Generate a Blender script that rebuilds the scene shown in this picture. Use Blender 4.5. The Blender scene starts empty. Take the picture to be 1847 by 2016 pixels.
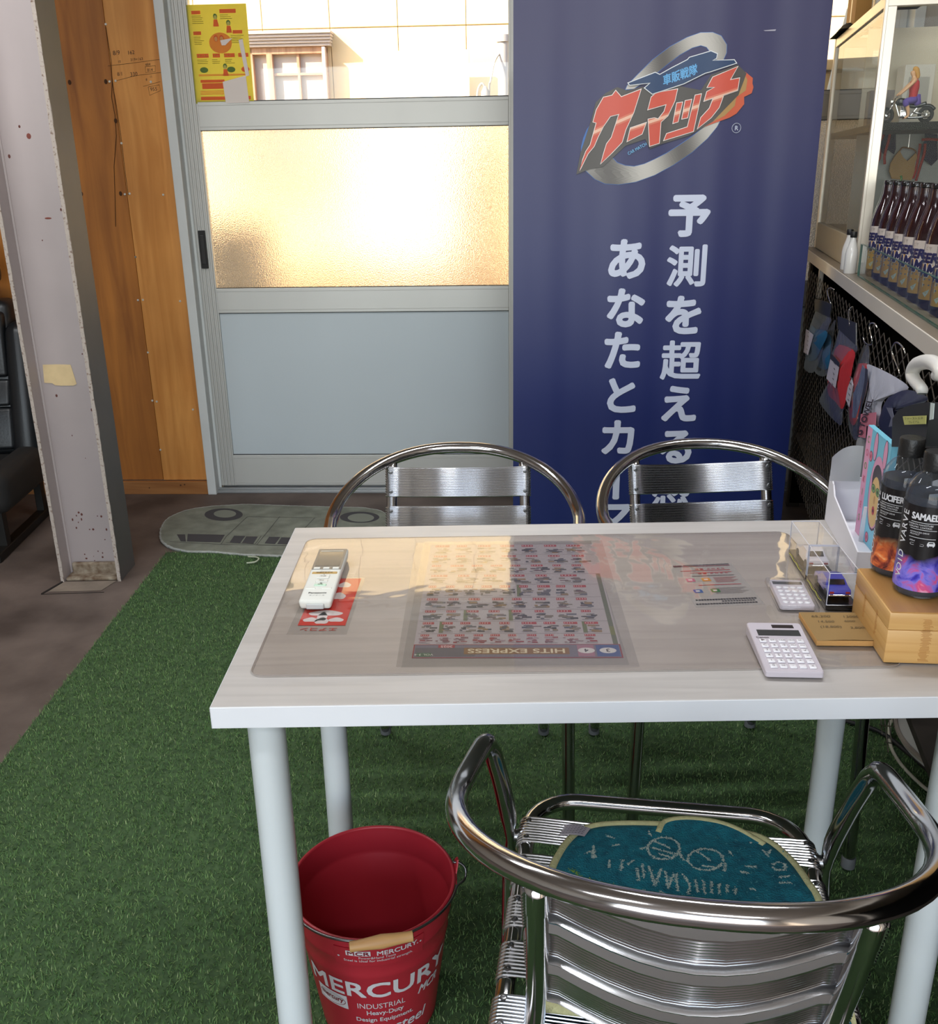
import bpy, bmesh, math, random
import numpy as np
from mathutils import Vector, Matrix
from mathutils.geometry import tessellate_polygon

random.seed(7); np.random.seed(7)
SC = bpy.context.scene
COL = SC.collection
PI = math.pi

# ------------------------------------------------------------------ camera
cam_data = bpy.data.cameras.new('camera')
cam = bpy.data.objects.new('camera', cam_data)
COL.objects.link(cam)
SC.camera = cam
W_, H_ = 1847, 2016
F_PX = 1887.9
cam_data.sensor_fit = 'VERTICAL'
cam_data.sensor_height = 24.0
cam_data.lens = 24.0 * F_PX / H_
cam_data.clip_start = 0.05
cam_data.clip_end = 200
_p, _y, _r = math.radians(19.605), math.radians(-.121), math.radians(-.915)
fw = Vector((math.sin(_y)*math.cos(_p), math.cos(_y)*math.cos(_p), -math.sin(_p)))
r0 = Vector((math.cos(_y), -math.sin(_y), 0)); u0 = r0.cross(fw)
rt = r0*math.cos(_r) + u0*math.sin(_r); up = -r0*math.sin(_r) + u0*math.cos(_r)
cam.matrix_world = Matrix(((rt.x, up.x, -fw.x, .3102), (rt.y, up.y, -fw.y, -.9882), (rt.z, up.z, -fw.z, 1.3314), (0, 0, 0, 1)))

# ------------------------------------------------------------------ world, sun, exposure
SC.view_settings.view_transform = 'Standard'
SC.view_settings.look = 'None'
SC.view_settings.gamma = 1.0
SC.view_settings.use_curve_mapping = False
SC.view_settings.exposure = 0.0
w = bpy.data.worlds.new('daylight'); SC.world = w
w.use_nodes = True
nt = w.node_tree
bg = nt.nodes['Background']
sky = nt.nodes.new('ShaderNodeTexSky')
sky.sky_type = 'NISHITA'
sky.sun_disc = False
sky.sun_elevation = math.radians(38)
sky.sun_rotation = math.radians(240)
sky.air_density = 1.0
sky.dust_density = 1.5
nt.links.new(sky.outputs[0], bg.inputs[0])
bg.inputs[1].default_value = 0.52
sun_d = bpy.data.lights.new('sun', 'SUN')
sun_d.energy = 15.0
sun_d.angle = math.radians(.53)
sun_d.color = (1.0, .86, .66)
sun = bpy.data.objects.new('sun', sun_d); COL.objects.link(sun)
_sd = Vector((.72, .42, -.62)).normalized()      # travelling direction of the sunlight
sun.rotation_euler = _sd.to_track_quat('-Z', 'Y').to_euler()
sun.location = (-6, -4, 8)
# sky light entering through the open shutter behind the camera
ar = bpy.data.lights.new('shutter_daylight', 'AREA')
ar.shape = 'RECTANGLE'; ar.size = 4.3; ar.size_y = 2.35
ar.energy = 92; ar.color = (.86, .94, 1.0)
aro = bpy.data.objects.new('shutter_daylight', ar); COL.objects.link(aro)
aro.location = (-.5, -4.35, 1.25); aro.rotation_euler = (math.radians(90), 0, 0)
# fluorescent tubes on the ceiling
for _i, (_x, _y2) in enumerate(((-.9, -1.3), (.9, .9), (-1.2, 1.3), (.8, -2.6))):
    la = bpy.data.lights.new('fluorescent_light', 'AREA'); la.shape = 'RECTANGLE'; la.size = 1.2; la.size_y = .16; la.energy = 26; la.color = (.96, .98, 1.0)
    lo = bpy.data.objects.new('fluorescent_light', la); COL.objects.link(lo); lo.location = (_x, _y2, 2.64)
cy = SC.cycles
cy.use_denoising = True
cy.max_bounces = 9; cy.diffuse_bounces = 4; cy.glossy_bounces = 5; cy.transmission_bounces = 8; cy.transparent_max_bounces = 14
cy.caustics_reflective = False; cy.caustics_refractive = False
cy.sample_clamp_indirect = 6.0
cy.use_adaptive_sampling = True; cy.adaptive_threshold = 0.02

# ------------------------------------------------------------------ helpers
def lin(c):
    return tuple(((x/12.92) if x <= .04045 else ((x+.055)/1.055)**2.4) for x in c)
def rgb(r, g, b):
    return lin((r/255., g/255., b/255.))
MATS = {}
def mat(name, col=(.5, .5, .5), rough=.5, metal=0., var=0., vscale=8., bump=0., bscale=60., stretch=None, spec=None, trans=0., ior=None, coat=0., col2=None, detail=4., emis=None, estr=0., alpha=1., sheen=0., dist=.002, cramp=(.35, .65)):
    """procedural principled material: noise colour variation and fine bump"""
    if name in MATS: return MATS[name]
    m = bpy.data.materials.new(name); m.use_nodes = True
    n = m.node_tree.nodes; l = m.node_tree.links
    b = n['Principled BSDF']
    b.inputs['Base Color'].default_value = (*col, 1)
    b.inputs['Roughness'].default_value = rough
    b.inputs['Metallic'].default_value = metal
    if spec is not None: b.inputs['Specular IOR Level'].default_value = spec
    if ior: b.inputs['IOR'].default_value = ior
    b.inputs['Transmission Weight'].default_value = trans
    b.inputs['Coat Weight'].default_value = coat
    b.inputs['Coat Roughness'].default_value = .05
    b.inputs['Alpha'].default_value = alpha
    b.inputs['Sheen Weight'].default_value = sheen
    if emis: b.inputs['Emission Color'].default_value = (*emis, 1); b.inputs['Emission Strength'].default_value = estr
    tc = n.new('ShaderNodeTexCoord'); mp = n.new('ShaderNodeMapping')
    l.new(tc.outputs['Object'], mp.inputs[0])
    if stretch: mp.inputs['Scale'].default_value = stretch
    if var > 0 or col2:
        t = n.new('ShaderNodeTexNoise'); t.inputs['Scale'].default_value = vscale; t.inputs['Detail'].default_value = detail
        l.new(mp.outputs[0], t.inputs['Vector'])
        r = n.new('ShaderNodeValToRGB')
        r.color_ramp.elements[0].position = cramp[0]; r.color_ramp.elements[1].position = cramp[1]
        c2 = col2 if col2 else tuple(max(0, x*(1-var)) for x in col)
        r.color_ramp.elements[0].color = (*c2, 1); r.color_ramp.elements[1].color = (*col, 1)
        l.new(t.outputs['Fac'], r.inputs[0]); l.new(r.outputs[0], b.inputs['Base Color'])
    if bump > 0:
        t2 = n.new('ShaderNodeTexNoise'); t2.inputs['Scale'].default_value = bscale; t2.inputs['Detail'].default_value = 3
        l.new(mp.outputs[0], t2.inputs['Vector'])
        bp = n.new('ShaderNodeBump'); bp.inputs['Strength'].default_value = bump; bp.inputs['Distance'].default_value = dist
        l.new(t2.outputs['Fac'], bp.inputs['Height']); l.new(bp.outputs[0], b.inputs['Normal'])
    MATS[name] = m
    return m
def paint(name, rough=.5, spec=.5, coat=0., transl=0., metal=0.):
    """flat print: colour comes from the mesh's own colour attribute"""
    if name in MATS: return MATS[name]
    m = bpy.data.materials.new(name); m.use_nodes = True
    n = m.node_tree.nodes; l = m.node_tree.links; b = n['Principled BSDF']
    a = n.new('ShaderNodeAttribute'); a.attribute_name = 'print'
    l.new(a.outputs['Color'], b.inputs['Base Color'])
    b.inputs['Roughness'].default_value = rough; b.inputs['Specular IOR Level'].default_value = spec
    b.inputs['Coat Weight'].default_value = coat; b.inputs['Metallic'].default_value = metal
    if transl > 0:
        tr = n.new('ShaderNodeBsdfTranslucent'); l.new(a.outputs['Color'], tr.inputs[0])
        mx = n.new('ShaderNodeMixShader'); mx.inputs[0].default_value = transl
        l.new(b.outputs[0], mx.inputs[1]); l.new(tr.outputs[0], mx.inputs[2]); l.new(mx.outputs[0], n['Material Output'].inputs[0])
    MATS[name] = m
    return m
def clear(name, tint=(1, 1, 1), refl=.04, rough=.02, gl=1.45, haze=0.):
    """thin clear sheet: straight-through transparency plus a fresnel reflection"""
    if name in MATS: return MATS[name]
    m = bpy.data.materials.new(name); m.use_nodes = True
    n = m.node_tree.nodes; l = m.node_tree.links; n.remove(n['Principled BSDF'])
    t = n.new('ShaderNodeBsdfTransparent'); t.inputs[0].default_value = (*tint, 1)
    g = n.new('ShaderNodeBsdfGlossy'); g.inputs['Roughness'].default_value = rough
    lw = n.new('ShaderNodeLayerWeight'); lw.inputs['Blend'].default_value = .5
    pw = n.new('ShaderNodeMath'); pw.operation = 'POWER'; pw.inputs[1].default_value = 5; l.new(lw.outputs['Facing'], pw.inputs[0])
    f0 = ((gl-1)/(gl+1))**2
    f = n.new('ShaderNodeMath'); f.operation = 'MULTIPLY_ADD'; f.inputs[1].default_value = 1-f0; f.inputs[2].default_value = f0; l.new(pw.outputs[0], f.inputs[0])
    mx = n.new('ShaderNodeMixShader'); l.new(f.outputs[0], mx.inputs[0])
    l.new(t.outputs[0], mx.inputs[1]); l.new(g.outputs[0], mx.inputs[2])
    out = mx
    if haze > 0:
        d = n.new('ShaderNodeBsdfDiffuse'); d.inputs[0].default_value = (.8, .8, .78, 1)
        m2 = n.new('ShaderNodeMixShader'); m2.inputs[0].default_value = haze
        l.new(mx.outputs[0], m2.inputs[1]); l.new(d.outputs[0], m2.inputs[2]); out = m2
    l.new(out.outputs[0], n['Material Output'].inputs[0])
    MATS[name] = m
    return m

class G:
    """collects geometry; G.obj() links it as ONE mesh object"""
    def __init__(s): s.v = []; s.f = []; s.c = []; s.mi = []
    def add(s, v, f, c=None, mi=0):
        o = len(s.v); s.v += [tuple(p) for p in v]
        for q in f: s.f.append([i+o for i in q]); s.c.append(c); s.mi.append(mi)
        return s
    def box(s, x0, x1, y0, y1, z0, z1, c=None, mi=0):
        v = [(x, y, z) for z in (z0, z1) for y in (y0, y1) for x in (x0, x1)]
        return s.add(v, [(0, 2, 3, 1), (4, 5, 7, 6), (0, 1, 5, 4), (2, 6, 7, 3), (0, 4, 6, 2), (1, 3, 7, 5)], c, mi)
    def bbox(s, x0, x1, y0, y1, z0, z1, b=.002, c=None, mi=0, seg=2):
        """box with rounded edges"""
        bm = bmesh.new(); bmesh.ops.create_cube(bm, size=1)
        for v in bm.verts: v.co = Vector((x0+(v.co.x+.5)*(x1-x0), y0+(v.co.y+.5)*(y1-y0), z0+(v.co.z+.5)*(z1-z0)))
        bmesh.ops.bevel(bm, geom=bm.edges[:], offset=b, segments=seg, profile=.5, affect='EDGES')
        return s.bm(bm, c, mi)
    def bm(s, bm, c=None, mi=0, M=None):
        bm.verts.index_update()
        v = [(M @ x.co if M else x.co) for x in bm.verts]; f = [[a.index for a in p.verts] for p in bm.faces]
        bm.free(); return s.add(v, f, c, mi)
    def tube(s, pts, r, n=12, closed=False, cap=True, c=None, mi=0, flat=None):
        """swept tube; r number or per-point list; flat: per-point (sx, sy) squash"""
        P = [Vector(p) for p in pts]; N = len(P)
        R = r if isinstance(r, (list, tuple)) else [r]*N
        T = []
        for i in range(N):
            a = P[(i-1) % N] if (closed or i > 0) else P[i]; b = P[(i+1) % N] if (closed or i < N-1) else P[i]
            T.append((b-a).normalized())
        ref = Vector((0, 0, 1)) if abs(T[0].z) < .9 else Vector((1, 0, 0))
        nx = (ref - T[0]*ref.dot(T[0])).normalized(); v = []
        for i in range(N):
            nx = (nx - T[i]*nx.dot(T[i])).normalized(); ny = T[i].cross(nx)
            fx, fy = flat[i] if flat else (1, 1)
            for k in range(n):
                a = 2*PI*k/n; v.append(P[i] + (nx*math.cos(a)*fx + ny*math.sin(a)*fy)*R[i])
        f = []
        for i in range(N if closed else N-1):
            j = (i+1) % N
            for k in range(n): f.append((i*n+k, i*n+(k+1) % n, j*n+(k+1) % n, j*n+k))
        if cap and not closed: f.append(list(range(n))[::-1]); f.append([(N-1)*n+k for k in range(n)])
        return s.add(v, f, c, mi)
    def lathe(s, prof, n=24, o=(0, 0, 0), c=None, mi=0, cap=True, axis='z', sx=1., sy=1.):
        v = []
        for (r, z) in prof:
            for k in range(n):
                a = 2*PI*k/n
                p = (r*math.cos(a)*sx, r*math.sin(a)*sy, z)
                if axis == 'x': p = (p[2], p[0], p[1])
                if axis == 'y': p = (p[0], p[2], p[1])
                v.append((p[0]+o[0], p[1]+o[1], p[2]+o[2]))
        f = [(i*n+k, i*n+(k+1) % n, (i+1)*n+(k+1) % n, (i+1)*n+k) for i in range(len(prof)-1) for k in range(n)]
        if cap: f.append([k for k in range(n)][::-1]); f.append([(len(prof)-1)*n+k for k in range(n)])
        return s.add(v, f, c, mi)
    def poly(s, pts2, mapf, c=None, mi=0, thick=None):
        """filled polygon (any outline); mapf maps (a, b) to 3-D; thick = offset vector for a slab"""
        tri = tessellate_polygon([[Vector((p[0], p[1], 0)) for p in pts2]])
        v = [Vector(mapf(*p)) for p in pts2]; f = [tuple(t) for t in tri]
        if thick is None: return s.add(v, f, c, mi)
        t = Vector(thick); n = len(v)
        f2 = [tuple(i+n for i in q[::-1]) for q in f]; side = [(i, (i+1) % n, (i+1) % n+n, i+n) for i in range(n)]
        return s.add(v+[p+t for p in v], f+f2+side, c, mi)
    def grid(s, nu, nv, fn, c=None, mi=0):
        v = [fn(i/nu, j/nv) for j in range(nv+1) for i in range(nu+1)]
        return s.add(v, [(j*(nu+1)+i, j*(nu+1)+i+1, (j+1)*(nu+1)+i+1, (j+1)*(nu+1)+i) for j in range(nv) for i in range(nu)], c, mi)
    def obj(s, name, m, parent=None, smooth=None, loc=None, rot=None, recalc=True, label=None, kind=None):
        me = bpy.data.meshes.new(name); me.from_pydata(s.v, [], s.f)
        ms = m if isinstance(m, (list, tuple)) else [m]
        for x in ms: me.materials.append(x)
        if len(ms) > 1: me.polygons.foreach_set('material_index', s.mi)
        if any(c is not None for c in s.c):
            a = me.color_attributes.new('print', 'FLOAT_COLOR', 'CORNER'); arr = []
            for p, c in zip(me.polygons, s.c): arr += [*(c or (1, 1, 1)), 1.0]*p.loop_total
            a.data.foreach_set('color', arr)
        if recalc:
            b = bmesh.new(); b.from_mesh(me); bmesh.ops.recalc_face_normals(b, faces=b.faces[:]); b.to_mesh(me); b.free()
        if smooth is not None:
            me.shade_smooth() if smooth >= 180 else me.set_sharp_from_angle(angle=math.radians(smooth))
            if smooth < 180: me.polygons.foreach_set('use_smooth', [True]*len(me.polygons))
        me.update()
        o = bpy.data.objects.new(name, me); COL.objects.link(o)
        if parent: o.parent = parent
        if loc: o.location = loc
        if rot: o.rotation_euler = rot
        if label: o['label'] = label
        if kind: o['kind'] = kind
        return o

def tag(o, label=None, cat=None, group=None, kind=None):
    if label: o['label'] = label
    if cat: o['category'] = cat
    if group: o['group'] = group
    if kind: o['kind'] = kind
    return o
def thing(name, label, cat, loc=(0, 0, 0), rotz=0., group=None, kind=None):
    o = bpy.data.objects.new(name, None); o.empty_display_size = .05; COL.objects.link(o)
    o.location = loc; o.rotation_euler = (0, 0, rotz)
    return tag(o, label, cat, group, kind)
def copy_tree(o, parent=None):
    c = o.copy(); COL.objects.link(c)
    if parent: c.parent = parent
    for ch in [x for x in bpy.data.objects if x.parent == o]: copy_tree(ch, c)
    return c
_tc = {}
def text_geo(txt, size=1., bold=0., align='CENTER', sub=False):
    """outline of a text as (verts2d, faces), cached; size = em height"""
    k = (txt, size, bold, align)
    if k in _tc: return _tc[k]
    cu = bpy.data.curves.new('t', 'FONT'); cu.body = txt; cu.size = size; cu.offset = bold*size
    cu.align_x = align; cu.align_y = 'CENTER'; cu.resolution_u = 3
    o = bpy.data.objects.new('t', cu); COL.objects.link(o)
    dg = bpy.context.evaluated_depsgraph_get(); dg.update()
    me = bpy.data.meshes.new_from_object(o.evaluated_get(dg))
    V = [(v.co.x, v.co.y) for v in me.vertices]; F = [tuple(p.vertices) for p in me.polygons]
    bpy.data.objects.remove(o); bpy.data.curves.remove(cu); bpy.data.meshes.remove(me)
    if V:
        ys = [p[1] for p in V]; my = (max(ys)+min(ys))/2
        V = [(x, y-my) for x, y in V]
    _tc[k] = (V, F); return V, F
def put_text(g, txt, size, mapf, c, bold=0., align='CENTER', width=None, shear=0., rot=0.):
    V, F = text_geo(txt, size, 0., align)
    if not V: return g
    if width:
        xs = [p[0] for p in V]; k = width/(max(xs)-min(xs))
    else: k = 1
    ca, sa = math.cos(rot), math.sin(rot)
    e = size*.05; p0, p1, p2 = Vector(mapf(0, 0)), Vector(mapf(e, 0)), Vector(mapf(0, e)); nn = (p1-p0).cross(p2-p0).normalized()
    sh = [(0, 0)]
    if bold > 0:   # heavier weight: the same outline struck again, shifted in a small circle
        r_ = bold*size*1.15; m_ = 8 if bold > .015 else 5
        sh += [(r_*math.cos(2*PI*k/m_), r_*math.sin(2*PI*k/m_)) for k in range(m_)]
    for k_, (ox, oy) in enumerate(sh):
        W = []
        for x, y in V:
            x = x*k + y*shear+ox; y = y+oy; W.append(Vector(mapf(x*ca-y*sa, x*sa+y*ca))+nn*k_*size*.0001)
        g.add(W, F, c)
    return g
def offset_poly(P, d):
    """grow a polygon outwards by d"""
    n = len(P); A = sum(P[i][0]*P[(i+1) % n][1]-P[(i+1) % n][0]*P[i][1] for i in range(n)); s = 1 if A > 0 else -1
    out = []
    for i in range(n):
        a, b, c = Vector(P[i-1]), Vector(P[i]), Vector(P[(i+1) % n])
        e1 = (b-a).normalized(); e2 = (c-b).normalized()
        n1 = Vector((e1.y, -e1.x))*s; n2 = Vector((e2.y, -e2.x))*s
        m = (n1+n2)
        if m.length < .2: m = n1
        m.normalize(); k = d/max(.45, m.dot(n1)); out.append((b.x+m.x*k, b.y+m.y*k))
    return out
def arc(cx, cy, r, a0, a1, n): return [(cx+r*math.cos(a0+(a1-a0)*i/n), cy+r*math.sin(a0+(a1-a0)*i/n)) for i in range(n+1)]
def rrect(x0, x1, y0, y1, r, n=5):
    return (arc(x1-r, y0+r, r, -PI/2, 0, n)+arc(x1-r, y1-r, r, 0, PI/2, n)+arc(x0+r, y1-r, r, PI/2, PI, n)+arc(x0+r, y0+r, r, PI, 1.5*PI, n))
def smooth_path(P, n=6):
    """Catmull-Rom through points"""
    P = [Vector(p) for p in P]; Q = [P[0]*2-P[1]]+P+[P[-1]*2-P[-2]]; out = []
    for i in range(1, len(Q)-2):
        a, b, c, d = Q[i-1:i+3]
        for k in range(n):
            t = k/n; out.append(.5*((2*b)+(c-a)*t+(2*a-5*b+4*c-d)*t*t+(3*b-a-3*c+d)*t**3))
    out.append(P[-1]); return out

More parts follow.
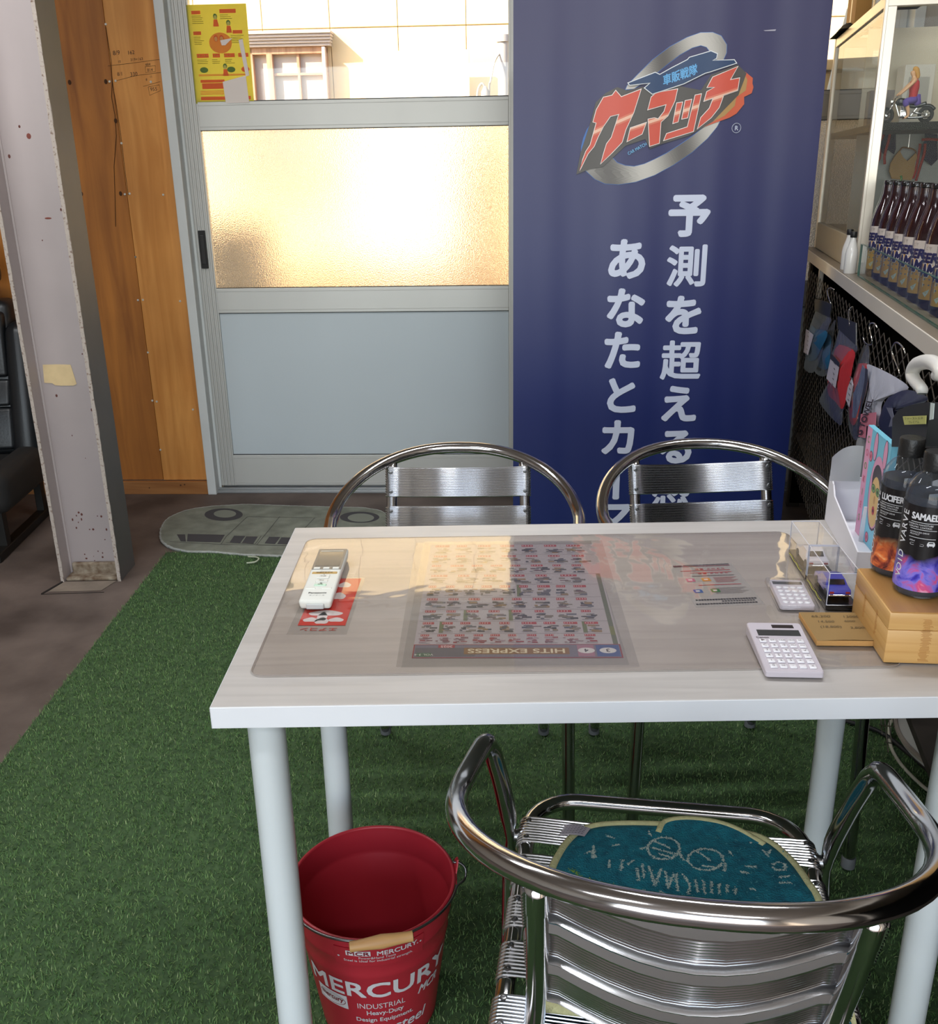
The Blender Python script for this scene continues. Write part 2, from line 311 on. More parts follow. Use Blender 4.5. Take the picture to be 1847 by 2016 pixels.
D = {"ring_top":[[-0.127,1.555],[-0.122,1.567],[-0.093,1.595],[-0.049,1.636],[0.0,1.67],[0.049,1.694],[0.088,1.706],[0.123,1.706],[0.149,1.696],[0.167,1.672],[0.168,1.65],[0.16,1.631],[0.141,1.631],[0.12,1.642],[0.116,1.658],[0.108,1.667],[0.091,1.672],[0.066,1.666],[0.031,1.648],[-0.003,1.624],[-0.037,1.598],[-0.072,1.576],[-0.102,1.557]],"ring_bot":[[-0.234,1.333],[-0.21,1.4],[-0.188,1.375],[-0.157,1.359],[-0.145,1.347],[-0.119,1.338],[-0.092,1.335],[-0.061,1.342],[-0.03,1.355],[0.006,1.372],[0.041,1.393],[0.081,1.419],[0.116,1.446],[0.135,1.46],[0.162,1.461],[0.154,1.445],[0.128,1.413],[0.084,1.374],[0.029,1.338],[-0.028,1.309],[-0.085,1.29],[-0.138,1.283],[-0.18,1.286],[-0.212,1.3],[-0.242,1.326]],"ring_left":[[-0.256,1.373],[-0.256,1.395],[-0.25,1.42],[-0.24,1.444],[-0.228,1.461],[-0.226,1.456],[-0.237,1.437],[-0.247,1.412],[-0.252,1.393],[-0.251,1.373]],"dark":[[-0.27,1.315],[-0.259,1.376],[-0.228,1.473],[-0.216,1.521],[-0.186,1.547],[-0.153,1.562],[-0.122,1.552],[-0.076,1.562],[-0.044,1.544],[0.031,1.562],[0.099,1.549],[0.126,1.591],[0.203,1.618],[0.232,1.593],[0.212,1.533],[0.174,1.495],[0.14,1.46],[0.096,1.435],[0.071,1.422],[-0.011,1.399],[-0.046,1.386],[-0.062,1.414],[-0.121,1.396],[-0.187,1.337],[-0.229,1.33]],"flare1":[[0.195,1.615],[0.23,1.596],[0.252,1.58],[0.252,1.565],[0.256,1.555],[0.252,1.538],[0.23,1.528],[0.232,1.508],[0.211,1.482],[0.191,1.471],[0.161,1.461],[0.116,1.446],[0.158,1.495],[0.197,1.533]],"flare2":[[0.196,1.61],[0.228,1.589],[0.236,1.575],[0.234,1.546],[0.207,1.528],[0.204,1.504],[0.175,1.476],[0.12,1.45],[0.163,1.505],[0.192,1.533]],"red":[[[-0.193,1.534],[-0.167,1.539],[-0.157,1.552],[-0.14,1.534],[-0.082,1.554],[-0.101,1.49],[-0.123,1.442],[-0.133,1.406],[-0.167,1.372],[-0.195,1.346],[-0.187,1.375],[-0.179,1.402],[-0.165,1.42],[-0.144,1.487],[-0.171,1.481],[-0.191,1.453],[-0.206,1.424],[-0.218,1.396],[-0.236,1.375],[-0.262,1.324],[-0.251,1.358],[-0.242,1.381],[-0.229,1.4],[-0.212,1.463],[-0.222,1.466],[-0.213,1.5]],[[-0.108,1.446],[-0.062,1.46],[-0.073,1.429],[-0.116,1.409]],[[-0.049,1.532],[-0.034,1.544],[0.028,1.553],[0.022,1.521],[0.003,1.479],[-0.017,1.462],[-0.019,1.402],[-0.047,1.394],[-0.055,1.47],[-0.037,1.473],[-0.025,1.47],[-0.008,1.491],[-0.002,1.512],[-0.057,1.498]],[[0.029,1.514],[0.045,1.516],[0.035,1.462],[0.021,1.458]],[[0.054,1.52],[0.072,1.523],[0.063,1.473],[0.047,1.47]],[[0.083,1.535],[0.1,1.538],[0.083,1.434],[-0.004,1.41],[0.003,1.428],[0.065,1.446]],[[0.132,1.584],[0.203,1.611],[0.183,1.575],[0.211,1.58],[0.208,1.547],[0.167,1.534],[0.156,1.5],[0.134,1.472],[0.096,1.442],[0.104,1.472],[0.128,1.498],[0.138,1.527],[0.111,1.519],[0.117,1.544],[0.141,1.557],[0.118,1.557]]],"blueshape":[[-0.122,1.573],[-0.041,1.601],[-0.027,1.595],[0.008,1.613],[0.053,1.634],[0.058,1.64],[0.121,1.656],[0.141,1.648],[0.139,1.635],[0.129,1.63],[0.192,1.631],[0.2,1.621],[0.121,1.598],[0.108,1.595],[0.046,1.567],[-0.047,1.54],[-0.072,1.558],[-0.056,1.571],[-0.116,1.566]],"shine":[[-0.211,1.439],[-0.101,1.483],[-0.106,1.471],[-0.213,1.427]],"shine2":[[-0.056,1.461],[0.091,1.504],[0.089,1.492],[-0.054,1.448]],"shine3":[[0.106,1.515],[0.213,1.547],[0.212,1.536],[0.107,1.505]],"bscr":[[0.273,1.709],[0.31,1.711],[0.308,1.707],[0.278,1.707]],"R":[0.214,1.441],"carmatch":[[-0.11,1.374],[-0.061,1.399]],"kanji":[[-0.028,1.577],[0.012,1.586],[0.055,1.599],[0.099,1.615]],"glyph":{"yo":[0.087,1.186],"soku":[0.09,1.033],"wo":[0.088,0.877],"cho":[0.088,0.729],"e":[0.089,0.582],"ru":[0.089,0.431],"kan":[0.081,0.279],"a":[-0.104,1.056],"na":[-0.102,0.902],"ta":[-0.107,0.764],"to":[-0.106,0.612],"ka":[-0.108,0.467],"bar":[-0.11,0.302],"ma":[-0.116,0.172]},"bag_blue":{"head":[[1.5253,0.9166],[1.318,0.9372],[1.1483,0.9489],[1.1535,0.9098],[1.4994,0.8826]],"clear":[[1.4994,0.8826],[1.1621,0.9086],[1.18,0.872],[1.3448,0.7165],[1.6285,0.6637],[1.6363,0.7011],[1.64,0.7775],[1.5831,0.8298]],"body":[[1.5344,0.8313],[1.4161,0.8355],[1.1607,0.8649],[1.267,0.7955],[1.3795,0.7428],[1.6028,0.7072],[1.6064,0.7828]],"label":[[1.5603,0.8131],[1.3617,0.825],[1.4463,0.7458],[1.566,0.7343]]},"bag_blue2":{"clear":[[1.289,0.8555],[1.1707,0.9014],[1.1689,0.8538],[1.1634,0.7783],[1.2528,0.7163],[1.4992,0.6837],[1.4623,0.7505]],"body":[[1.3255,0.8391],[1.2056,0.8478],[1.1814,0.8263],[1.1886,0.7527],[1.4218,0.7185],[1.4001,0.7726]]},"bag_red":{"head":[[1.0096,0.9339],[0.8721,0.9467],[0.707,0.9599],[0.6695,0.911],[0.9769,0.9046]],"clear":[[0.9769,0.9046],[0.6687,0.9101],[0.7029,0.8644],[0.6966,0.7825],[0.7563,0.7237],[0.7848,0.6796],[1.1934,0.6484],[1.079,0.708],[1.0659,0.8062],[1.031,0.8419]],"body":[[0.9262,0.8694],[0.8092,0.8848],[0.67,0.8939],[0.6758,0.8565],[0.7018,0.7879],[0.7491,0.7322],[0.873,0.7219],[1.0308,0.7133],[1.0453,0.7753],[1.0042,0.8368]],"label":[[0.9532,0.8339],[0.7973,0.8419],[0.8011,0.8231],[0.8191,0.7713],[0.9932,0.7621]],"black":[[0.9452,0.8396],[0.7926,0.8446],[0.7924,0.8327],[0.9506,0.8248]]},"bag_red2":{"clear":[[0.648,0.917],[0.5728,0.9176],[0.5359,0.8349],[0.5825,0.7615],[0.558,0.7121],[0.6319,0.6835],[0.7535,0.7064],[0.7519,0.7998],[0.705,0.8686]],"body":[[0.6874,0.8632],[0.5478,0.8855],[0.57,0.8317],[0.5963,0.7451],[0.6553,0.7128],[0.7255,0.7268],[0.7363,0.7784],[0.6927,0.834]],"label":[[0.6629,0.8312],[0.6322,0.8183],[0.65,0.7602],[0.7127,0.7656],[0.7021,0.799]]},"towel":{"body":[[0.388,0.916],[0.3421,0.9247],[0.1275,0.9468],[-0.0304,0.9554],[0.0705,0.9229],[0.1564,0.8909],[0.178,0.8711],[0.1769,0.8314],[0.2752,0.8062],[0.2673,0.7818],[0.3592,0.7608],[0.3673,0.8011],[0.3319,0.89]],"silver":[[0.388,0.916],[0.3488,0.9129],[0.3409,0.8881],[0.372,0.8219],[0.3959,0.794],[0.4351,0.7844],[0.4568,0.8359],[0.4121,0.8751]],"pink":[[0.3277,0.8197],[0.1699,0.8613],[0.1598,0.8347],[0.2538,0.8116],[0.246,0.7873],[0.3323,0.7678],[0.3393,0.7988]],"navy":[[0.3369,0.9186],[0.3096,0.9205],[0.2983,0.8969],[0.3279,0.8358],[0.3222,0.7704],[0.3407,0.7655],[0.3487,0.8055],[0.3268,0.8909]],"text":[[0.2809,0.7832],[0.2005,0.8799],[0.3359,0.7724]],"lower":[[0.4416,0.7354],[0.3207,0.7679],[0.3007,0.6837],[0.4017,0.6522],[0.4492,0.714]]},"navybag":{"body":[[0.0651,0.9032],[0.024,0.9264],[-0.0978,0.965],[-0.2303,0.9846],[-0.2362,0.9756],[-0.1294,0.9384],[-0.0909,0.9135],[-0.1012,0.8668],[0.0813,0.8534],[0.0795,0.8873]],"art":[[-0.0178,0.9148],[-0.0645,0.9243],[-0.1046,0.9081],[-0.0958,0.9001],[-0.0589,0.8892],[-0.0685,0.9078]]},"whitehook":[[-0.2841,0.9988],[-0.2773,1.0049],[-0.2235,1.0075],[-0.2035,1.0151],[-0.2251,1.0323],[-0.2779,1.0467],[-0.326,1.0539],[-0.3661,1.0534],[-0.3749,1.047],[-0.3539,1.0416]],"jug":{"body":[[-0.3194,0.9667],[-0.3441,0.984],[-0.3944,1.0031],[-0.5048,1.035],[-0.521,1.0382],[-0.5284,1.0196],[-0.5295,0.982],[-0.3396,0.928]],"tag":[[-0.4133,0.9931],[-0.5401,1.0253],[-0.5444,1.0151],[-0.43,0.985]],"white":[[-0.5524,1.0448],[-0.5701,1.0481],[-0.5756,1.0293],[-0.559,1.0241]]},"hooks":[[[0.1518,0.9824],[0.1564,0.9925],[0.1886,0.9965],[0.2329,0.9906],[0.2691,0.9695],[0.2492,0.9532],[0.2082,0.9364],[0.2281,0.9225],[0.298,0.9091],[0.3311,0.9103],[0.3401,0.9189]],[[0.4607,0.9858],[0.4731,0.9929],[0.5077,0.9891],[0.5274,0.9782],[0.499,0.9562],[0.505,0.9433],[0.5668,0.9301],[0.6234,0.9274],[0.6386,0.9361]],[[1.1668,0.9884],[1.2215,0.9871],[1.2598,0.9752],[1.2161,0.9577],[1.1877,0.9464],[1.2077,0.9363]],[[0.8227,0.9847],[0.8379,0.9761],[0.8221,0.9651],[0.7957,0.9404]]],"vest1":[[0.1413,1.4308],[0.1732,1.4293],[0.1803,1.3755],[0.1768,1.3592],[0.1591,1.3727],[0.1442,1.3607],[0.1342,1.3748],[0.1271,1.3864],[0.136,1.4009]],"sash1":[[[0.141,1.4268],[0.1285,1.4222],[0.1209,1.4028],[0.1311,1.401],[0.1373,1.4171]],[[0.1561,1.4232],[0.1544,1.3973],[0.1504,1.3761],[0.1486,1.3515],[0.1519,1.33]],[[0.1271,1.3864],[0.1325,1.3683],[0.1339,1.3501],[0.1303,1.3386]]],"bagbeige":[[0.1904,1.3705],[0.2027,1.3506],[0.2175,1.338],[0.2388,1.3614],[0.2453,1.3499],[0.2408,1.3335],[0.2428,1.3006],[0.2363,1.2808],[0.178,1.2865],[0.1686,1.3083],[0.1691,1.3314],[0.1794,1.3543]],"baghandle":[[[0.1909,1.3672],[0.1992,1.3785],[0.2158,1.3765],[0.2257,1.3747],[0.238,1.3679],[0.2412,1.3565]]],"vest2":[[0.2602,1.4193],[0.2961,1.4153],[0.3077,1.3423],[0.2917,1.3237],[0.2665,1.343],[0.2612,1.3398],[0.2571,1.3822],[0.2614,1.3983]],"sash2":[[[0.2515,1.4001],[0.2691,1.4014],[0.2983,1.3992]],[[0.2628,1.3886],[0.2637,1.3577],[0.2561,1.3169],[0.2505,1.2789]],[[0.2481,1.3889],[0.2485,1.3743],[0.2463,1.317],[0.2406,1.2857]]],"greentoy":[[0.1437,1.2953],[0.1569,1.2968],[0.1612,1.2884],[0.1599,1.2717],[0.1481,1.2735],[0.1417,1.2853]],"mat":[[-0.8937,2.4828],[-0.9203,2.5785],[-0.9303,2.6548],[-0.9272,2.7175],[-0.8873,2.7886],[-0.846,2.82],[-0.7849,2.8424],[-0.6495,2.8616],[-0.4769,2.8366],[-0.3067,2.8152],[-0.1384,2.7957],[-0.0691,2.7594],[-0.0203,2.6926],[0.0088,2.5829],[-0.0024,2.4522],[-0.0437,2.3441],[-0.1361,2.2888],[-0.2789,2.2688],[-0.4019,2.2801],[-0.5266,2.2955],[-0.6569,2.3294],[-0.7524,2.3373],[-0.7988,2.3617],[-0.846,2.4042],[-0.8763,2.4468]],"mwin":[[[-0.8382,2.509],[-0.8054,2.5076],[-0.7806,2.429],[-0.8013,2.4326]],[[-0.7961,2.5116],[-0.6473,2.4966],[-0.6459,2.4164],[-0.7773,2.4316]],[[-0.6087,2.4849],[-0.5641,2.4802],[-0.5676,2.4036],[-0.6103,2.415]],[[-0.5596,2.4757],[-0.5137,2.471],[-0.5162,2.3974],[-0.5616,2.4061]],[[-0.4697,2.4677],[-0.4255,2.463],[-0.4322,2.3898],[-0.4738,2.3983]],[[-0.4209,2.46],[-0.3782,2.4539],[-0.3814,2.385],[-0.4246,2.3895]],[[-0.3317,2.4492],[-0.2879,2.4445],[-0.2952,2.376],[-0.3412,2.3833]]],"mwheel":[[[[-0.6287,2.728],[-0.627,2.7112],[-0.6293,2.6955],[-0.6355,2.6818],[-0.6453,2.6705],[-0.6582,2.6624],[-0.6735,2.6577],[-0.6905,2.6566],[-0.7083,2.6592],[-0.7262,2.6654],[-0.7433,2.6749],[-0.7588,2.6873],[-0.7718,2.7019],[-0.7818,2.7182],[-0.7881,2.7352],[-0.7905,2.7522],[-0.7888,2.7683],[-0.7829,2.7827],[-0.7732,2.7945],[-0.7602,2.8032],[-0.7444,2.8083],[-0.7269,2.8095],[-0.7083,2.8066],[-0.6898,2.8],[-0.6723,2.7899],[-0.6568,2.7769],[-0.6439,2.7618],[-0.6344,2.7452]],[[-0.658,2.7374],[-0.6568,2.727],[-0.658,2.7172],[-0.6615,2.7086],[-0.6672,2.7015],[-0.6747,2.6964],[-0.6837,2.6934],[-0.6937,2.6927],[-0.7043,2.6943],[-0.7149,2.6982],[-0.725,2.7041],[-0.7342,2.7119],[-0.7419,2.721],[-0.7478,2.7311],[-0.7516,2.7416],[-0.753,2.7522],[-0.7521,2.7621],[-0.7487,2.7709],[-0.7431,2.7782],[-0.7355,2.7835],[-0.7263,2.7867],[-0.7161,2.7874],[-0.7053,2.7857],[-0.6944,2.7817],[-0.6841,2.7755],[-0.6749,2.7676],[-0.6673,2.7582],[-0.6615,2.748]]],[[[-0.0615,2.6707],[-0.0623,2.6561],[-0.0671,2.6425],[-0.0755,2.6306],[-0.0872,2.6209],[-0.1016,2.6138],[-0.1179,2.6098],[-0.1355,2.609],[-0.1533,2.6114],[-0.1707,2.6169],[-0.1867,2.6253],[-0.2006,2.6361],[-0.2116,2.649],[-0.2193,2.6631],[-0.2232,2.678],[-0.223,2.6927],[-0.2187,2.7067],[-0.2105,2.7191],[-0.1988,2.7293],[-0.1842,2.7367],[-0.1674,2.741],[-0.1493,2.7419],[-0.1309,2.7393],[-0.113,2.7335],[-0.0968,2.7246],[-0.0829,2.7133],[-0.072,2.7001],[-0.0648,2.6856]],[[-0.0823,2.6638],[-0.0827,2.6527],[-0.0857,2.6423],[-0.0912,2.6332],[-0.0989,2.6257],[-0.1084,2.6203],[-0.1193,2.6171],[-0.1309,2.6164],[-0.1429,2.6182],[-0.1545,2.6223],[-0.1653,2.6287],[-0.1746,2.6369],[-0.182,2.6466],[-0.1872,2.6574],[-0.1899,2.6686],[-0.1898,2.6798],[-0.1871,2.6904],[-0.1817,2.6998],[-0.174,2.7075],[-0.1644,2.7132],[-0.1533,2.7165],[-0.1413,2.7172],[-0.1291,2.7154],[-0.1172,2.7111],[-0.1063,2.7045],[-0.097,2.696],[-0.0897,2.686],[-0.0847,2.6751]]]],"mline":[[[-0.6043,2.703],[-0.638,2.4791],[-0.6384,2.3956]],[[-0.4709,2.697],[-0.5007,2.3831]],[[-0.3246,2.6746],[-0.3802,2.3781]],[[-0.844,2.4316],[-0.6384,2.3956],[-0.294,2.3678]],[[-0.6043,2.703],[-0.3192,2.6744]],[[-0.6221,2.4113],[-0.5077,2.3929],[-0.5028,2.4804]],[[-0.4957,2.3829],[-0.364,2.3707]]],"mred":[[[-0.2717,2.7199],[-0.2266,2.7503],[-0.2232,2.5931],[-0.2592,2.5871]]],"screws":[[-0.238,1.875],[-0.252,1.676],[-0.228,1.678],[-0.09,1.672],[-0.236,1.453],[-0.249,1.262],[-0.229,1.264],[-0.093,1.258],[-0.238,1.018],[-0.251,0.844],[-0.23,0.845],[-0.074,0.838],[-0.238,1.018],[-0.237,0.626],[-0.245,0.418],[-0.226,0.414],[-0.072,0.378],[-0.237,0.198]],"hand":{"a":[[-0.211,1.776],[-0.154,1.776],[-0.204,1.745],[-0.135,1.752],[-0.094,1.733],[-0.207,1.702],[-0.153,1.7],[-0.088,1.714],[-0.087,1.69],[-0.082,1.646],[-0.106,1.68]],"lines":[[[-0.25,1.731],[-0.163,1.738],[-0.043,1.75]],[[-0.228,1.678],[-0.145,1.695],[-0.046,1.704]],[[-0.122,1.656],[-0.053,1.672]],[[-0.105,1.726],[-0.065,1.728],[-0.068,1.707],[-0.106,1.705],[-0.105,1.726]],[[-0.103,1.654],[-0.058,1.661],[-0.056,1.64],[-0.101,1.624],[-0.103,1.654]]],"cracks":[[[-0.239,1.865],[-0.238,1.823],[-0.235,1.75],[-0.242,1.675],[-0.252,1.622],[-0.248,1.557],[-0.253,1.48],[-0.278,1.368],[-0.287,1.283],[-0.304,1.138]],[[-0.242,1.675],[-0.237,1.589],[-0.235,1.479],[-0.236,1.339],[-0.235,1.259]]],"knots":[[-0.41,1.676],[-0.267,1.676],[-0.426,1.266],[-0.266,1.265],[-0.248,1.535]]},"seat_lines":[[[0.017,0.1163],[0.0154,0.1079],[0.0114,0.1004],[0.0056,0.0943],[-0.0013,0.0906],[-0.0086,0.0895],[-0.0154,0.0913],[-0.0208,0.0957],[-0.0244,0.1022],[-0.0255,0.1101],[-0.0242,0.1184],[-0.0203,0.1263],[-0.0145,0.1326],[-0.0073,0.1366],[0.0002,0.1376],[0.0071,0.1357],[0.0126,0.1311],[0.0161,0.1243],[0.017,0.1163]],[[0.0719,0.1003],[0.07,0.0926],[0.0655,0.0855],[0.059,0.0798],[0.0515,0.0762],[0.0436,0.075],[0.0364,0.0766],[0.0306,0.0805],[0.027,0.0864],[0.0261,0.0937],[0.0278,0.1015],[0.0322,0.1088],[0.0387,0.1148],[0.0465,0.1186],[0.0546,0.1198],[0.062,0.1181],[0.0677,0.1139],[0.0712,0.1078],[0.0719,0.1003]],[[0.0165,0.1055],[0.0195,0.0928],[0.0262,0.0911]],[[-0.0272,0.1125],[-0.0362,0.1085]],[[0.0713,0.0772],[0.0744,0.093]],[[-0.0163,0.1279],[0.0046,0.1144]],[[-0.0202,0.1135],[0.0111,0.102]],[[-0.0116,0.1014],[0.0074,0.0936]],[[0.0395,0.1115],[0.0558,0.0954]],[[0.043,0.0832],[0.0583,0.083]],[[-0.0221,0.1495],[-0.0208,0.1384]],[[0.0813,0.1203],[0.0848,0.1127]],[[-0.107,0.0929],[-0.0966,0.0997],[-0.0943,0.0841]],[[-0.097,0.1106],[-0.0977,0.0835]],[[-0.0815,0.1352],[-0.0704,0.1312]],[[-0.0719,0.1132],[-0.0629,0.1156]],[[-0.0748,0.0817],[-0.0761,0.0659]],[[-0.0591,0.0839],[-0.0605,0.0631]],[[-0.052,0.0745],[-0.0451,0.0833]],[[-0.0399,0.0687],[-0.0383,0.0463]],[[-0.0329,0.0773],[-0.0315,0.0522]],[[0.1104,0.1434],[0.1185,0.1518]],[[0.1266,0.1322],[0.1306,0.122],[0.1372,0.1337]],[[0.1306,0.122],[0.1307,0.1179]],[[0.1349,0.1018],[0.1432,0.1092],[0.1514,0.1042],[0.1489,0.0937],[0.1368,0.0908],[0.1341,0.0966]],[[0.1389,0.0772],[0.1521,0.0815]],[[0.1385,0.0663],[0.152,0.0692]],[[0.0998,0.0915],[0.1134,0.0925]],[[0.09,0.0789],[0.1018,0.0787]],[[0.1036,0.1619],[0.1115,0.1688]],[[-0.0244,0.0735],[-0.0181,0.0395]],[[-0.0181,0.0395],[-0.0089,0.0706]],[[-0.0039,0.0663],[-0.0014,0.0371],[0.0062,0.0627]],[[0.0096,0.0633],[0.01,0.0339]],[[0.0181,0.0645],[0.0256,0.0459],[0.0232,0.0311]],[[0.0329,0.0567],[0.035,0.0353]],[[0.0429,0.0557],[0.0431,0.034]],[[0.0528,0.0547],[0.052,0.0344]],[[0.0627,0.0537],[0.0612,0.0343]],[[0.0726,0.0527],[0.0707,0.0381]],[[-0.0316,0.0302],[-0.0284,0.0226]],[[-0.0116,0.0308],[-0.0051,0.026]],[[0.0822,0.0493],[0.0809,0.0368]],[[0.0986,0.0494],[0.1083,0.0483]]],"seat_yellow":[[[-0.1281,0.0584],[-0.1209,0.0543],[-0.1101,0.0458],[-0.1062,0.0364]],[[-0.0995,0.0423],[-0.0856,0.0345],[-0.0686,0.032]]]}

# ================================================================== materials of the setting
PLY = None
def wood(name, c1, c2, scale=3., rough=.55, ax=(9, 9, .7), bump=.12, coat=0., cr=(.3, .72)):
    if name in MATS: return MATS[name]
    m = bpy.data.materials.new(name); m.use_nodes = True
    n = m.node_tree.nodes; l = m.node_tree.links; b = n['Principled BSDF']
    tc = n.new('ShaderNodeTexCoord'); mp = n.new('ShaderNodeMapping'); mp.inputs['Scale'].default_value = ax
    l.new(tc.outputs['Object'], mp.inputs[0])
    t = n.new('ShaderNodeTexNoise'); t.inputs['Scale'].default_value = scale; t.inputs['Detail'].default_value = 8; t.inputs['Distortion'].default_value = .8
    l.new(mp.outputs[0], t.inputs['Vector'])
    r = n.new('ShaderNodeValToRGB'); r.color_ramp.elements[0].position = cr[0]; r.color_ramp.elements[1].position = cr[1]
    r.color_ramp.elements[0].color = (*c1, 1); r.color_ramp.elements[1].color = (*c2, 1)
    l.new(t.outputs['Fac'], r.inputs[0])
    t2 = n.new('ShaderNodeTexNoise'); t2.inputs['Scale'].default_value = 2.2; t2.inputs['Detail'].default_value = 5
    l.new(tc.outputs['Object'], t2.inputs['Vector'])
    r2 = n.new('ShaderNodeValToRGB'); r2.color_ramp.elements[0].position = .3; r2.color_ramp.elements[1].position = .7
    r2.color_ramp.elements[0].color = (.74, .70, .66, 1); r2.color_ramp.elements[1].color = (1.06, 1.04, 1, 1)
    l.new(t2.outputs['Fac'], r2.inputs[0])
    mx = n.new('ShaderNodeMixRGB'); mx.blend_type = 'MULTIPLY'; mx.inputs[0].default_value = .8
    l.new(r.outputs[0], mx.inputs[1]); l.new(r2.outputs[0], mx.inputs[2]); l.new(mx.outputs[0], b.inputs['Base Color'])
    b.inputs['Roughness'].default_value = rough; b.inputs['Coat Weight'].default_value = coat
    bp = n.new('ShaderNodeBump'); bp.inputs['Strength'].default_value = bump; bp.inputs['Distance'].default_value = .002
    l.new(t.outputs['Fac'], bp.inputs['Height']); l.new(bp.outputs[0], b.inputs['Normal'])
    MATS[name] = m; return m

m_ply_l = wood('plywood_aged', rgb(146, 86, 28), rgb(194, 124, 50), 2.2)
m_ply_r = wood('plywood_light', rgb(204, 132, 58), rgb(236, 168, 90), 2.2)
m_pine = wood('pine_skirting', rgb(150, 96, 48), rgb(188, 132, 76), 3, ax=(.7, 9, 9))
m_alu = mat('door_aluminium', rgb(200, 199, 194), .42, .35, var=.06, vscale=3, bump=.05, bscale=5, stretch=(1, 1, .2))
m_alu_w = mat('jamb_white_aluminium', rgb(214, 216, 214), .5, .05, var=.08, vscale=5)
m_panel = mat('door_grey_panel', rgb(194, 202, 206), .5, .15, var=.03, vscale=2)
m_dark = mat('black_rubber', rgb(22, 22, 22), .6)
m_floor = mat('concrete_floor', rgb(112, 98, 90), .72, 0, col2=rgb(70, 58, 52), vscale=3.2, detail=10, bump=.25, bscale=70, cramp=(.34, .66))
m_wallp = mat('plain_wall', rgb(176, 168, 158), .8, var=.1, vscale=2)
m_ceil = mat('ceiling_board', rgb(176, 168, 160), .85, var=.15, vscale=2)
m_screw = mat('screw_zinc', rgb(225, 222, 214), .35, .5)

# ================================================================== floor, walls, ceiling
fl = G()
fl.box(-3.6, 2.6, -4.6, 3.16, -.12, 0)
tag(fl.obj('floor', m_floor), kind='structure')
gr = G(); gr.box(-9, 9, 3.16, 12, -.2, -.05)
tag(gr.obj('floor_outside', mat('outside_concrete', rgb(214, 204, 184), .85, var=.12, vscale=2)), kind='structure')
gr = G(); gr.box(-9, 9, -16, -4.6, -.2, -.05)
tag(gr.obj('floor_forecourt', mat('forecourt_asphalt', rgb(120, 120, 122), .85, var=.15, vscale=3)), kind='structure')
g = G(); g.box(-3.6, 2.6, -4.6, 3.16, 2.75, 2.9); tag(g.obj('ceiling', m_ceil), kind='structure')
g = G(); g.box(-3.7, -3.6, -4.6, 3.2, -.1, 2.9); tag(g.obj('wall_left', m_wallp), kind='structure')
g = G(); g.box(2.32, 2.42, -4.6, 3.1, -.1, 2.9); tag(g.obj('wall_right', m_wallp), kind='structure')
g = G(); g.box(-3.6, -2.7, -4.6, -4.45, 0, 2.75); g.box(1.7, 2.4, -4.6, -4.45, 0, 2.75); g.box(-2.7, 1.7, -4.6, -4.45, 2.45, 2.75)
tag(g.obj('wall_near', m_wallp), kind='structure')
WA = math.radians(-2.69); WO = Vector((-.81, 3.056, 0)); WM = Matrix.Translation(WO) @ Matrix.Rotation(WA, 4, 'Z')
def wobj(g, name, m, parent=None, **k):
    o = g.obj(name, m, parent, **k)
    if not parent: o.matrix_world = WM
    return o
# window wall, seen from inside: plywood left of the door, plain wall above
g = G(); g.box(-2.9, -.036, .012, .11, 0, 2.78); g.box(2.78, 3.2, .0, .11, 0, 2.78); g.box(-.04, 2.8, .0, .11, 2.06, 2.78)
wb = wobj(g, 'wall_back', m_wallp); wb['kind'] = 'structure'
for i, (a, b, m) in enumerate(((-.2395, -.0365, m_ply_r), (-1.149, -.2415, m_ply_l), (-2.06, -1.151, m_ply_r), (-2.86, -2.062, m_ply_l))):
    g = G(); g.bbox(a, b, 0 if i % 2 == 0 else .002, .012, .0595, 2.74, .0012, seg=1); g.obj('plywood_sheet', m, wb)
sg = G(); sg.lathe([(.0046, 0), (.0046, -.0012), (.0036, -.0022), (.0014, -.0022), (.001, -.0012)], 12, axis='y')
sm = None
for s, z in D['screws']:
    if sm is None: o = sg.obj('screw', m_screw, wb); sm = o.data
    else: o = bpy.data.objects.new('screw', sm); COL.objects.link(o); o.parent = wb
    o.location = (s, .0005, z)
# pencil sums written on the plywood, cracks and knots
ink = mat('pen_marks', rgb(58, 44, 30), .7)
g = G(); hd = D['hand']; wm = lambda a, b: (a, -.0009, b)
for k, (t, sz) in enumerate((('8/9', .022), ('162', .019), ('10', .012), ('319+163', .014), ('484', .014), ('8/1', .018), ('330', .02), ('814', .015), ('11', .011), ('955', .019), ('8', .012))):
    cx_, cz_ = hd['a'][k]; put_text(g, t, sz, lambda x, y: (cx_+x, -.0009, cz_+y), None, rot=.07, shear=.1)
for L in hd['lines']:
    g.tube([(a, -.0006, b) for a, b in L], .0006, 4)
g.obj('pen_writing', ink, wb)
g = G()
for L in hd['cracks']: g.tube([(a, -.0001, b) for a, b in L], .0011, 4)
for a, b in hd['knots']:
    g.lathe([(.0001, -.0009), (.006, -.0005), (.0066, 0)], 9, o=(a, 0, b), axis='y', sx=1, sy=1.4)
g.obj('wood_crack', mat('crack_dark', rgb(70, 42, 20), .9), wb)
g = G(); g.bbox(-2.88, -.034, -.022, .0, 0, .058, .002); bb = wobj(g, 'baseboard_back', m_pine); bb['kind'] = 'structure'
g = G()
for a, b, r in ((-.14, .045, .0035), (-.158, .042, .0042), (-.3, .03, .003)): g.lathe([(.0001, -.0006), (r, -.0003), (r, 0)], 10, o=(a, -.022, b), axis='y')
g.obj('knot', mat('knot_brown', rgb(84, 48, 26), .7), bb)

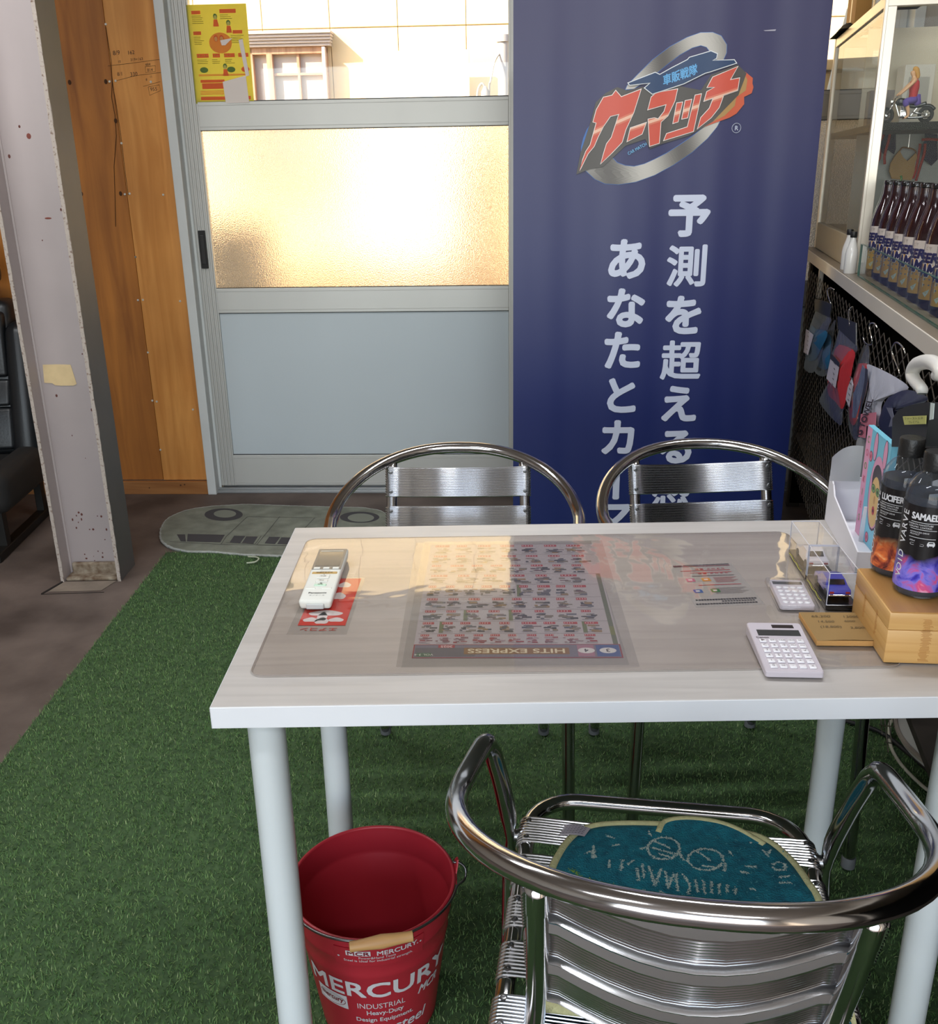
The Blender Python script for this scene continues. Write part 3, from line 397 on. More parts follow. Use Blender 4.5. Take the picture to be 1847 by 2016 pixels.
# ================================================================== sliding doors in aluminium (door_1 left leaf, door_2 right leaf)
m_glass = clear('window_glass', (.97, .98, .97), gl=1.45)
def frost():
    m = bpy.data.materials.new('frosted_glass'); m.use_nodes = True
    n = m.node_tree.nodes; l = m.node_tree.links; n.remove(n['Principled BSDF'])
    tc = n.new('ShaderNodeTexCoord'); t = n.new('ShaderNodeTexNoise'); t.inputs['Scale'].default_value = 210; t.inputs['Detail'].default_value = 2
    l.new(tc.outputs['Object'], t.inputs['Vector'])
    bp = n.new('ShaderNodeBump'); bp.inputs['Strength'].default_value = 1.0; bp.inputs['Distance'].default_value = .0045
    l.new(t.outputs['Fac'], bp.inputs['Height'])
    rf = n.new('ShaderNodeBsdfRefraction'); rf.inputs['Roughness'].default_value = .26; rf.inputs['IOR'].default_value = 1.22
    rf.inputs['Color'].default_value = (.97, .95, .9, 1)
    l.new(bp.outputs[0], rf.inputs['Normal'])
    tr = n.new('ShaderNodeBsdfTranslucent'); tr.inputs[0].default_value = (.95, .93, .88, 1); l.new(bp.outputs[0], tr.inputs['Normal'])
    mx = n.new('ShaderNodeMixShader'); mx.inputs[0].default_value = .22
    l.new(rf.outputs[0], mx.inputs[1]); l.new(tr.outputs[0], mx.inputs[2])
    gl = n.new('ShaderNodeBsdfGlossy'); gl.inputs['Roughness'].default_value = .3; l.new(bp.outputs[0], gl.inputs['Normal'])
    m2 = n.new('ShaderNodeMixShader'); m2.inputs[0].default_value = .05
    l.new(mx.outputs[0], m2.inputs[1]); l.new(gl.outputs[0], m2.inputs[2]); l.new(m2.outputs[0], n['Material Output'].inputs[0])
    return m
m_frost = frost()
def leaf(name, s0, s1, y0, ribs):
    """one door leaf between s0 and s1; y0 = its front plane"""
    g = G(); sw = .066
    g.bbox(s0, s0+sw, y0+.004, y0+.034, .028, 2.03, .002)
    if ribs:
        for k in range(4): g.bbox(s0+.006+k*.0155, s0+.014+k*.0155, y0-.001, y0+.006, .03, 2.028, .0015, seg=1)
    else:
        g.bbox(s0+.006, s0+sw-.006, y0-.001, y0+.006, .03, 2.028, .002, seg=1)
    d = wobj(g, name, m_alu); d['kind'] = 'structure'
    g = G(); g.bbox(s1-sw, s1, y0+.002, y0+.034, .028, 2.03, .002); g.bbox(s1-sw+.008, s1-sw+.03, y0-.002, y0+.004, .03, 2.028, .0015); g.obj('door_stile', m_alu, d)
    for z0, z1 in ((1.494, 1.598), (.785, .886), (.03, .169), (1.975, 2.03)):
        g = G(); g.bbox(s0+sw-.001, s1-sw+.001, y0+.003, y0+.032, z0, z1, .002)
        if z1 < 1.9:
            for zz in (z0+.012, z1-.014): g.bbox(s0+sw, s1-sw, y0+.0015, y0+.004, zz, zz+.0025, .0006, seg=1)
        g.obj('door_rail', m_alu, d)
    g = G()
    for z in (1.4945, 1.5985, .886, .169, .785, 1.9745):
        g.box(s0+sw, s1-sw, y0+.006, y0+.02, z-.0022, z+.0022)
    g.obj('glazing_bead', m_dark, d)
    g = G(); g.box(s0+sw, s1-sw, y0+.014, y0+.018, 1.598, 1.975); g.obj('clear_pane', m_glass, d, label='clear glass pane')
    g = G(); g.add([(s0+sw, y0+.016, .886), (s1-sw, y0+.016, .886), (s1-sw, y0+.016, 1.495), (s0+sw, y0+.016, 1.495)], [(0, 1, 2, 3)]); g.obj('frosted_pane', m_frost, d, recalc=False, label='frosted glass pane')
    g = G(); g.bbox(s0+sw, s1-sw, y0+.012, y0+.02, .169, .785, .001)
    g.obj('lower_panel', m_panel, d, label='flat grey metal panel')
    return d
d1 = leaf('door_1', .013, 1.355, .012, True)
g = G(); g.bbox(.03, .058, .004, .0125, .968, 1.118, .002); pl = g.obj('door_handle', m_dark, d1, label='black recessed pull handle')
g = G(); g.bbox(.036, .052, .0015, .004, .985, 1.10, .0015); g.obj('finger_recess', mat('handle_inner', rgb(40, 40, 40), .35), pl)
d2 = leaf('door_2', 1.32, 2.78, .052, False)
# frame and sill
g = G(); g.bbox(-.037, .001, -.03, .1, 0, 2.09, .003); g.bbox(.001, .012, .02, .1, 0, 2.09, .001); t = wobj(g, 'trim_1', m_alu_w); t['kind'] = 'structure'
g = G(); g.bbox(.0, 2.8, -.01, .1, .0, .012, .002); g.bbox(.0, 2.8, .004, .009, .012, .022, .001); g.bbox(0, 2.8, .048, .052, .012, .024, .001); g.bbox(0, 2.8, .088, .092, .012, .024, .001)
t = wobj(g, 'trim_2', mat('sill_aluminium', rgb(170, 172, 172), .35, .6, var=.1)); t['kind'] = 'structure'
g = G(); g.bbox(-.037, 2.8, -.02, .1, 2.03, 2.09, .003); t = wobj(g, 'trim_3', m_alu_w); t['kind'] = 'structure'
g = G(); g.bbox(2.77, 2.81, -.02, .1, 0, 2.09, .003); t = wobj(g, 'trim_4', m_alu_w); t['kind'] = 'structure'

# ================================================================== steel column, H section with its flanges front to back
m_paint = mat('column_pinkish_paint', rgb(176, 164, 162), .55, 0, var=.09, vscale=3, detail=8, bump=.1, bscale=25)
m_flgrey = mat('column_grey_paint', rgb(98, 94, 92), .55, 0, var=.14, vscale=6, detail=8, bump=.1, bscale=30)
m_rust = mat('rusty_flange_edge', rgb(176, 164, 154), .8, 0, col2=rgb(112, 88, 74), vscale=120, detail=6, bump=.5, bscale=140, cramp=(.30, .46))
g = G(); g.bbox(-1.112, -.922, 2.154, 2.166, 0, 2.76, .001)
for sx in (-1, 1):
    g.tube([( -1.017+sx*.0935, 2.1545, 0), (-1.017+sx*.0935, 2.1545, 2.76)], .006, 8, cap=False)
cl = g.obj('steel_column', m_paint, smooth=40)
tag(cl, kind='structure')
for x0, x1, nm in ((-1.122, -1.112, 'left'), (-.9245, -.9135, 'right')):
    g = G(); g.box(x0, x1, 2.0865, 2.234, 0, 2.76)
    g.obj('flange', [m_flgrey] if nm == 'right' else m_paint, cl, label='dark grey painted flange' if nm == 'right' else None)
    g = G(); n = 150; v = []; 
    for i in range(n+1):
        z = 2.76*i/n; j0, j1 = random.uniform(-.0009, .0009), random.uniform(-.0009, .0012)
        v += [(x0-.0006+j0, 2.0862, z), (x0-.0004, 2.0835+random.uniform(0, .0012), z), (x1+.0004, 2.0835+random.uniform(0, .0012), z), (x1+.0008+j1, 2.0862, z)]
    g.add(v, [(i*4+k, i*4+k+1, i*4+k+5, i*4+k+4) for i in range(n) for k in range(3)])
    g.obj('flange_edge', m_rust, cl, label='chipped rusty edge')
# concrete haunch at the foot and a stained patch of floor
g = G(); g.bbox(-1.108, -.928, 2.092, 2.153, 0, .012, .004); g.bbox(-1.10, -.935, 2.135, 2.1535, .006, .05, .006)
g.obj('mortar_foot', mat('mortar', rgb(150, 138, 120), .9, 0, col2=rgb(96, 74, 54), vscale=30, bump=.6, bscale=60, dist=.004), cl, label='crumbling mortar at the foot')
g = G(); g.add([(-1.135, 2.0, .0015), (-.955, 2.005, .0015), (-.93, 2.088, .0015), (-1.112, 2.084, .0015)], [(0, 1, 2, 3)]); 
tag(g.obj('patch', mat('patch_cement', rgb(138, 124, 110), .85, 0, var=.25, vscale=12, bump=.4, bscale=60), recalc=False), kind='structure', label='pale cement patch at the column foot')
g = G(); g.tube([(-1.118, 2.083, .001), (-1.148, 1.985, .001)], .004, 5); g.tube([(-1.15, 1.982, .001), (-.94, 1.992, .001)], .0012, 5)
tag(g.obj('floor_joint', mat('joint_black', rgb(34, 26, 22), .9)), kind='structure')
g = G()
rr = random.Random(4)
for k in range(34):
    x = -1.017+rr.uniform(-.08, .085); z = rr.choice((rr.uniform(.02, .25), rr.uniform(.1, 1.75))); r = rr.uniform(.0012, .0038)
    g.lathe([(.0001, -.0007), (r, -.0004), (r*1.1, 0)], 7, o=(x, 2.154, z), axis='y', sx=1, sy=rr.uniform(.8, 2))
g.obj('paint_chip', mat('chip_red_brown', rgb(92, 50, 42), .8), cl)
g = G(); g.lathe([(.0001, -.0008), (.011, -.0004), (.0112, 0)], 12, o=(-1.0, 2.154, 1.21), axis='y', sx=1, sy=.25)
g.lathe([(.0001, -.0008), (.007, -.0004), (.0072, 0)], 8, o=(-1.02, 2.154, 1.45), axis='y', sy=1.2)
g.obj('paint_scar', mat('scar', rgb(120, 62, 52), .8), cl)
# beige paper tape on the web

for _x, _y2, _l in ((-.9, -1.3, 'left behind the camera'), (.9, .9, 'above the rear armchairs'), (-1.2, 1.3, 'above the steel column side'), (.8, -2.6, 'farthest behind the camera')):
    g = G(); g.bbox(_x-.63, _x+.63, _y2-.09, _y2+.09, 2.66, 2.748, .004)
    o = g.obj('ceiling_light', mat('lamp_housing', rgb(225, 225, 222), .5)); tag(o, 'white fluorescent ceiling fixture ' + _l, 'ceiling light', 'ceiling lights')
tp = [(-1.092, .750), (-1.046, .7505), (-1.0005, .7486), (-.995, .715), (-.990, .684), (-1.001, .679), (-1.04, .679), (-1.062, .681), (-1.07, .688), (-1.0965, .690)]
g = G(); g.poly(tp, lambda a, b: (a, 2.1528, b), thick=(0, -.0006, 0))
tag(g.obj('paper_tape', mat('beige_tape', rgb(214, 188, 142), .75, 0, var=.1, vscale=30)), 'torn beige paper tape stuck to the pinkish steel column', 'tape')

# ================================================================== outside, seen through the door glass
def wthing(name, label, cat, group=None):
    o = thing(name, label, cat, group=group); o.matrix_world = WM; return o
m_side = mat('cream_siding', rgb(238, 214, 170), .8, 0, var=.06, vscale=2)
bd = wthing('house', 'cream sided house across the alley behind the sliding door', 'building')
ft = 3.0
g = G(); g.box(-7, 9, ft+.02, ft+.2, -.1, 5.2); g.obj('wall', m_side, bd)
for r_, (z0, z1) in enumerate(((-.05, 2.226), (2.232, 4.5))):
    pm = None
    for k in range(-9, 15):
        if pm is None:
            g = G(); g.bbox(0, .4465, 0, .02, 0, z1-z0, .003, seg=1); o = g.obj('siding_panel', m_side, bd); pm = o.data
        else:
            o = bpy.data.objects.new('siding_panel', pm); COL.objects.link(o); o.parent = bd
        o.location = (k*.45+.1, ft, z0)
wn = G()
for a, b in ((-.475, -.42), (-.33, -.29), (.04, .075)): wn.bbox(a, b, ft-.05, ft+.001, 1.2, 2.115, .004)
wn.bbox(-.475, .075, ft-.05, ft+.001, 2.075, 2.118, .004); wn.bbox(-.29, .04, ft-.035, ft+.001, 1.945, 1.962, .003); wn.bbox(-.13, -.112, ft-.036, ft+.001, 1.2, 2.08, .003); wn.bbox(-.475, .075, ft-.05, ft, 1.18, 1.22, .003)
wo = wn.obj('window', wood('weathered_frame', rgb(160, 126, 104), rgb(196, 160, 134), 4, rough=.8), bd, label='weathered brown wooden window frame')
g = G(); g.box(-.42, .05, ft-.012, ft-.006, 1.21, 2.08)
g.obj('pane', mat('curtained_glass', rgb(190, 182, 176), .3, 0, var=.12, vscale=3), wo)
g = G()
for k in range(5): g.bbox(-.53-k*.004, .105+k*.004, ft-.075-k*.012, ft+.001, 2.118+k*.0175, 2.134+k*.0175, .003)
g.obj('awning', mat('grey_awning', rgb(186, 176, 172), .6), bd, label='ridged grey hood above the window')
g = G(); g.bbox(.05, .072, ft-.09, ft, 1.3, 2.11, .003); g.obj('downpipe', mat('pipe_pale', rgb(206, 190, 182), .6), bd)
g = G(); g.bbox(.33, 1.02, 2.86, 2.89, -.05, 2.07, .004)
o = wobj(g, 'board', mat('white_sheet', rgb(244, 238, 224), .7)); tag(o, 'large white board standing in front of the cream house wall', 'board')
g = G(); g.lathe([(.035, -.05), (.035, 2.09), (.045, 2.09), (.045, 2.13), (.03, 2.14)], 14, o=(1.245, 2.7, 0))
o = wobj(g, 'post', mat('grey_post', rgb(170, 166, 166), .6), smooth=40); tag(o, 'grey post with a cap outside at the right of the door glass', 'post')
g = G(); P = smooth_path([(1.225, 2.69, 2.03), (1.19, 2.62, 1.97), (1.165, 2.6, 1.86), (1.155, 2.6, 1.78), (1.15, 2.6, 1.2), (1.2, 2.6, .6)], 5); g.tube(P, .006, 6)
g.tube(smooth_path([(1.08, 2.6, 1.7), (1.082, 2.6, 1.8), (1.11, 2.6, 1.845), (1.135, 2.6, 1.80), (1.14, 2.6, 1.72)], 5), .007, 6); g.lathe([(.03, 1.74), (.025, 1.8), (.008, 1.83)], 10, o=(1.13, 2.6, 0))
o = wobj(g, 'cable_hook', mat('cable_grey', rgb(150, 142, 138), .6), smooth=60); tag(o, 'looped grey cable hanging from the post outside', 'cable')
# something dark parked behind the frosted pane
g = G(); g.lathe([(r_, -.05+(z_+.05)*1.13) for r_, z_ in [(.19, -.05), (.2, .0), (.2, .3), (.206, .32), (.2, .34), (.2, .62), (.206, .64), (.2, .66), (.2, .93), (.205, .95), (.19, .96), (.0, .955)]], 24, o=(-.12, 1.25, 0), cap=False)
o = wobj(g, 'drum', mat('dark_drum', rgb(46, 48, 54), .6), smooth=40); tag(o, 'dark shape blurred behind the lower left of the frosted pane', 'drum')

g = G(); g.bbox(.99, 1.27, 2.45, 2.5, -.05, 1.42, .004)
o = wobj(g, 'plank', mat('tan_plank', rgb(120, 92, 56), .8, var=.2)); tag(o, 'tan plank outside behind the right end of the frosted pane', 'plank')
g = G()
for k in range(22): g.bbox(-.55+k*.09, -.475+k*.09, 2.3, 2.33, -.05, .80, .003)
g.bbox(-.56, 1.43, 2.33, 2.36, .55, .62, .003); g.bbox(-.56, 1.43, 2.33, 2.36, .1, .17, .003)
o = wobj(g, 'low_fence', mat('fence_tan', rgb(136, 108, 70), .8, var=.2)); tag(o, 'low tan fence blurred along the bottom of the frosted pane', 'fence')
g = G(); g.bbox(2.08, 3.4, .46, 1.3, -.05, 1.70, .01); g.bbox(2.05, 3.45, .42, 1.34, 1.70, 1.74, .006)  # added block that shades the bright view through the right-hand panes
for k in range(14): g.bbox(2.1+k*.09, 2.14+k*.09, .452, .462, .0, 1.69, .002, seg=1)
o = wobj(g, 'shade_block', mat('shade_block_beige', rgb(196, 176, 140), .7, var=.1)); tag(o, 'beige block added outside to shade the view behind the glass cabinet', 'shade_block')
g = G(); g.lathe([(.0001, 0), (.06, .1), (.10, .5), (.11, 1.1), (.09, 1.6), (.05, 1.92), (.0001, 2.02)], 20, cap=False, sy=.18); o = g.obj('surfboard', mat('surfboard_white', rgb(236, 236, 230), .3), smooth=60); o.matrix_world = WM @ Matrix.Translation((2.60, .26, -.02)) @ Matrix.Rotation(.03, 4, 'Y'); tag(o, 'white surfboard leaning outside, seen through the cabinet side glass', 'surfboard')

# ================================================================== poster on the door glass
YEL = rgb(188, 180, 66); ORG = rgb(226, 110, 60); GRN = rgb(96, 130, 70); INK = rgb(120, 120, 40)
pr = wthing('poster', 'yellow printed notice stuck on the clear pane of the sliding door', 'poster')
S0, S1, Z0, Z1 = .072, .302, 1.592, 1.936
def PZ(x, y, d=0): return (S0+x*(S1-S0), .0155-d, Z1-y*(Z1-Z0))
g = G(); g.add([PZ(0, 0), PZ(1, 0), PZ(1, 1), PZ(0, 1)], [(0, 1, 2, 3)], YEL); g.obj('sheet', paint('notice_paper', .6, transl=.4), pr, recalc=False)
g = G()
def rect(x0, y0, x1, y1, c, d=.0006): g.add([PZ(x0, y0, d), PZ(x1, y0, d), PZ(x1, y1, d), PZ(x0, y1, d)], [(0, 1, 2, 3)], c)
for x0, y0, x1, y1 in ((.08, .06, .23, .095), (.55, .05, .82, .09), (.08, .265, .21, .30), (.74, .26, .9, .295), (.1, .49, .3, .53), (.37, .49, .49, .53), (.56, .49, .74, .53), (.8, .49, .97, .53), (.12, .755, .53, .785), (.14, .79, .55, .85), (.1, .93, .95, .965)): rect(x0, y0, x1, y1, ORG)
for k in range(20): rect(.095+.9/20*k*.95, .505 if k % 2 else .508, .095+.9/20*k*.95+.02, .515, YEL, .001) if k not in (5, 6, 9, 10, 14) else None
for y in (.70, .71, .87, .885, .9): rect(.1, y, .9 if y < .8 else .5, y+.006, ORG)
rr = random.Random(3)
for x0, x1, y0, n in ((.08, .3, .11, 5), (.08, .26, .32, 5), (.7, .92, .31, 5), (.55, .76, .105, 3), (.1, .3, .55, 3), (.35, .5, .55, 3), (.57, .74, .55, 3)):
    for k in range(n): rect(x0, y0+k*.018, x0+(x1-x0)*rr.uniform(.6, 1), y0+k*.018+.005, INK)
el_ = [(.52+.19*math.cos(a), .385+.105*math.sin(a)) for a in np.linspace(0, 2*PI, 29)[:-1]]
g.poly(el_, lambda a, b: PZ(a, b, .0007), rgb(230, 150, 70))
for cx_ in (.45, .545):
    g.poly([(cx_+.04*math.cos(a), .34+.035*math.sin(a)) for a in np.linspace(0, 2*PI, 17)[:-1]], lambda a, b: PZ(a, b, .0012), ORG)
    g.poly([(cx_+.028*math.cos(a), .345+.025*math.sin(a)) for a in np.linspace(0, 2*PI, 17)[:-1]], lambda a, b: PZ(a, b, .0016), rgb(232, 190, 110))
for cx_, cy_ in ((.47, .12), (.68, .185), (.56, .62)):   # small figures
    g.poly([(cx_+.035*math.cos(a), cy_+.028*math.sin(a)) for a in np.linspace(0, 2*PI, 15)[:-1]], lambda a, b: PZ(a, b, .0008), GRN)
    g.poly([(cx_+.024*math.cos(a), cy_+.008+.02*math.sin(a)) for a in np.linspace(0, 2*PI, 15)[:-1]], lambda a, b: PZ(a, b, .0012), rgb(236, 220, 120))
    g.poly([(cx_-.03, cy_+.03), (cx_+.03, cy_+.03), (cx_+.05, cy_+.10), (cx_-.045, cy_+.10)], lambda a, b: PZ(a, b, .0007), ORG)
for cx_, c in ((.2, GRN), (.66, GRN), (.9, ORG)): g.poly([(cx_+.07*math.cos(a), .655+.03*math.sin(a)) for a in np.linspace(0, 2*PI, 17)[:-1]], lambda a, b: PZ(a, b, .0007), c)
g.obj('print', paint('notice_ink', .6, transl=.5), pr, recalc=False)
# white papers stuck on the other side, seen through the notice
for nm, P_ in (('folded white paper behind the foot of the yellow notice', [(.5, .78), (.9, .72), (.92, 1.0), (.52, 1.0)]), ('white paper strip behind the right edge of the yellow notice', [(.83, .36), (.9, .35), (.96, .72), (.9, .73)]), ('small white paper scrap behind the orange oval of the notice', [(.52, .36), (.73, .34), (.6, .41), (.54, .41)])):
    g = G(); g.poly(P_, lambda a, b: PZ(a, b, .003), None, thick=(0, -.0006, 0)); o = wobj(g, 'paper', mat('white_paper', rgb(226, 214, 206), .7)); tag(o, nm, 'paper')

# ================================================================== black leather car seat standing behind the column
m_lea = mat('black_leather', rgb(22, 24, 27), .38, 0, var=.2, vscale=6, bump=.25, bscale=120)
m_lea2 = mat('black_seat_cloth', rgb(30, 28, 27), .8, 0, var=.2, vscale=20)
cs = thing('car_seat', 'black leather car seat standing on the floor behind the steel column', 'car seat', (-1.655, 2.70, 0), math.radians(4))
def puff(g, x0, x1, y0, y1, z0, z1, b, tilt=0., taper=0.):
    bm = bmesh.new(); bmesh.ops.create_cube(bm, size=1)
    for v in bm.verts:
        k = 1-taper*(v.co.z+.5); v.co = Vector(((x0+x1)/2+v.co.x*(x1-x0)*k, y0+(v.co.y+.5)*(y1-y0)+tilt*(v.co.z+.5), z0+(v.co.z+.5)*(z1-z0)))
    bmesh.ops.bevel(bm, geom=bm.edges[:], offset=b, segments=4, profile=.5, affect='EDGES'); g.bm(bm)
g = G(); puff(g, -.17, .17, .0, .13, .28, .88, .035, .12); g.obj('backrest', m_lea, cs, smooth=60)
for s in (-1, 1):
    g = G(); puff(g, s*.20-.055, s*.20+.055, -.06, .13, .24, .80, .045, .12, .15); g.obj('side_bolster', m_lea, cs, smooth=60)
    g = G(); puff(g, s*.205-.055, s*.205+.055, -.42, .05, .17, .33, .045); g.obj('seat_bolster', m_lea2, cs, smooth=60)
for z, hz in ((.31, .165), (.48, .105), (.59, .25)):
    g = G(); puff(g, -.155, .155, -.02+.12*(z-.3)/.6, .03+.12*(z-.3)/.6, z, z+hz, .018, .04); g.obj('back_panel', m_lea, cs, smooth=60)
g = G(); puff(g, -.16, .16, -.44, .05, .16, .29, .045); g.obj('seat_cushion', m_lea2, cs, smooth=60)
g = G(); puff(g, -.14, .14, .13, .22, .93, 1.09, .04); hr = g.obj('headrest', m_lea, cs, smooth=60, label='black padded headrest')
for s in (-1, 1):
    g = G(); g.tube([(s*.07, .175, .84), (s*.07, .175, .95)], .006, 10); g.obj('headrest_post', mat('post_chrome', rgb(200, 200, 200), .2, 1), cs, smooth=60)
    g = G(); g.bbox(s*.19-.02, s*.19+.02, -.45, .15, .0, .035, .004); g.bbox(s*.19-.015, s*.19+.015, -.36, -.32, .03, .18, .003); g.bbox(s*.19-.015, s*.19+.015, .04, .08, .03, .18, .003); g.obj('seat_rail', mat('rail_black', rgb(28, 26, 24), .5, .4), cs)
g = G(); g.bbox(0, .05, 0, .022, 0, .012, .002); tag(g.obj('paper_scrap', mat('scrap', rgb(190, 190, 188), .8), loc=(-1.42, 2.72, 0), rot=(0, 0, .3)), 'small white paper scrap on the floor by the black car seat', 'paper')

# ================================================================== van shaped mat at the door
mt = thing('door_mat', 'grey green door mat cut to the outline of a van', 'mat')
g = G(); MO = D['mat']; cen = Vector((sum(p[0] for p in MO)/len(MO), sum(p[1] for p in MO)/len(MO)))
rr = random.Random(5)
dense = []
for i in range(len(MO)):
    a, b = Vector(MO[i]), Vector(MO[(i+1) % len(MO)]); k = max(1, int((b-a).length/.008))
    for j in range(k): p = a+(b-a)*j/k; dense.append((p.x+rr.uniform(-.0018, .0018), p.y+rr.uniform(-.0018, .0018)))
g.poly(dense, lambda a, b: (a, b, .011), thick=(0, 0, -.011))
g.obj('pile', mat('mat_grey_green', rgb(140, 144, 130), .95, 0, col2=rgb(112, 114, 102), vscale=14, detail=8, bump=.6, bscale=500, dist=.003, cramp=(.3, .7)), mt)
g = G(); nd = len(dense)
g.tube([(p[0], p[1], .006) for p in dense], .006, 5, closed=True); g.obj('edge_binding', mat('mat_edge', rgb(170, 172, 166), .95, 0, var=.25, vscale=60, bump=.8, bscale=300), mt, label='pale frayed edge')
C1 = rgb(66, 64, 66); g = G(); mp3 = lambda d: (lambda a, b: (a, b, .0118+d))
for p in D['mwin']: g.poly(p, mp3(0), C1)
for o_, i_ in D['mwheel']: g.poly(o_, mp3(0), C1); g.poly(i_, mp3(.0005), rgb(128, 131, 119))
for p in D['mline']:
    for a, b in zip(p[:-1], p[1:]):
        d = (Vector(b)-Vector(a)).normalized(); nn = Vector((-d.y, d.x))*.0016; a, b = Vector(a), Vector(b)
        g.add([(*(a+nn), .0117), (*(b+nn), .0117), (*(b-nn), .0117), (*(a-nn), .0117)], [(0, 1, 2, 3)], rgb(84, 84, 78))
g.poly(D['mred'][0], mp3(.0003), rgb(120, 84, 74))
g.obj('print', paint('mat_print', .95), mt, recalc=False)
g = G(); g.tube(smooth_path([(-.51, 2.275, .008), (-.48, 2.262, .012), (-.462, 2.235, .016), (-.47, 2.21, .014), (-.50, 2.205, .012)], 4), .003, 5)
g.obj('loose_thread', mat('thread', rgb(180, 184, 160), .9), mt)

# ================================================================== artificial turf
NB = 330000
TX0, TX1, TY0, TY1 = -.83, 1.95, -.55, 2.34
def turf():
    base = G(); base.box(TX0, TX1, TY0, TY1, .0005, .004)
    root = base.obj('turf', mat('turf_backing', rgb(70, 96, 58), .95, 0, col2=rgb(44, 66, 38), vscale=60, cramp=(.3, .7)))
    tag(root, 'green artificial turf laid over the concrete under the table', 'turf', kind='stuff')
    R = np.random.RandomState(2)
    x = R.uniform(TX0-.004, TX1, NB); y = TY0+(TY1-TY0)*R.uniform(0, 1, NB)**1.25
    L = R.uniform(.006, .013, NB); a = R.uniform(0, 2*PI, NB); lean = R.uniform(.35, 1.25, NB); wd = R.uniform(.0005, .0009, NB)
    dx, dy = np.cos(a), np.sin(a); px, py = -dy*wd, dx*wd
    m1 = .5*L; V = np.empty((NB, 5, 3), np.float32)
    z0 = .003
    l1 = np.sin(lean*.6)*m1; h1 = np.cos(lean*.6)*m1; l2 = l1+np.sin(lean*1.15)*m1; h2 = h1+np.cos(lean*1.15)*m1
    V[:, 0] = np.c_[x-px, y-py, np.full(NB, z0)]; V[:, 1] = np.c_[x+px, y+py, np.full(NB, z0)]
    V[:, 2] = np.c_[x+dx*l1+px, y+dy*l1+py, z0+h1]; V[:, 3] = np.c_[x+dx*l1-px, y+dy*l1-py, z0+h1]
    V[:, 4] = np.c_[x+dx*l2, y+dy*l2, z0+h2]
    me = bpy.data.meshes.new('turf_blades')
    me.vertices.add(NB*5); me.vertices.foreach_set('co', V.ravel())
    b = np.arange(NB)[:, None]*5
    loops = np.concatenate([b+[0, 1, 2, 3], b+[3, 2, 4]], 1).astype(np.int32).ravel()
    me.loops.add(len(loops)); me.loops.foreach_set('vertex_index', loops)
    st = (np.arange(NB)[:, None]*7+[0, 4]).astype(np.int32).ravel(); me.polygons.add(NB*2); me.polygons.foreach_set('loop_start', st)
    me.update(calc_edges=True)
    pal = np.array([rgb(106, 140, 82), rgb(88, 124, 72), rgb(124, 152, 94), rgb(154, 170, 122), rgb(70, 100, 60)])
    c = pal[R.choice(5, NB, p=[.36, .27, .2, .05, .12])]*R.uniform(.8, 1.2, (NB, 1))
    C = np.ones((NB, 5, 4), np.float32); C[:, :, :3] = c[:, None, :]
    at = me.color_attributes.new('print', 'FLOAT_COLOR', 'POINT'); at.data.foreach_set('color', C.ravel())
    me.materials.append(paint('turf_blade', .6, spec=.3, transl=.25))
    o = bpy.data.objects.new('blades', me); COL.objects.link(o); o.parent = root; o['kind'] = 'stuff'
turf()

# ================================================================== roll-up banner
BO = Matrix.Translation(WO + WM.to_3x3() @ Vector((1.775, -.8, 0))) @ Matrix.Rotation(WA, 4, 'Z')
bn = thing('banner', 'tall dark blue roll-up banner with red logo and white vertical lettering', 'banner')
bn.matrix_world = BO
def wave(x, z): return .0016*math.sin(x*23+1)+.0004*math.sin(x*61+z*.8)+.0015*math.sin(x*11-z*1.1)
def bw(x, z, d=0.): return (x, wave(x, z)-d, z)
def bf(x, z, d=0.): return (x, -d, z)
def banner_finish(o):
    b = bmesh.new(); b.from_mesh(o.data)
    for _i in range(5):
        bmesh.ops.triangulate(b, faces=[f for f in b.faces if len(f.verts) > 3])
        L = [e for e in b.edges if e.calc_length() > .022]
        if not L: break
        bmesh.ops.subdivide_edges(b, edges=L, cuts=1)
    for v in b.verts: v.co.y += wave(v.co.x, v.co.z)
    b.to_mesh(o.data); b.free()
g = G(); BT = 2.02
def colr(z):  # greyer towards the top: haze of the vinyl's sheen put into the colour
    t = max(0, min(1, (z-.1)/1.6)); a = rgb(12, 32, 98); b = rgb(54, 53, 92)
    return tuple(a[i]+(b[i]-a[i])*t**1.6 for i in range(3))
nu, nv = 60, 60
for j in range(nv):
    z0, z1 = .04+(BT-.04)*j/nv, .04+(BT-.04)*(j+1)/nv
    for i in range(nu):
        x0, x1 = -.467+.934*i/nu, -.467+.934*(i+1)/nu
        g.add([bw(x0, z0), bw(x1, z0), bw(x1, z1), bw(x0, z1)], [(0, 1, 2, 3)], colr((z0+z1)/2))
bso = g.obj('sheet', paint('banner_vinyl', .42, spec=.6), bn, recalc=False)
_b = bmesh.new(); _b.from_mesh(bso.data); bmesh.ops.remove_doubles(_b, verts=_b.verts[:], dist=1e-5); _b.to_mesh(bso.data); _b.free(); bso.data.shade_smooth()
g = G(); g.bbox(-.48, .48, -.06, .05, 0, .075, .012); g.bbox(-.47, -.40, -.16, .16, 0, .02, .006); g.bbox(.40, .47, -.16, .16, 0, .02, .006); g.obj('base', m_alu, bn, smooth=40)
g = G(); g.bbox(-.47, .47, -.012, .012, BT-.01, BT+.02, .004); g.obj('top_bar', m_alu, bn)
g = G(); g.tube([(0, .03, .06), (0, .02, BT)], .011, 10); g.obj('support_pole', m_alu, bn, smooth=60)
m_pr = paint('banner_print', .42, spec=.6)
B = lambda d: (lambda a, b: bf(a, b, d))
g = G(); 
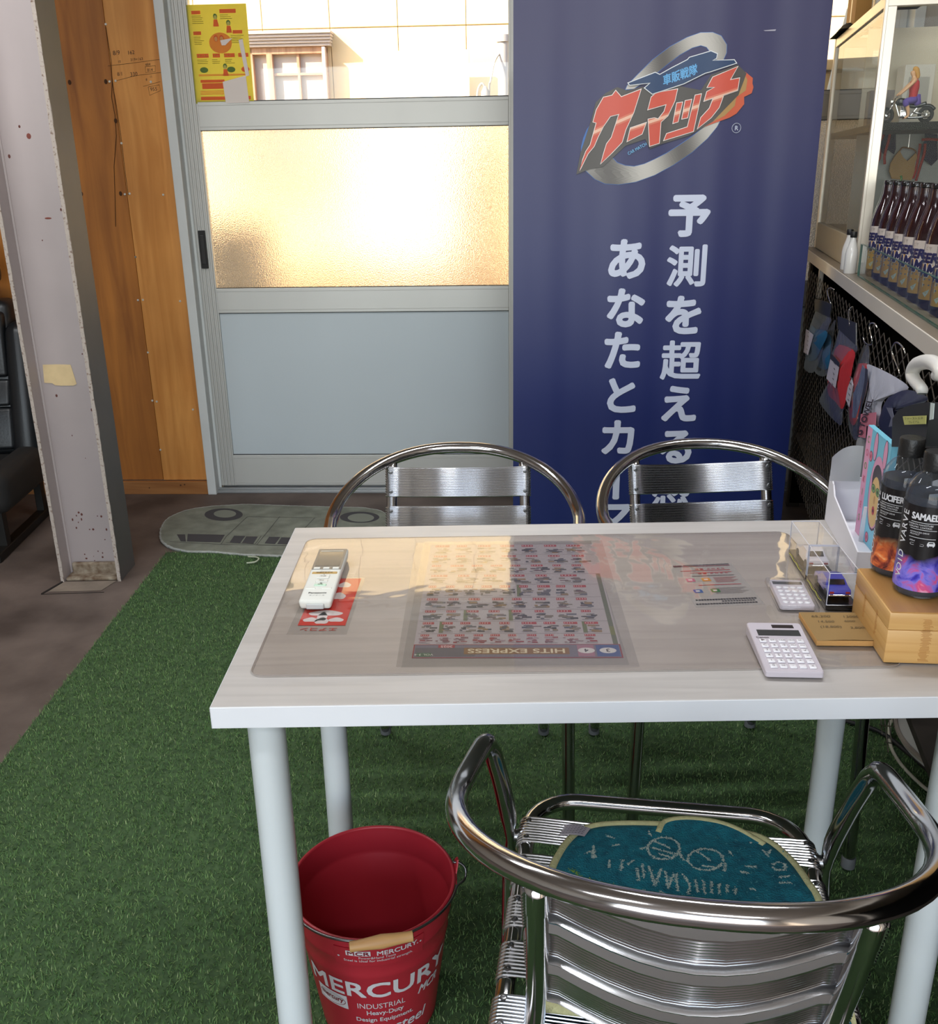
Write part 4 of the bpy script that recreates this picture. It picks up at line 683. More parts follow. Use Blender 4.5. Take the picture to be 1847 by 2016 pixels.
def ringc(p):
    t = (p[1]-.0*p[0]); k = .5+.5*math.sin(p[0]*26+p[1]*7)
    a, b = rgb(92, 88, 84), rgb(196, 192, 184); return tuple(a[i]+(b[i]-a[i])*k for i in range(3))
BL = rgb(60, 110, 180)
for k_ in ('ring_top', 'ring_bot', 'ring_left'): g.poly(offset_poly(D[k_], .0014), B(.0012), BL)
def strip_poly(P, d):
    tri = tessellate_polygon([[Vector((p[0], p[1], 0)) for p in P]])
    for t in tri:
        q = [P[i] for i in t]; # refine so that the metal gradient shows
        st = [q]
        for _k in range(3):
            n2 = []
            for T in st:
                m_ = [((T[i][0]+T[(i+1) % 3][0])/2, (T[i][1]+T[(i+1) % 3][1])/2) for i in range(3)]
                n2 += [[T[0], m_[0], m_[2]], [m_[0], T[1], m_[1]], [m_[2], m_[1], T[2]], m_]
            st = n2
        for T in st: g.add([bf(x, y, d) for x, y in T], [(0, 1, 2)], ringc((sum(p[0] for p in T)/3, sum(p[1] for p in T)/3)))
strip_poly(D['ring_top'], .0018); strip_poly(D['ring_bot'], .0018)
banner_finish(g.obj('emblem_ring', m_pr, bn, recalc=False, label='grey oval ring with a thin blue outline'))
g = G()
g.poly(D['flare1'], B(.0032), rgb(205, 92, 60)); g.poly(D['flare2'], B(.0036), rgb(176, 138, 82))
g.poly(D['dark'], B(.0041), rgb(78, 74, 70)); 
for p in D['red']: g.poly(offset_poly(p, .0038), B(.0046), rgb(54, 44, 42)); 
for p in D['red']: g.poly(offset_poly(p, .0022), B(.0051), rgb(226, 216, 210))
for p in D['red']: g.poly(p, B(.0056), rgb(206, 82, 62))
lo = [min(D['red'], key=lambda p: p[0][0])]
for k in ('shine', 'shine2', 'shine3'): pass
def clip_band(poly, A_, B_, w_):
    """part of a polygon lying in a slanted band, for the light streak across the letters"""
    import mathutils
    P = [Vector(p) for p in poly]; d = (Vector(B_)-Vector(A_)).normalized(); nn = Vector((-d.y, d.x)); c0 = nn.dot(Vector(A_))
    tri = tessellate_polygon([[Vector((p.x, p.y, 0)) for p in P]]); out = []
    for t in tri:
        T = [P[i] for i in t]
        for s, lim in ((1, c0-w_), (-1, -(c0+w_))):
            Q = []
            for i in range(len(T)):
                a, b = T[i], T[(i+1) % len(T)]; da, db = s*nn.dot(a)-lim, s*nn.dot(b)-lim
                if da >= 0: Q.append(a)
                if da*db < 0: Q.append(a+(b-a)*(da/(da-db)))
            T = Q
            if len(T) < 3: break
        if len(T) >= 3: out.append(T)
    return out
A_, B_ = D['shine'][0], D['shine'][1]; A2, B2 = D['shine2'][0], D['shine2'][1]; A3, B3 = D['shine3'][0], D['shine3'][1]
for w__, col_, dd in ((.009, rgb(214, 118, 92), .0060), (.0042, rgb(236, 186, 160), .0063)):
    for p, (a, b) in ((D['red'][0], (A_, B_)), (D['red'][1], (A2, B2)), (D['red'][2], (A2, B2)), (D['red'][3], (A2, B2)), (D['red'][4], (A2, B2)), (D['red'][5], (A2, B2)), (D['red'][6], (A3, B3))):
        for q in clip_band(p, a, b, w__): g.add([bf(v.x, v.y, dd) for v in q], [list(range(len(q)))], col_)
banner_finish(g.obj('logo_lettering', m_pr, bn, recalc=False, label='slanted red logo letters with white outline and orange flare'))
g = G(); g.poly(offset_poly(D['blueshape'], .001), B(.0066), rgb(220, 224, 226)); g.poly(offset_poly(D['blueshape'], -.0014), B(.0070), rgb(34, 62, 100))
a, b = D['kanji'][1]; a2, b2 = D['kanji'][2]
put_text(g, '車販戦隊', .031, lambda x, y: bf((a+a2)/2+x, (b+b2)/2+y, .0075), rgb(96, 168, 220), bold=.02, rot=.30, shear=.2, width=.104)
banner_finish(g.obj('logo_subtitle', m_pr, bn, recalc=False, label='small blue kanji on a dark blue streak'))
g = G()
(a0, b0), (a1, b1) = D['carmatch']; an = math.atan2(b1-b0, a1-a0)
put_text(g, 'CAR MATCH', .013, lambda x, y: bf((a0+a1)/2+x, (b0+b1)/2+y, .0072), rgb(110, 180, 220), width=.062, rot=an, bold=.01)
a, b = D['R']; put_text(g, 'R', .018, lambda x, y: bf(a+x, b+y, .002), rgb(190, 196, 214), bold=.02)
g.tube([bf(a+.0135*math.cos(t), b+.0135*math.sin(t), .0022) for t in np.linspace(0, 2*PI, 29)[:-1]], .0009, 4, closed=True, c=rgb(190, 196, 214))
banner_finish(g.obj('small_lettering', m_pr, bn, recalc=False))
LET = rgb(206, 212, 232)
for k, ch in (('yo', '予'), ('soku', '測'), ('wo', 'を'), ('cho', '超'), ('e', 'え'), ('ru', 'る'), ('kan', '感'), ('a', 'あ'), ('na', 'な'), ('ta', 'た'), ('to', 'と'), ('ka', 'カ'), ('bar', 'ー'), ('ma', 'マ')):
    a, b = D['glyph'][k]; g = G()
    put_text(g, ch, .135, lambda x, y: bf(a+x, b+y, .002), LET, bold=(.022 if ch in '測超感' else .034), rot=(-PI/2 if ch == 'ー' else 0))
    banner_finish(g.obj('white_character', m_pr, bn, recalc=False))
g = G(); g.poly(D['bscr'], B(.001), rgb(180, 178, 190)); banner_finish(g.obj('scratch', m_pr, bn, recalc=False))

# ================================================================== table
m_lam = wood('white_laminate', rgb(192, 190, 189), rgb(203, 201, 200), 3.5, rough=.42, ax=(.8, 14, 14), bump=.25, cr=(.35, .6))
m_edge = mat('white_edge_band', rgb(226, 228, 232), .35, var=.02)
m_leg = mat('white_powder_coat', rgb(220, 226, 228), .32, var=.03)
tb = thing('table', 'white laminate table with round white legs in the middle of the room', 'table', (0, 0, 0))
g = G(); g.bbox(-.001, 1.034, .001, .604, .7105, .7398, .0012); 
to = g.obj('tabletop', [m_lam], tb)
g = G(); g.bbox(-.0018, 1.0348, .0, .0016, .7108, .7392, .0006, seg=1); g.bbox(-.0018, -.0005, .0, .6045, .7108, .7392, .0005, seg=1); g.obj('edge_band', m_edge, to)
for i, (x, y, dx, dy) in enumerate(((.047, .066, 0, 0), (.054, .527, 0, 0), (.957, .518, 0, 0), (.927, .066, 0, 0))):
    g = G(); g.lathe([(.0236, .012), (.0236, .70), (.0245, .702), (.0245, .7105)], 40); lg = g.obj('leg', m_leg, tb, smooth=40, loc=(x, y, 0))
    g = G(); g.lathe([(.022, 0.0045), (.0245, .0055), (.0245, .013), (.022, .0145)], 32); g.obj('foot', mat('grey_plastic', rgb(150, 150, 150), .5), lg, smooth=40)
    g = G(); g.lathe([(.044, .7065), (.044, .7104)], 28); g.obj('mounting_plate', mat('plate_steel', rgb(190, 190, 190), .4, .8), lg, smooth=40)

# ------------------------------------------------------------------ prints lying under the clear desk mat
TZ = .7400
def sheet_thing(name, label, cat, cx_, cy_, w_, h_, rot, m, z=TZ, th=.0004):
    o = thing(name, label, cat, (cx_, cy_, z), math.radians(rot))
    g = G(); g.box(-w_/2, w_/2, -h_/2, h_/2, 0, th); g.obj('sheet', m, o)
    return o
m_sleeve = clear('clear_sleeve', (.985, .985, .985), rough=.08, haze=.03)
m_print = paint('flat_print', .6)
fy = sheet_thing('flyer', 'dense product leaflet with many small red price boxes under the desk mat', 'flyer', .3725, .308, .272, .398, -1.6, mat('leaflet_paper', rgb(190, 184, 188), .6))
g = G()
W2, H2 = .136, .199
def Q(x0, y0, x1, y1, c, z=.0006):
    """x from the left, y from the far edge, as seen from the camera side"""
    g.add([(-W2+x0*2*W2, H2-y0*2*H2, z), (-W2+x1*2*W2, H2-y0*2*H2, z), (-W2+x1*2*W2, H2-y1*2*H2, z), (-W2+x0*2*W2, H2-y1*2*H2, z)], [(0, 3, 2, 1)], c)
RD = rgb(176, 52, 58); rr = random.Random(11)
rows = [0.0, .115, .215, .315, .415, .53, .635, .73, .825, .905]
cnt = [7, 7, 8, 6, 9, 8, 8, 9, 10]
tones = [rgb(120, 112, 100), rgb(84, 84, 96), rgb(60, 60, 66), rgb(110, 84, 90), rgb(130, 120, 112), rgb(90, 96, 110), rgb(36, 36, 40), rgb(150, 120, 80)]
for r_, (ya, yb) in enumerate(zip(rows[:-1], rows[1:])):
    x = .015
    Q(.01, ya, .99, ya+.0022, rgb(120, 110, 120), .0005)
    n = cnt[r_]
    for k in range(n):
        w0 = (.955/n)*rr.uniform(.86, 1.08); x1 = min(.975, x+w0)
        hh = yb-ya
        if rr.random() < .08: Q(x, ya+.005, x+.022, yb-.004, rgb(108, 118, 74), .0007)
        Q(x+w0*.12, ya+hh*.08, x+w0*rr.uniform(.55, .8), ya+hh*.27, RD, .0008)
        for q in range(4): Q(x+w0*(.16+.12*q), ya+hh*.12, x+w0*(.2+.12*q), ya+hh*.22, rgb(220, 190, 190), .0011)
        for q in range(11):
            ax_ = x+w0*rr.uniform(.04, .62); ay = ya+hh*rr.uniform(.33, .78); bw_, bh = w0*rr.uniform(.12, .42), hh*rr.uniform(.05, .16)
            c = tones[rr.randrange(8)] if r_ != 8 else [rgb(150, 50, 60), rgb(130, 90, 100), rgb(170, 150, 160)][rr.randrange(3)]
            Q(ax_, ay, min(ax_+bw_, x1), ay+bh, c, .0008+.0001*q)
        Q(x+w0*.1, ya+hh*.86, x+w0*.75, ya+hh*.9, rgb(110, 104, 110), .0009)
        x = x1
for i in range(9): Q(.968, rows[3]+(rows[9]-rows[3])*i/9, .992, rows[3]+(rows[9]-rows[3])*(i+1)/9, [rgb(104, 112, 90), rgb(120, 126, 70)][i % 2 if i > 5 else 0], .0013)
Q(.0, .905, 1.0, 1.0, rgb(150, 40, 48), .0012); Q(.006, .909, .994, .995, rgb(120, 116, 132), .0014)
Q(.01, .93, .30, .99, rgb(98, 96, 104), .0016); Q(.02, .965, .09, .992, rgb(52, 96, 66), .0018); Q(.12, .911, .20, .93, rgb(170, 50, 56), .0018)
Q(.245, .93, .75, .975, rgb(140, 100, 50), .0018); Q(.79, .912, .87, .99, rgb(170, 120, 140), .0018); Q(.88, .912, .99, .99, rgb(64, 90, 150), .0018)
def FM(x0, y0): return lambda x, y: (-W2+x0*2*W2-x, H2-y0*2*H2-y, .0021)
put_text(g, 'HITS EXPRESS', .016, FM(.4975, .9525), rgb(236, 224, 190), bold=.02, width=.126)
put_text(g, '2025', .008, FM(.16, .921), rgb(230, 210, 210), bold=.02)
put_text(g, 'VOL 3-4', .007, FM(.055, .978), rgb(230, 240, 220))
for x0, t in ((.935, '3'), (.832, '4')):
    g.poly([(x0*2*W2-W2+.011*math.cos(a), H2-.95*2*H2+.0078*math.sin(a)) for a in np.linspace(0, 2*PI, 21)[:-1]], lambda a, b: (a, b, .0020), rgb(226, 224, 224)); put_text(g, t, .012, lambda x, y: (x0*2*W2-W2-x, H2-.95*2*H2-y, .0023), rgb(50, 50, 60), bold=.02)
g.v = [(a, b, .0004+c*.18) for a, b, c in g.v]
g.obj('print', m_print, fy, recalc=False)
sl = sheet_thing('document_sleeve', 'large clear document sleeve holding the product leaflet', 'sleeve', .3745, .302, .30, .436, -1.4, m_sleeve, z=TZ+.0009, th=.0002)
sl2 = sheet_thing('document_sleeve', 'second clear sleeve edge showing left of the product leaflet', 'sleeve', .362, .304, .295, .43, -.6, clear('clear_sleeve_b', (.98, .98, .98), rough=.1, haze=.01), z=TZ+.0001, th=.00015)
cd = sheet_thing('info_card', 'small clear card with red and black text right of the leaflet', 'card', .6745, .333, .1, .156, 3.2, clear('clear_card', (.98, .98, .98), rough=.1, haze=.25))
g = G(); W2, H2 = .05, .078
Q(.06, .03, .2, .065, rgb(120, 70, 80)); Q(.06, .055, .95, .07, rgb(130, 60, 70)); Q(.22, .025, .95, .04, rgb(60, 56, 60))
for y_, c in ((.17, RD), (.22, rgb(190, 90, 90)), (.3, rgb(90, 80, 80)), (.52, RD)): Q(.25 if y_ > .2 else .12, y_, .9, y_+.012, c)
for y_, n in ((.14, 1), (.25, 1)): put_text(g, 'カ タ ロ グ   無 料' if n else '', .006, lambda x, y: (.01-x, H2-y_*2*H2-y, .0009), RD, bold=.02)
for x0, y0, c in ((.12, .36, rgb(200, 110, 140)), (.36, .36, rgb(214, 150, 60)), (.12, .62, rgb(60, 100, 170)), (.38, .62, rgb(70, 140, 80))): Q(x0, y0, x0+.13, y0+.075, c); Q(x0+.03, y0+.02, x0+.09, y0+.05, rgb(220, 220, 220), .0008)
for k in range(6): Q(.55, .35+k*.022, .9-.04*(k % 3), .357+k*.022, rgb(170, 80, 80))
for k in range(8): Q(.42, .60+k*.024, .93-.05*(k % 3), .606+k*.024, rgb(100, 90, 90)) if k < 6 else None
for k in range(22):
    Q(.06+.9*k/22, .84, .06+.9*k/22+.032, .868, INK if False else rgb(44, 44, 44)); 
    if k > 9: Q(.02+.9*k/22, .885, .02+.9*k/22+.03, .905, rgb(44, 44, 44))
    Q(.03+.9*k/22, .93, .03+.9*k/22+.032, .955, rgb(44, 44, 44))
g.v = [(a, b, .0004+c*.3) for a, b, c in g.v]
g.obj('print', m_print, cd, recalc=False)
rc = sheet_thing('red_card', 'red card with white shapes in a clear sleeve under the remote control', 'card', .101, .281, .082, .193, -2, m_sleeve, z=TZ+.0001, th=.0003)
g = G(); W2, H2 = .041, .0965
Q(.12, .02, .93, .86, rgb(206, 44, 30)); WH = rgb(224, 218, 220)
for cx_, cy_, rx_, ry_ in ((.5, .79, .12, .05), (.3, .77, .13, .035), (.74, .77, .13, .035), (.52, .66, .3, .045), (.48, .72, .09, .07), (.62, .36, .14, .06), (.66, .15, .12, .05), (.35, .4, .12, .06), (.38, .2, .12, .05)):
    g.poly([(-W2+(cx_+rx_*math.cos(a))*2*W2, H2-(cy_+ry_*math.sin(a)*(1+.2*math.sin(3*a)))*2*H2) for a in np.linspace(0, 2*PI, 21)[:-1]], lambda a, b: (a, b, .0008), WH)
put_text(g, 'エアコン', .011, lambda x, y: (-x, H2-.92*2*H2-y, .0008), rgb(190, 60, 50), bold=.02, width=.05)
g.v = [(a, b, .0003+c*.3) for a, b, c in g.v]
g.obj('print', m_print, rc, recalc=False)
# clear mat
dm = thing('desk_mat', 'clear plastic desk mat with rounded corners covering the tabletop', 'desk mat')
g = G(); rp = rrect(.030, .848, .071, .542, .018, 6)
def matm():
    m = clear('desk_mat_vinyl', (.955, .935, .92), rough=.025, gl=1.5)
    n = m.node_tree.nodes; l = m.node_tree.links
    tc = n.new('ShaderNodeTexCoord'); t = n.new('ShaderNodeTexNoise'); t.inputs['Scale'].default_value = 5.5; t.inputs['Detail'].default_value = 2.5; t.inputs['Distortion'].default_value = .6
    l.new(tc.outputs['Object'], t.inputs['Vector']); bp = n.new('ShaderNodeBump'); bp.inputs['Strength'].default_value = .5; bp.inputs['Distance'].default_value = .0035
    l.new(t.outputs['Fac'], bp.inputs['Height'])
    for x in n:
        if x.type in ('BSDF_GLOSSY',): l.new(bp.outputs[0], x.inputs['Normal'])
    return m
g.poly(rp, lambda a, b: (a, b, .7413), thick=(0, 0, .0011)); g.obj('sheet', matm(), dm)
g = G(); g.tube([(a, b, .7418) for a, b in rp], .0007, 5, closed=True); g.obj('cut_edge', mat('mat_cut_edge', rgb(150, 140, 134), .4), dm)

MZ = .7426
# ------------------------------------------------------------------ remote control
rm = thing('remote_control', 'white air conditioner remote control lying on the red card', 'remote control', (.087, .353, MZ), math.radians(-.8))
m_wp = mat('remote_white', rgb(226, 226, 218), .4, var=.02); m_wp2 = mat('remote_grey', rgb(196, 198, 196), .45)
g = G(); bm = bmesh.new(); bmesh.ops.create_cube(bm, size=1)
for v in bm.verts:
    tz = .019 if v.co.y > 0 else .0145
    k = .9 if v.co.z < 0 else 1; v.co = Vector((v.co.x*.049*k, v.co.y*(.188 if v.co.z < 0 else .192), (v.co.z+.5)*tz))
bmesh.ops.bevel(bm, geom=bm.edges[:], offset=.0045, segments=3, profile=.5, affect='EDGES'); g.bm(bm)
g.obj('housing', m_wp, rm, smooth=50)
def RP(y): return .0145+(y+.096)/.192*.0045
g = G(); g.poly(rrect(-.0225, .0225, .012, .091, .002, 3), lambda a, b: (a, b, RP(b)-.0002), thick=(0, 0, .0006)); sc = g.obj('display_frame', mat('silver_bezel', rgb(150, 148, 144), .3, .6), rm)
g = G(); g.poly(rrect(-.019, .019, .024, .083, .001, 2), lambda a, b: (a, b, RP(b)+.0003), thick=(0, 0, .0004)); g.obj('display', mat('lcd_brown', rgb(120, 108, 92), .12, coat=1), sc, label='brownish liquid crystal display')
g = G(); g.box(-.018, .018, .0795, .0815, .0197, .0199); g.obj('display_line', mat('lcd_line', rgb(226, 224, 214), .5), sc)
def btn(x0, x1, y0, y1, m, h=.0012, nm='button'):
    g = G(); g.bbox(x0, x1, y0, y1, RP((y0+y1)/2)-.001, RP((y0+y1)/2)+h, .0006, seg=1); return g.obj(nm, m, rm)
for k in (-1, 0, 1): btn(k*.0145-.005, k*.0145+.005, .0135, .0195, m_wp)
btn(-.019, .019, -.004, .002, mat('button_gold', rgb(190, 156, 96), .4))
btn(-.0095, .0095, -.022, -.010, m_wp, .002); btn(-.009, .009, -.034, -.027, m_wp, .0018); btn(-.009, .009, -.047, -.0415, mat('button_mint', rgb(196, 222, 200), .4), .0018)
for x in (-.0145, .0095): btn(x-.006, x+.009, -.057, -.053, m_wp, .0012)
g = G(); put_text(g, 'Panasonic', .0068, lambda x, y: (x, -.070+y, RP(-.07)+.0003), rgb(40, 40, 40), bold=.02, width=.026)
put_text(g, 'ナノイー X', .0045, lambda x, y: (x, -.078+y, RP(-.078)+.0003), rgb(100, 100, 100)); put_text(g, '快適おまかせ', .0042, lambda x, y: (x, -.001+y, RP(0)+.0014), rgb(70, 50, 20), bold=.02)
put_text(g, 'Eolia', .008, lambda x, y: (x, .0065+y, RP(.006)+.0003), rgb(214, 214, 210)); put_text(g, '▲', .005, lambda x, y: (x, -.007+y, RP(-.007)+.0003), rgb(30, 30, 30)); put_text(g, '▼', .0045, lambda x, y: (x, -.038+y, RP(-.04)+.0003), rgb(30, 30, 30))
put_text(g, '冷房', .005, lambda x, y: (x, -.016+y, RP(-.016)+.0022), rgb(60, 60, 60)); put_text(g, '停止', .004, lambda x, y: (x, -.0305+y, RP(-.03)+.002), rgb(60, 60, 60)); put_text(g, '暖房', .004, lambda x, y: (x, -.0443+y, RP(-.044)+.002), rgb(40, 90, 60))
g.obj('print', m_print, rm, recalc=False)
g = G(); g.bbox(-.0125, .0125, -.0985, -.094, .002, .010, .0015); g.obj('battery_cover', m_wp2, rm)

# ------------------------------------------------------------------ calculators
m_calc = mat('calculator_white', rgb(196, 188, 196), .4); m_key = mat('key_white', rgb(232, 230, 234), .35); m_solar = mat('solar_cell', rgb(48, 42, 44), .15, coat=1); m_lcd = mat('calc_lcd', rgb(62, 64, 66), .12, coat=1)
def calc(name, label, cx_, cy_, w_, h_, t0, t1, rot, rows_, cols_, rounded, key_y, lcd, solar):
    o = thing(name, label, 'calculator', (cx_, cy_, MZ), math.radians(rot))
    top = lambda y: t0+(t1-t0)*(y/h_+.5)
    g = G(); g.v = []; P2 = rrect(-w_/2, w_/2, -h_/2, h_/2, .004, 4); n = len(P2)
    v = [(a, b, .0005) for a, b in P2]+[(a, b, top(b)-.0012) for a, b in P2]+[(a*.975, b*.985, top(b)) for a, b in P2]
    g.add(v, [list(range(n))[::-1]]+[(i, (i+1) % n, (i+1) % n+n, i+n) for i in range(n)]+[(i+n, (i+1) % n+n, (i+1) % n+2*n, i+2*n) for i in range(n)]+[[i+2*n for i in range(n)]])
    g.obj('body', m_calc, o, smooth=35)
    for nm, (x0, x1, y0, y1), m in (('display', lcd, m_lcd), ('solar_panel', solar, m_solar)):
        if x0 is None: continue
        g = G(); g.poly([(x0, y0), (x1, y0), (x1, y1), (x0, y1)], lambda a, b: (a, b, top(b)-.0002), thick=(0, 0, .0005)); g.obj(nm, m, o)
    km = None; y0, y1 = key_y
    lab = {}
    for r_ in range(rows_):
        for c_ in range(cols_):
            x = -w_*.42+(c_+.5)*w_*.84/cols_; y = y1+(r_+.5)*(y0-y1)/rows_
            if km is None:
                kw, kh = w_*.84/cols_*.37, (y1-y0)/rows_*.33; g = G()
                if rounded: g.lathe([(kw*1.15, 0), (kw*1.1, .0014), (kw*.6, .0021), (.0002, .0023)], 14, sy=.85, cap=False)
                else: g.bbox(-kw, kw, -kh, kh, 0, .0022, .0007)
                k = g.obj('key', m_key, o, smooth=50); km = k.data
            else: k = bpy.data.objects.new('key', km); COL.objects.link(k); k.parent = o
            k.location = (x, y, top(y)-.0003); lab[(r_, c_)] = (x, y, top(y)+.0021)
    return o, lab, top
c1, lb, _ = calc('calculator', 'larger white calculator with square keys at the front of the desk mat', .7062, .1045, .070, .121, .008, .015, -4.0, 6, 5, False, (-.055, .018), (-.026, .0285, .026, .041), (-.004, .024, .046, .0545))
g = G(); keys = ['', 'MC', 'MR', 'M-', 'M+', '7', '8', '9', '%', '√', '4', '5', '6', '×', '÷', '1', '2', '3', '+', '-', '0', '00', '.', '+', '=', '']
kk = [['▶', 'GT', 'TAX', 'MRC', 'M-'], ['C', '±', '→', 'MU', 'M+'], ['7', '8', '9', '%', '√'], ['4', '5', '6', '×', '÷'], ['1', '2', '3', '+', '-'], ['0', '00', '.', '', '=']]
for (r_, c_), (x, y, z) in lb.items():
    if kk[r_][c_]: put_text(g, kk[r_][c_], .0062 if len(kk[r_][c_]) < 2 else .0042, lambda a, b: (x+a, y+b, z), rgb(110, 100, 104))
put_text(g, 'Canon', .0062, lambda a, b: (-.022+a, .0215+b, _(.0215)+.0003), rgb(90, 84, 88), bold=.02)
g.obj('key_print', m_print, c1, recalc=False)
c2, lb, _ = calc('calculator', 'small calculator with round white keys in a clear bag beside the toy cars', .7715, .2755, .0475, .088, .007, .0085, -6, 5, 4, True, (-.039, .022), (-.021, .021, .0275, .037), (None,)*4)
m_bag = clear('thin_plastic_bag', (.98, .98, .98), rough=.08, haze=.03)
g = G(); g.bbox(-.029, .028, -.053, .049, .0002, .0105, .003); b_ = g.obj('plastic_sleeve', m_bag, c2, smooth=50)

# ------------------------------------------------------------------ toy cars in clear cases
m_acr = clear('acrylic_case', (.97, .97, .98), rough=.02); m_blk = mat('glossy_black', rgb(18, 18, 20), .2, coat=.5)
m_tyre = mat('tyre_black', rgb(24, 24, 24), .7); m_win = mat('toy_window', rgb(30, 32, 38), .1, coat=1); m_crm = mat('toy_chrome', rgb(210, 210, 210), .2, 1)
def toy_car(parent, body):
    g = G(); 
    prof = [(-.036, .006), (-.0365, .012), (-.034, .0155), (-.020, .0165), (-.013, .0235), (.008, .0245), (.016, .0175), (.034, .0155), (.0365, .011), (.036, .006)]
    n = len(prof); v = []
    for sx, k in ((-1, 1.), (-1, .96), (1, .96), (1, 1.)): pass
    xs = [-.0155, -.0150, .0150, .0155]
    for xi, x in enumerate(xs):
        for (y, z) in prof:
            zz = z
            kx = x*(.82 if z > .018 else 1.)
            v.append((kx, y, zz))
    f = [(a*n+i, a*n+i+1, (a+1)*n+i+1, (a+1)*n+i) for a in range(3) for i in range(n-1)]+[list(range(n))[::-1], [3*n+i for i in range(n)]]+[(a*n, (a+1)*n, (a+1)*n+n-1, a*n+n-1) for a in range(3)]
    g.add(v, f); bd_ = g.obj('car_body', body, parent, smooth=30, loc=(0, 0, .008))
    g = G()
    g.add([(-.0118, -.0195, .0172), (.0118, -.0195, .0172), (.011, -.0138, .0232), (-.011, -.0138, .0232)], [(0, 1, 2, 3)])
    g.add([(-.0118, .0152, .0185), (.0118, .0152, .0185), (.011, .0092, .0243), (-.011, .0092, .0243)], [(0, 1, 2, 3)])
    for s in (-1, 1): g.add([(s*.0131, -.0165, .0178), (s*.0131, .0135, .0185), (s*.0129, .0075, .0235), (s*.0129, -.0118, .0227)], [(0, 1, 2, 3)])
    g.v = [(x*1.01, y*1.03, z+.0003) for x, y, z in g.v]; g.obj('car_window', m_win, bd_, recalc=False)
    for sx in (-1, 1):
        for y in (-.0235, .0235):
            g = G(); g.lathe([(.003, -.003), (.0065, -.003), (.0068, 0), (.0065, .003), (.003, .003)], 16, axis='x'); w0 = g.obj('wheel', m_tyre, bd_, smooth=40, loc=(sx*.0135, y, .0065))
    g = G(); g.bbox(-.0155, .0155, -.0385, -.0355, .0065, .0095, .001); g.bbox(-.0155, .0155, .0355, .038, .0065, .0095, .001); g.obj('bumper', m_crm, bd_)
    g = G()
    for s in (-1, 1): g.bbox(s*.011-.003, s*.011+.003, -.0372, -.0358, .0105, .0135, .0004, seg=1)
    g.obj('tail_lamp', mat('toy_lamp', rgb(150, 40, 40), .3), bd_)
    return bd_
def case(label, x, y, rot, body, z=MZ):
    o = thing('display_case', label, 'display case', (x, y, z), math.radians(rot))
    g = G(); g.bbox(-.022, .022, -.052, .052, 0, .008, .001); g.obj('base', m_blk, o)
    g = G(); g.add(*(lambda t: (t.v, t.f))(G().box(-.0215, .0215, -.0515, .0515, .008, .056))); g.obj('cover', m_acr, o)
    g = G()
    for sx in (-1, 1):
        for sy in (-1, 1): g.tube([(sx*.0214, sy*.0514, .008), (sx*.0214, sy*.0514, .056)], .0007, 4)
    for sy in (-1, 1): g.tube([(-.0214, sy*.0514, .056), (.0214, sy*.0514, .056)], .0007, 4)
    for sx in (-1, 1): g.tube([(sx*.0214, -.0514, .056), (sx*.0214, .0514, .056)], .0007, 4)
    g.obj('cover_edge', mat('acrylic_edge', rgb(190, 192, 206), .2, 0), o)
    g = G(); P = smooth_path([(-.0225, .045, .004), (-.0225, .03, .0055), (-.0225, .015, .003), (-.0225, 0, .0055), (-.0225, -.015, .003), (-.0225, -.03, .005)], 3); g.tube(P, .0004, 4); g.obj('script_lettering', mat('yellow_script', rgb(200, 200, 70), .5), o)
    car = thing('toy_car', body[1], 'toy car', (x, y, z), math.radians(rot))
    toy_car(car, body[0])
    return o
case('clear case with the white toy car, behind the blue one', .838, .388, -4, (mat('toy_white', rgb(216, 212, 216), .25, coat=1), 'white toy car in the clear case nearer the back edge'))
case('clear case with the blue toy car, beside the small calculator', .831, .2815, -4, (mat('toy_blue', rgb(66, 70, 170), .25, coat=1), 'blue toy car in the clear case beside the small calculator'))

# ------------------------------------------------------------------ note pad, bamboo box, bottles
np_ = thing('note_pad', 'brown paper memo pad with handwritten sums half under the bamboo box', 'note pad', (.806, .166, MZ), math.radians(-3))
m_kraft = mat('kraft_paper', rgb(150, 120, 72), .8, var=.08, vscale=12)
g = G(); g.box(-.047, .047, -.042, .042, 0, .0075)
for k in range(7): g.box(-.0475, .0475, -.0424, .042, .0005+k*.001, .0009+k*.001)
g.obj('pages', mat('page_edges', rgb(206, 160, 98), .8), np_)
g = G(); g.grid(10, 4, lambda u_, v_: (-.047+.094*u_, -.044+.086*v_, .0078+.0022*max(0, 1-v_*3)*max(0, math.sin(u_*PI*.9+.2)))); g.obj('top_sheet', m_kraft, np_, smooth=180)
g = G(); IK = rgb(92, 74, 44)
for t_, x, y, s_ in (('65,200', -.022, .028, .0095), ('13000', .018, .028, .009), ('14,500', -.020, .012, .0085), ('4000', .012, .014, .0075), ('(18,800)', -.018, -.004, .0085), ('2,8000', .018, -.006, .0085)):
    put_text(g, t_, s_, lambda a, b: (x+a, y+b, .0086), IK, shear=.15)
g.obj('handwriting', m_print, np_, recalc=False)

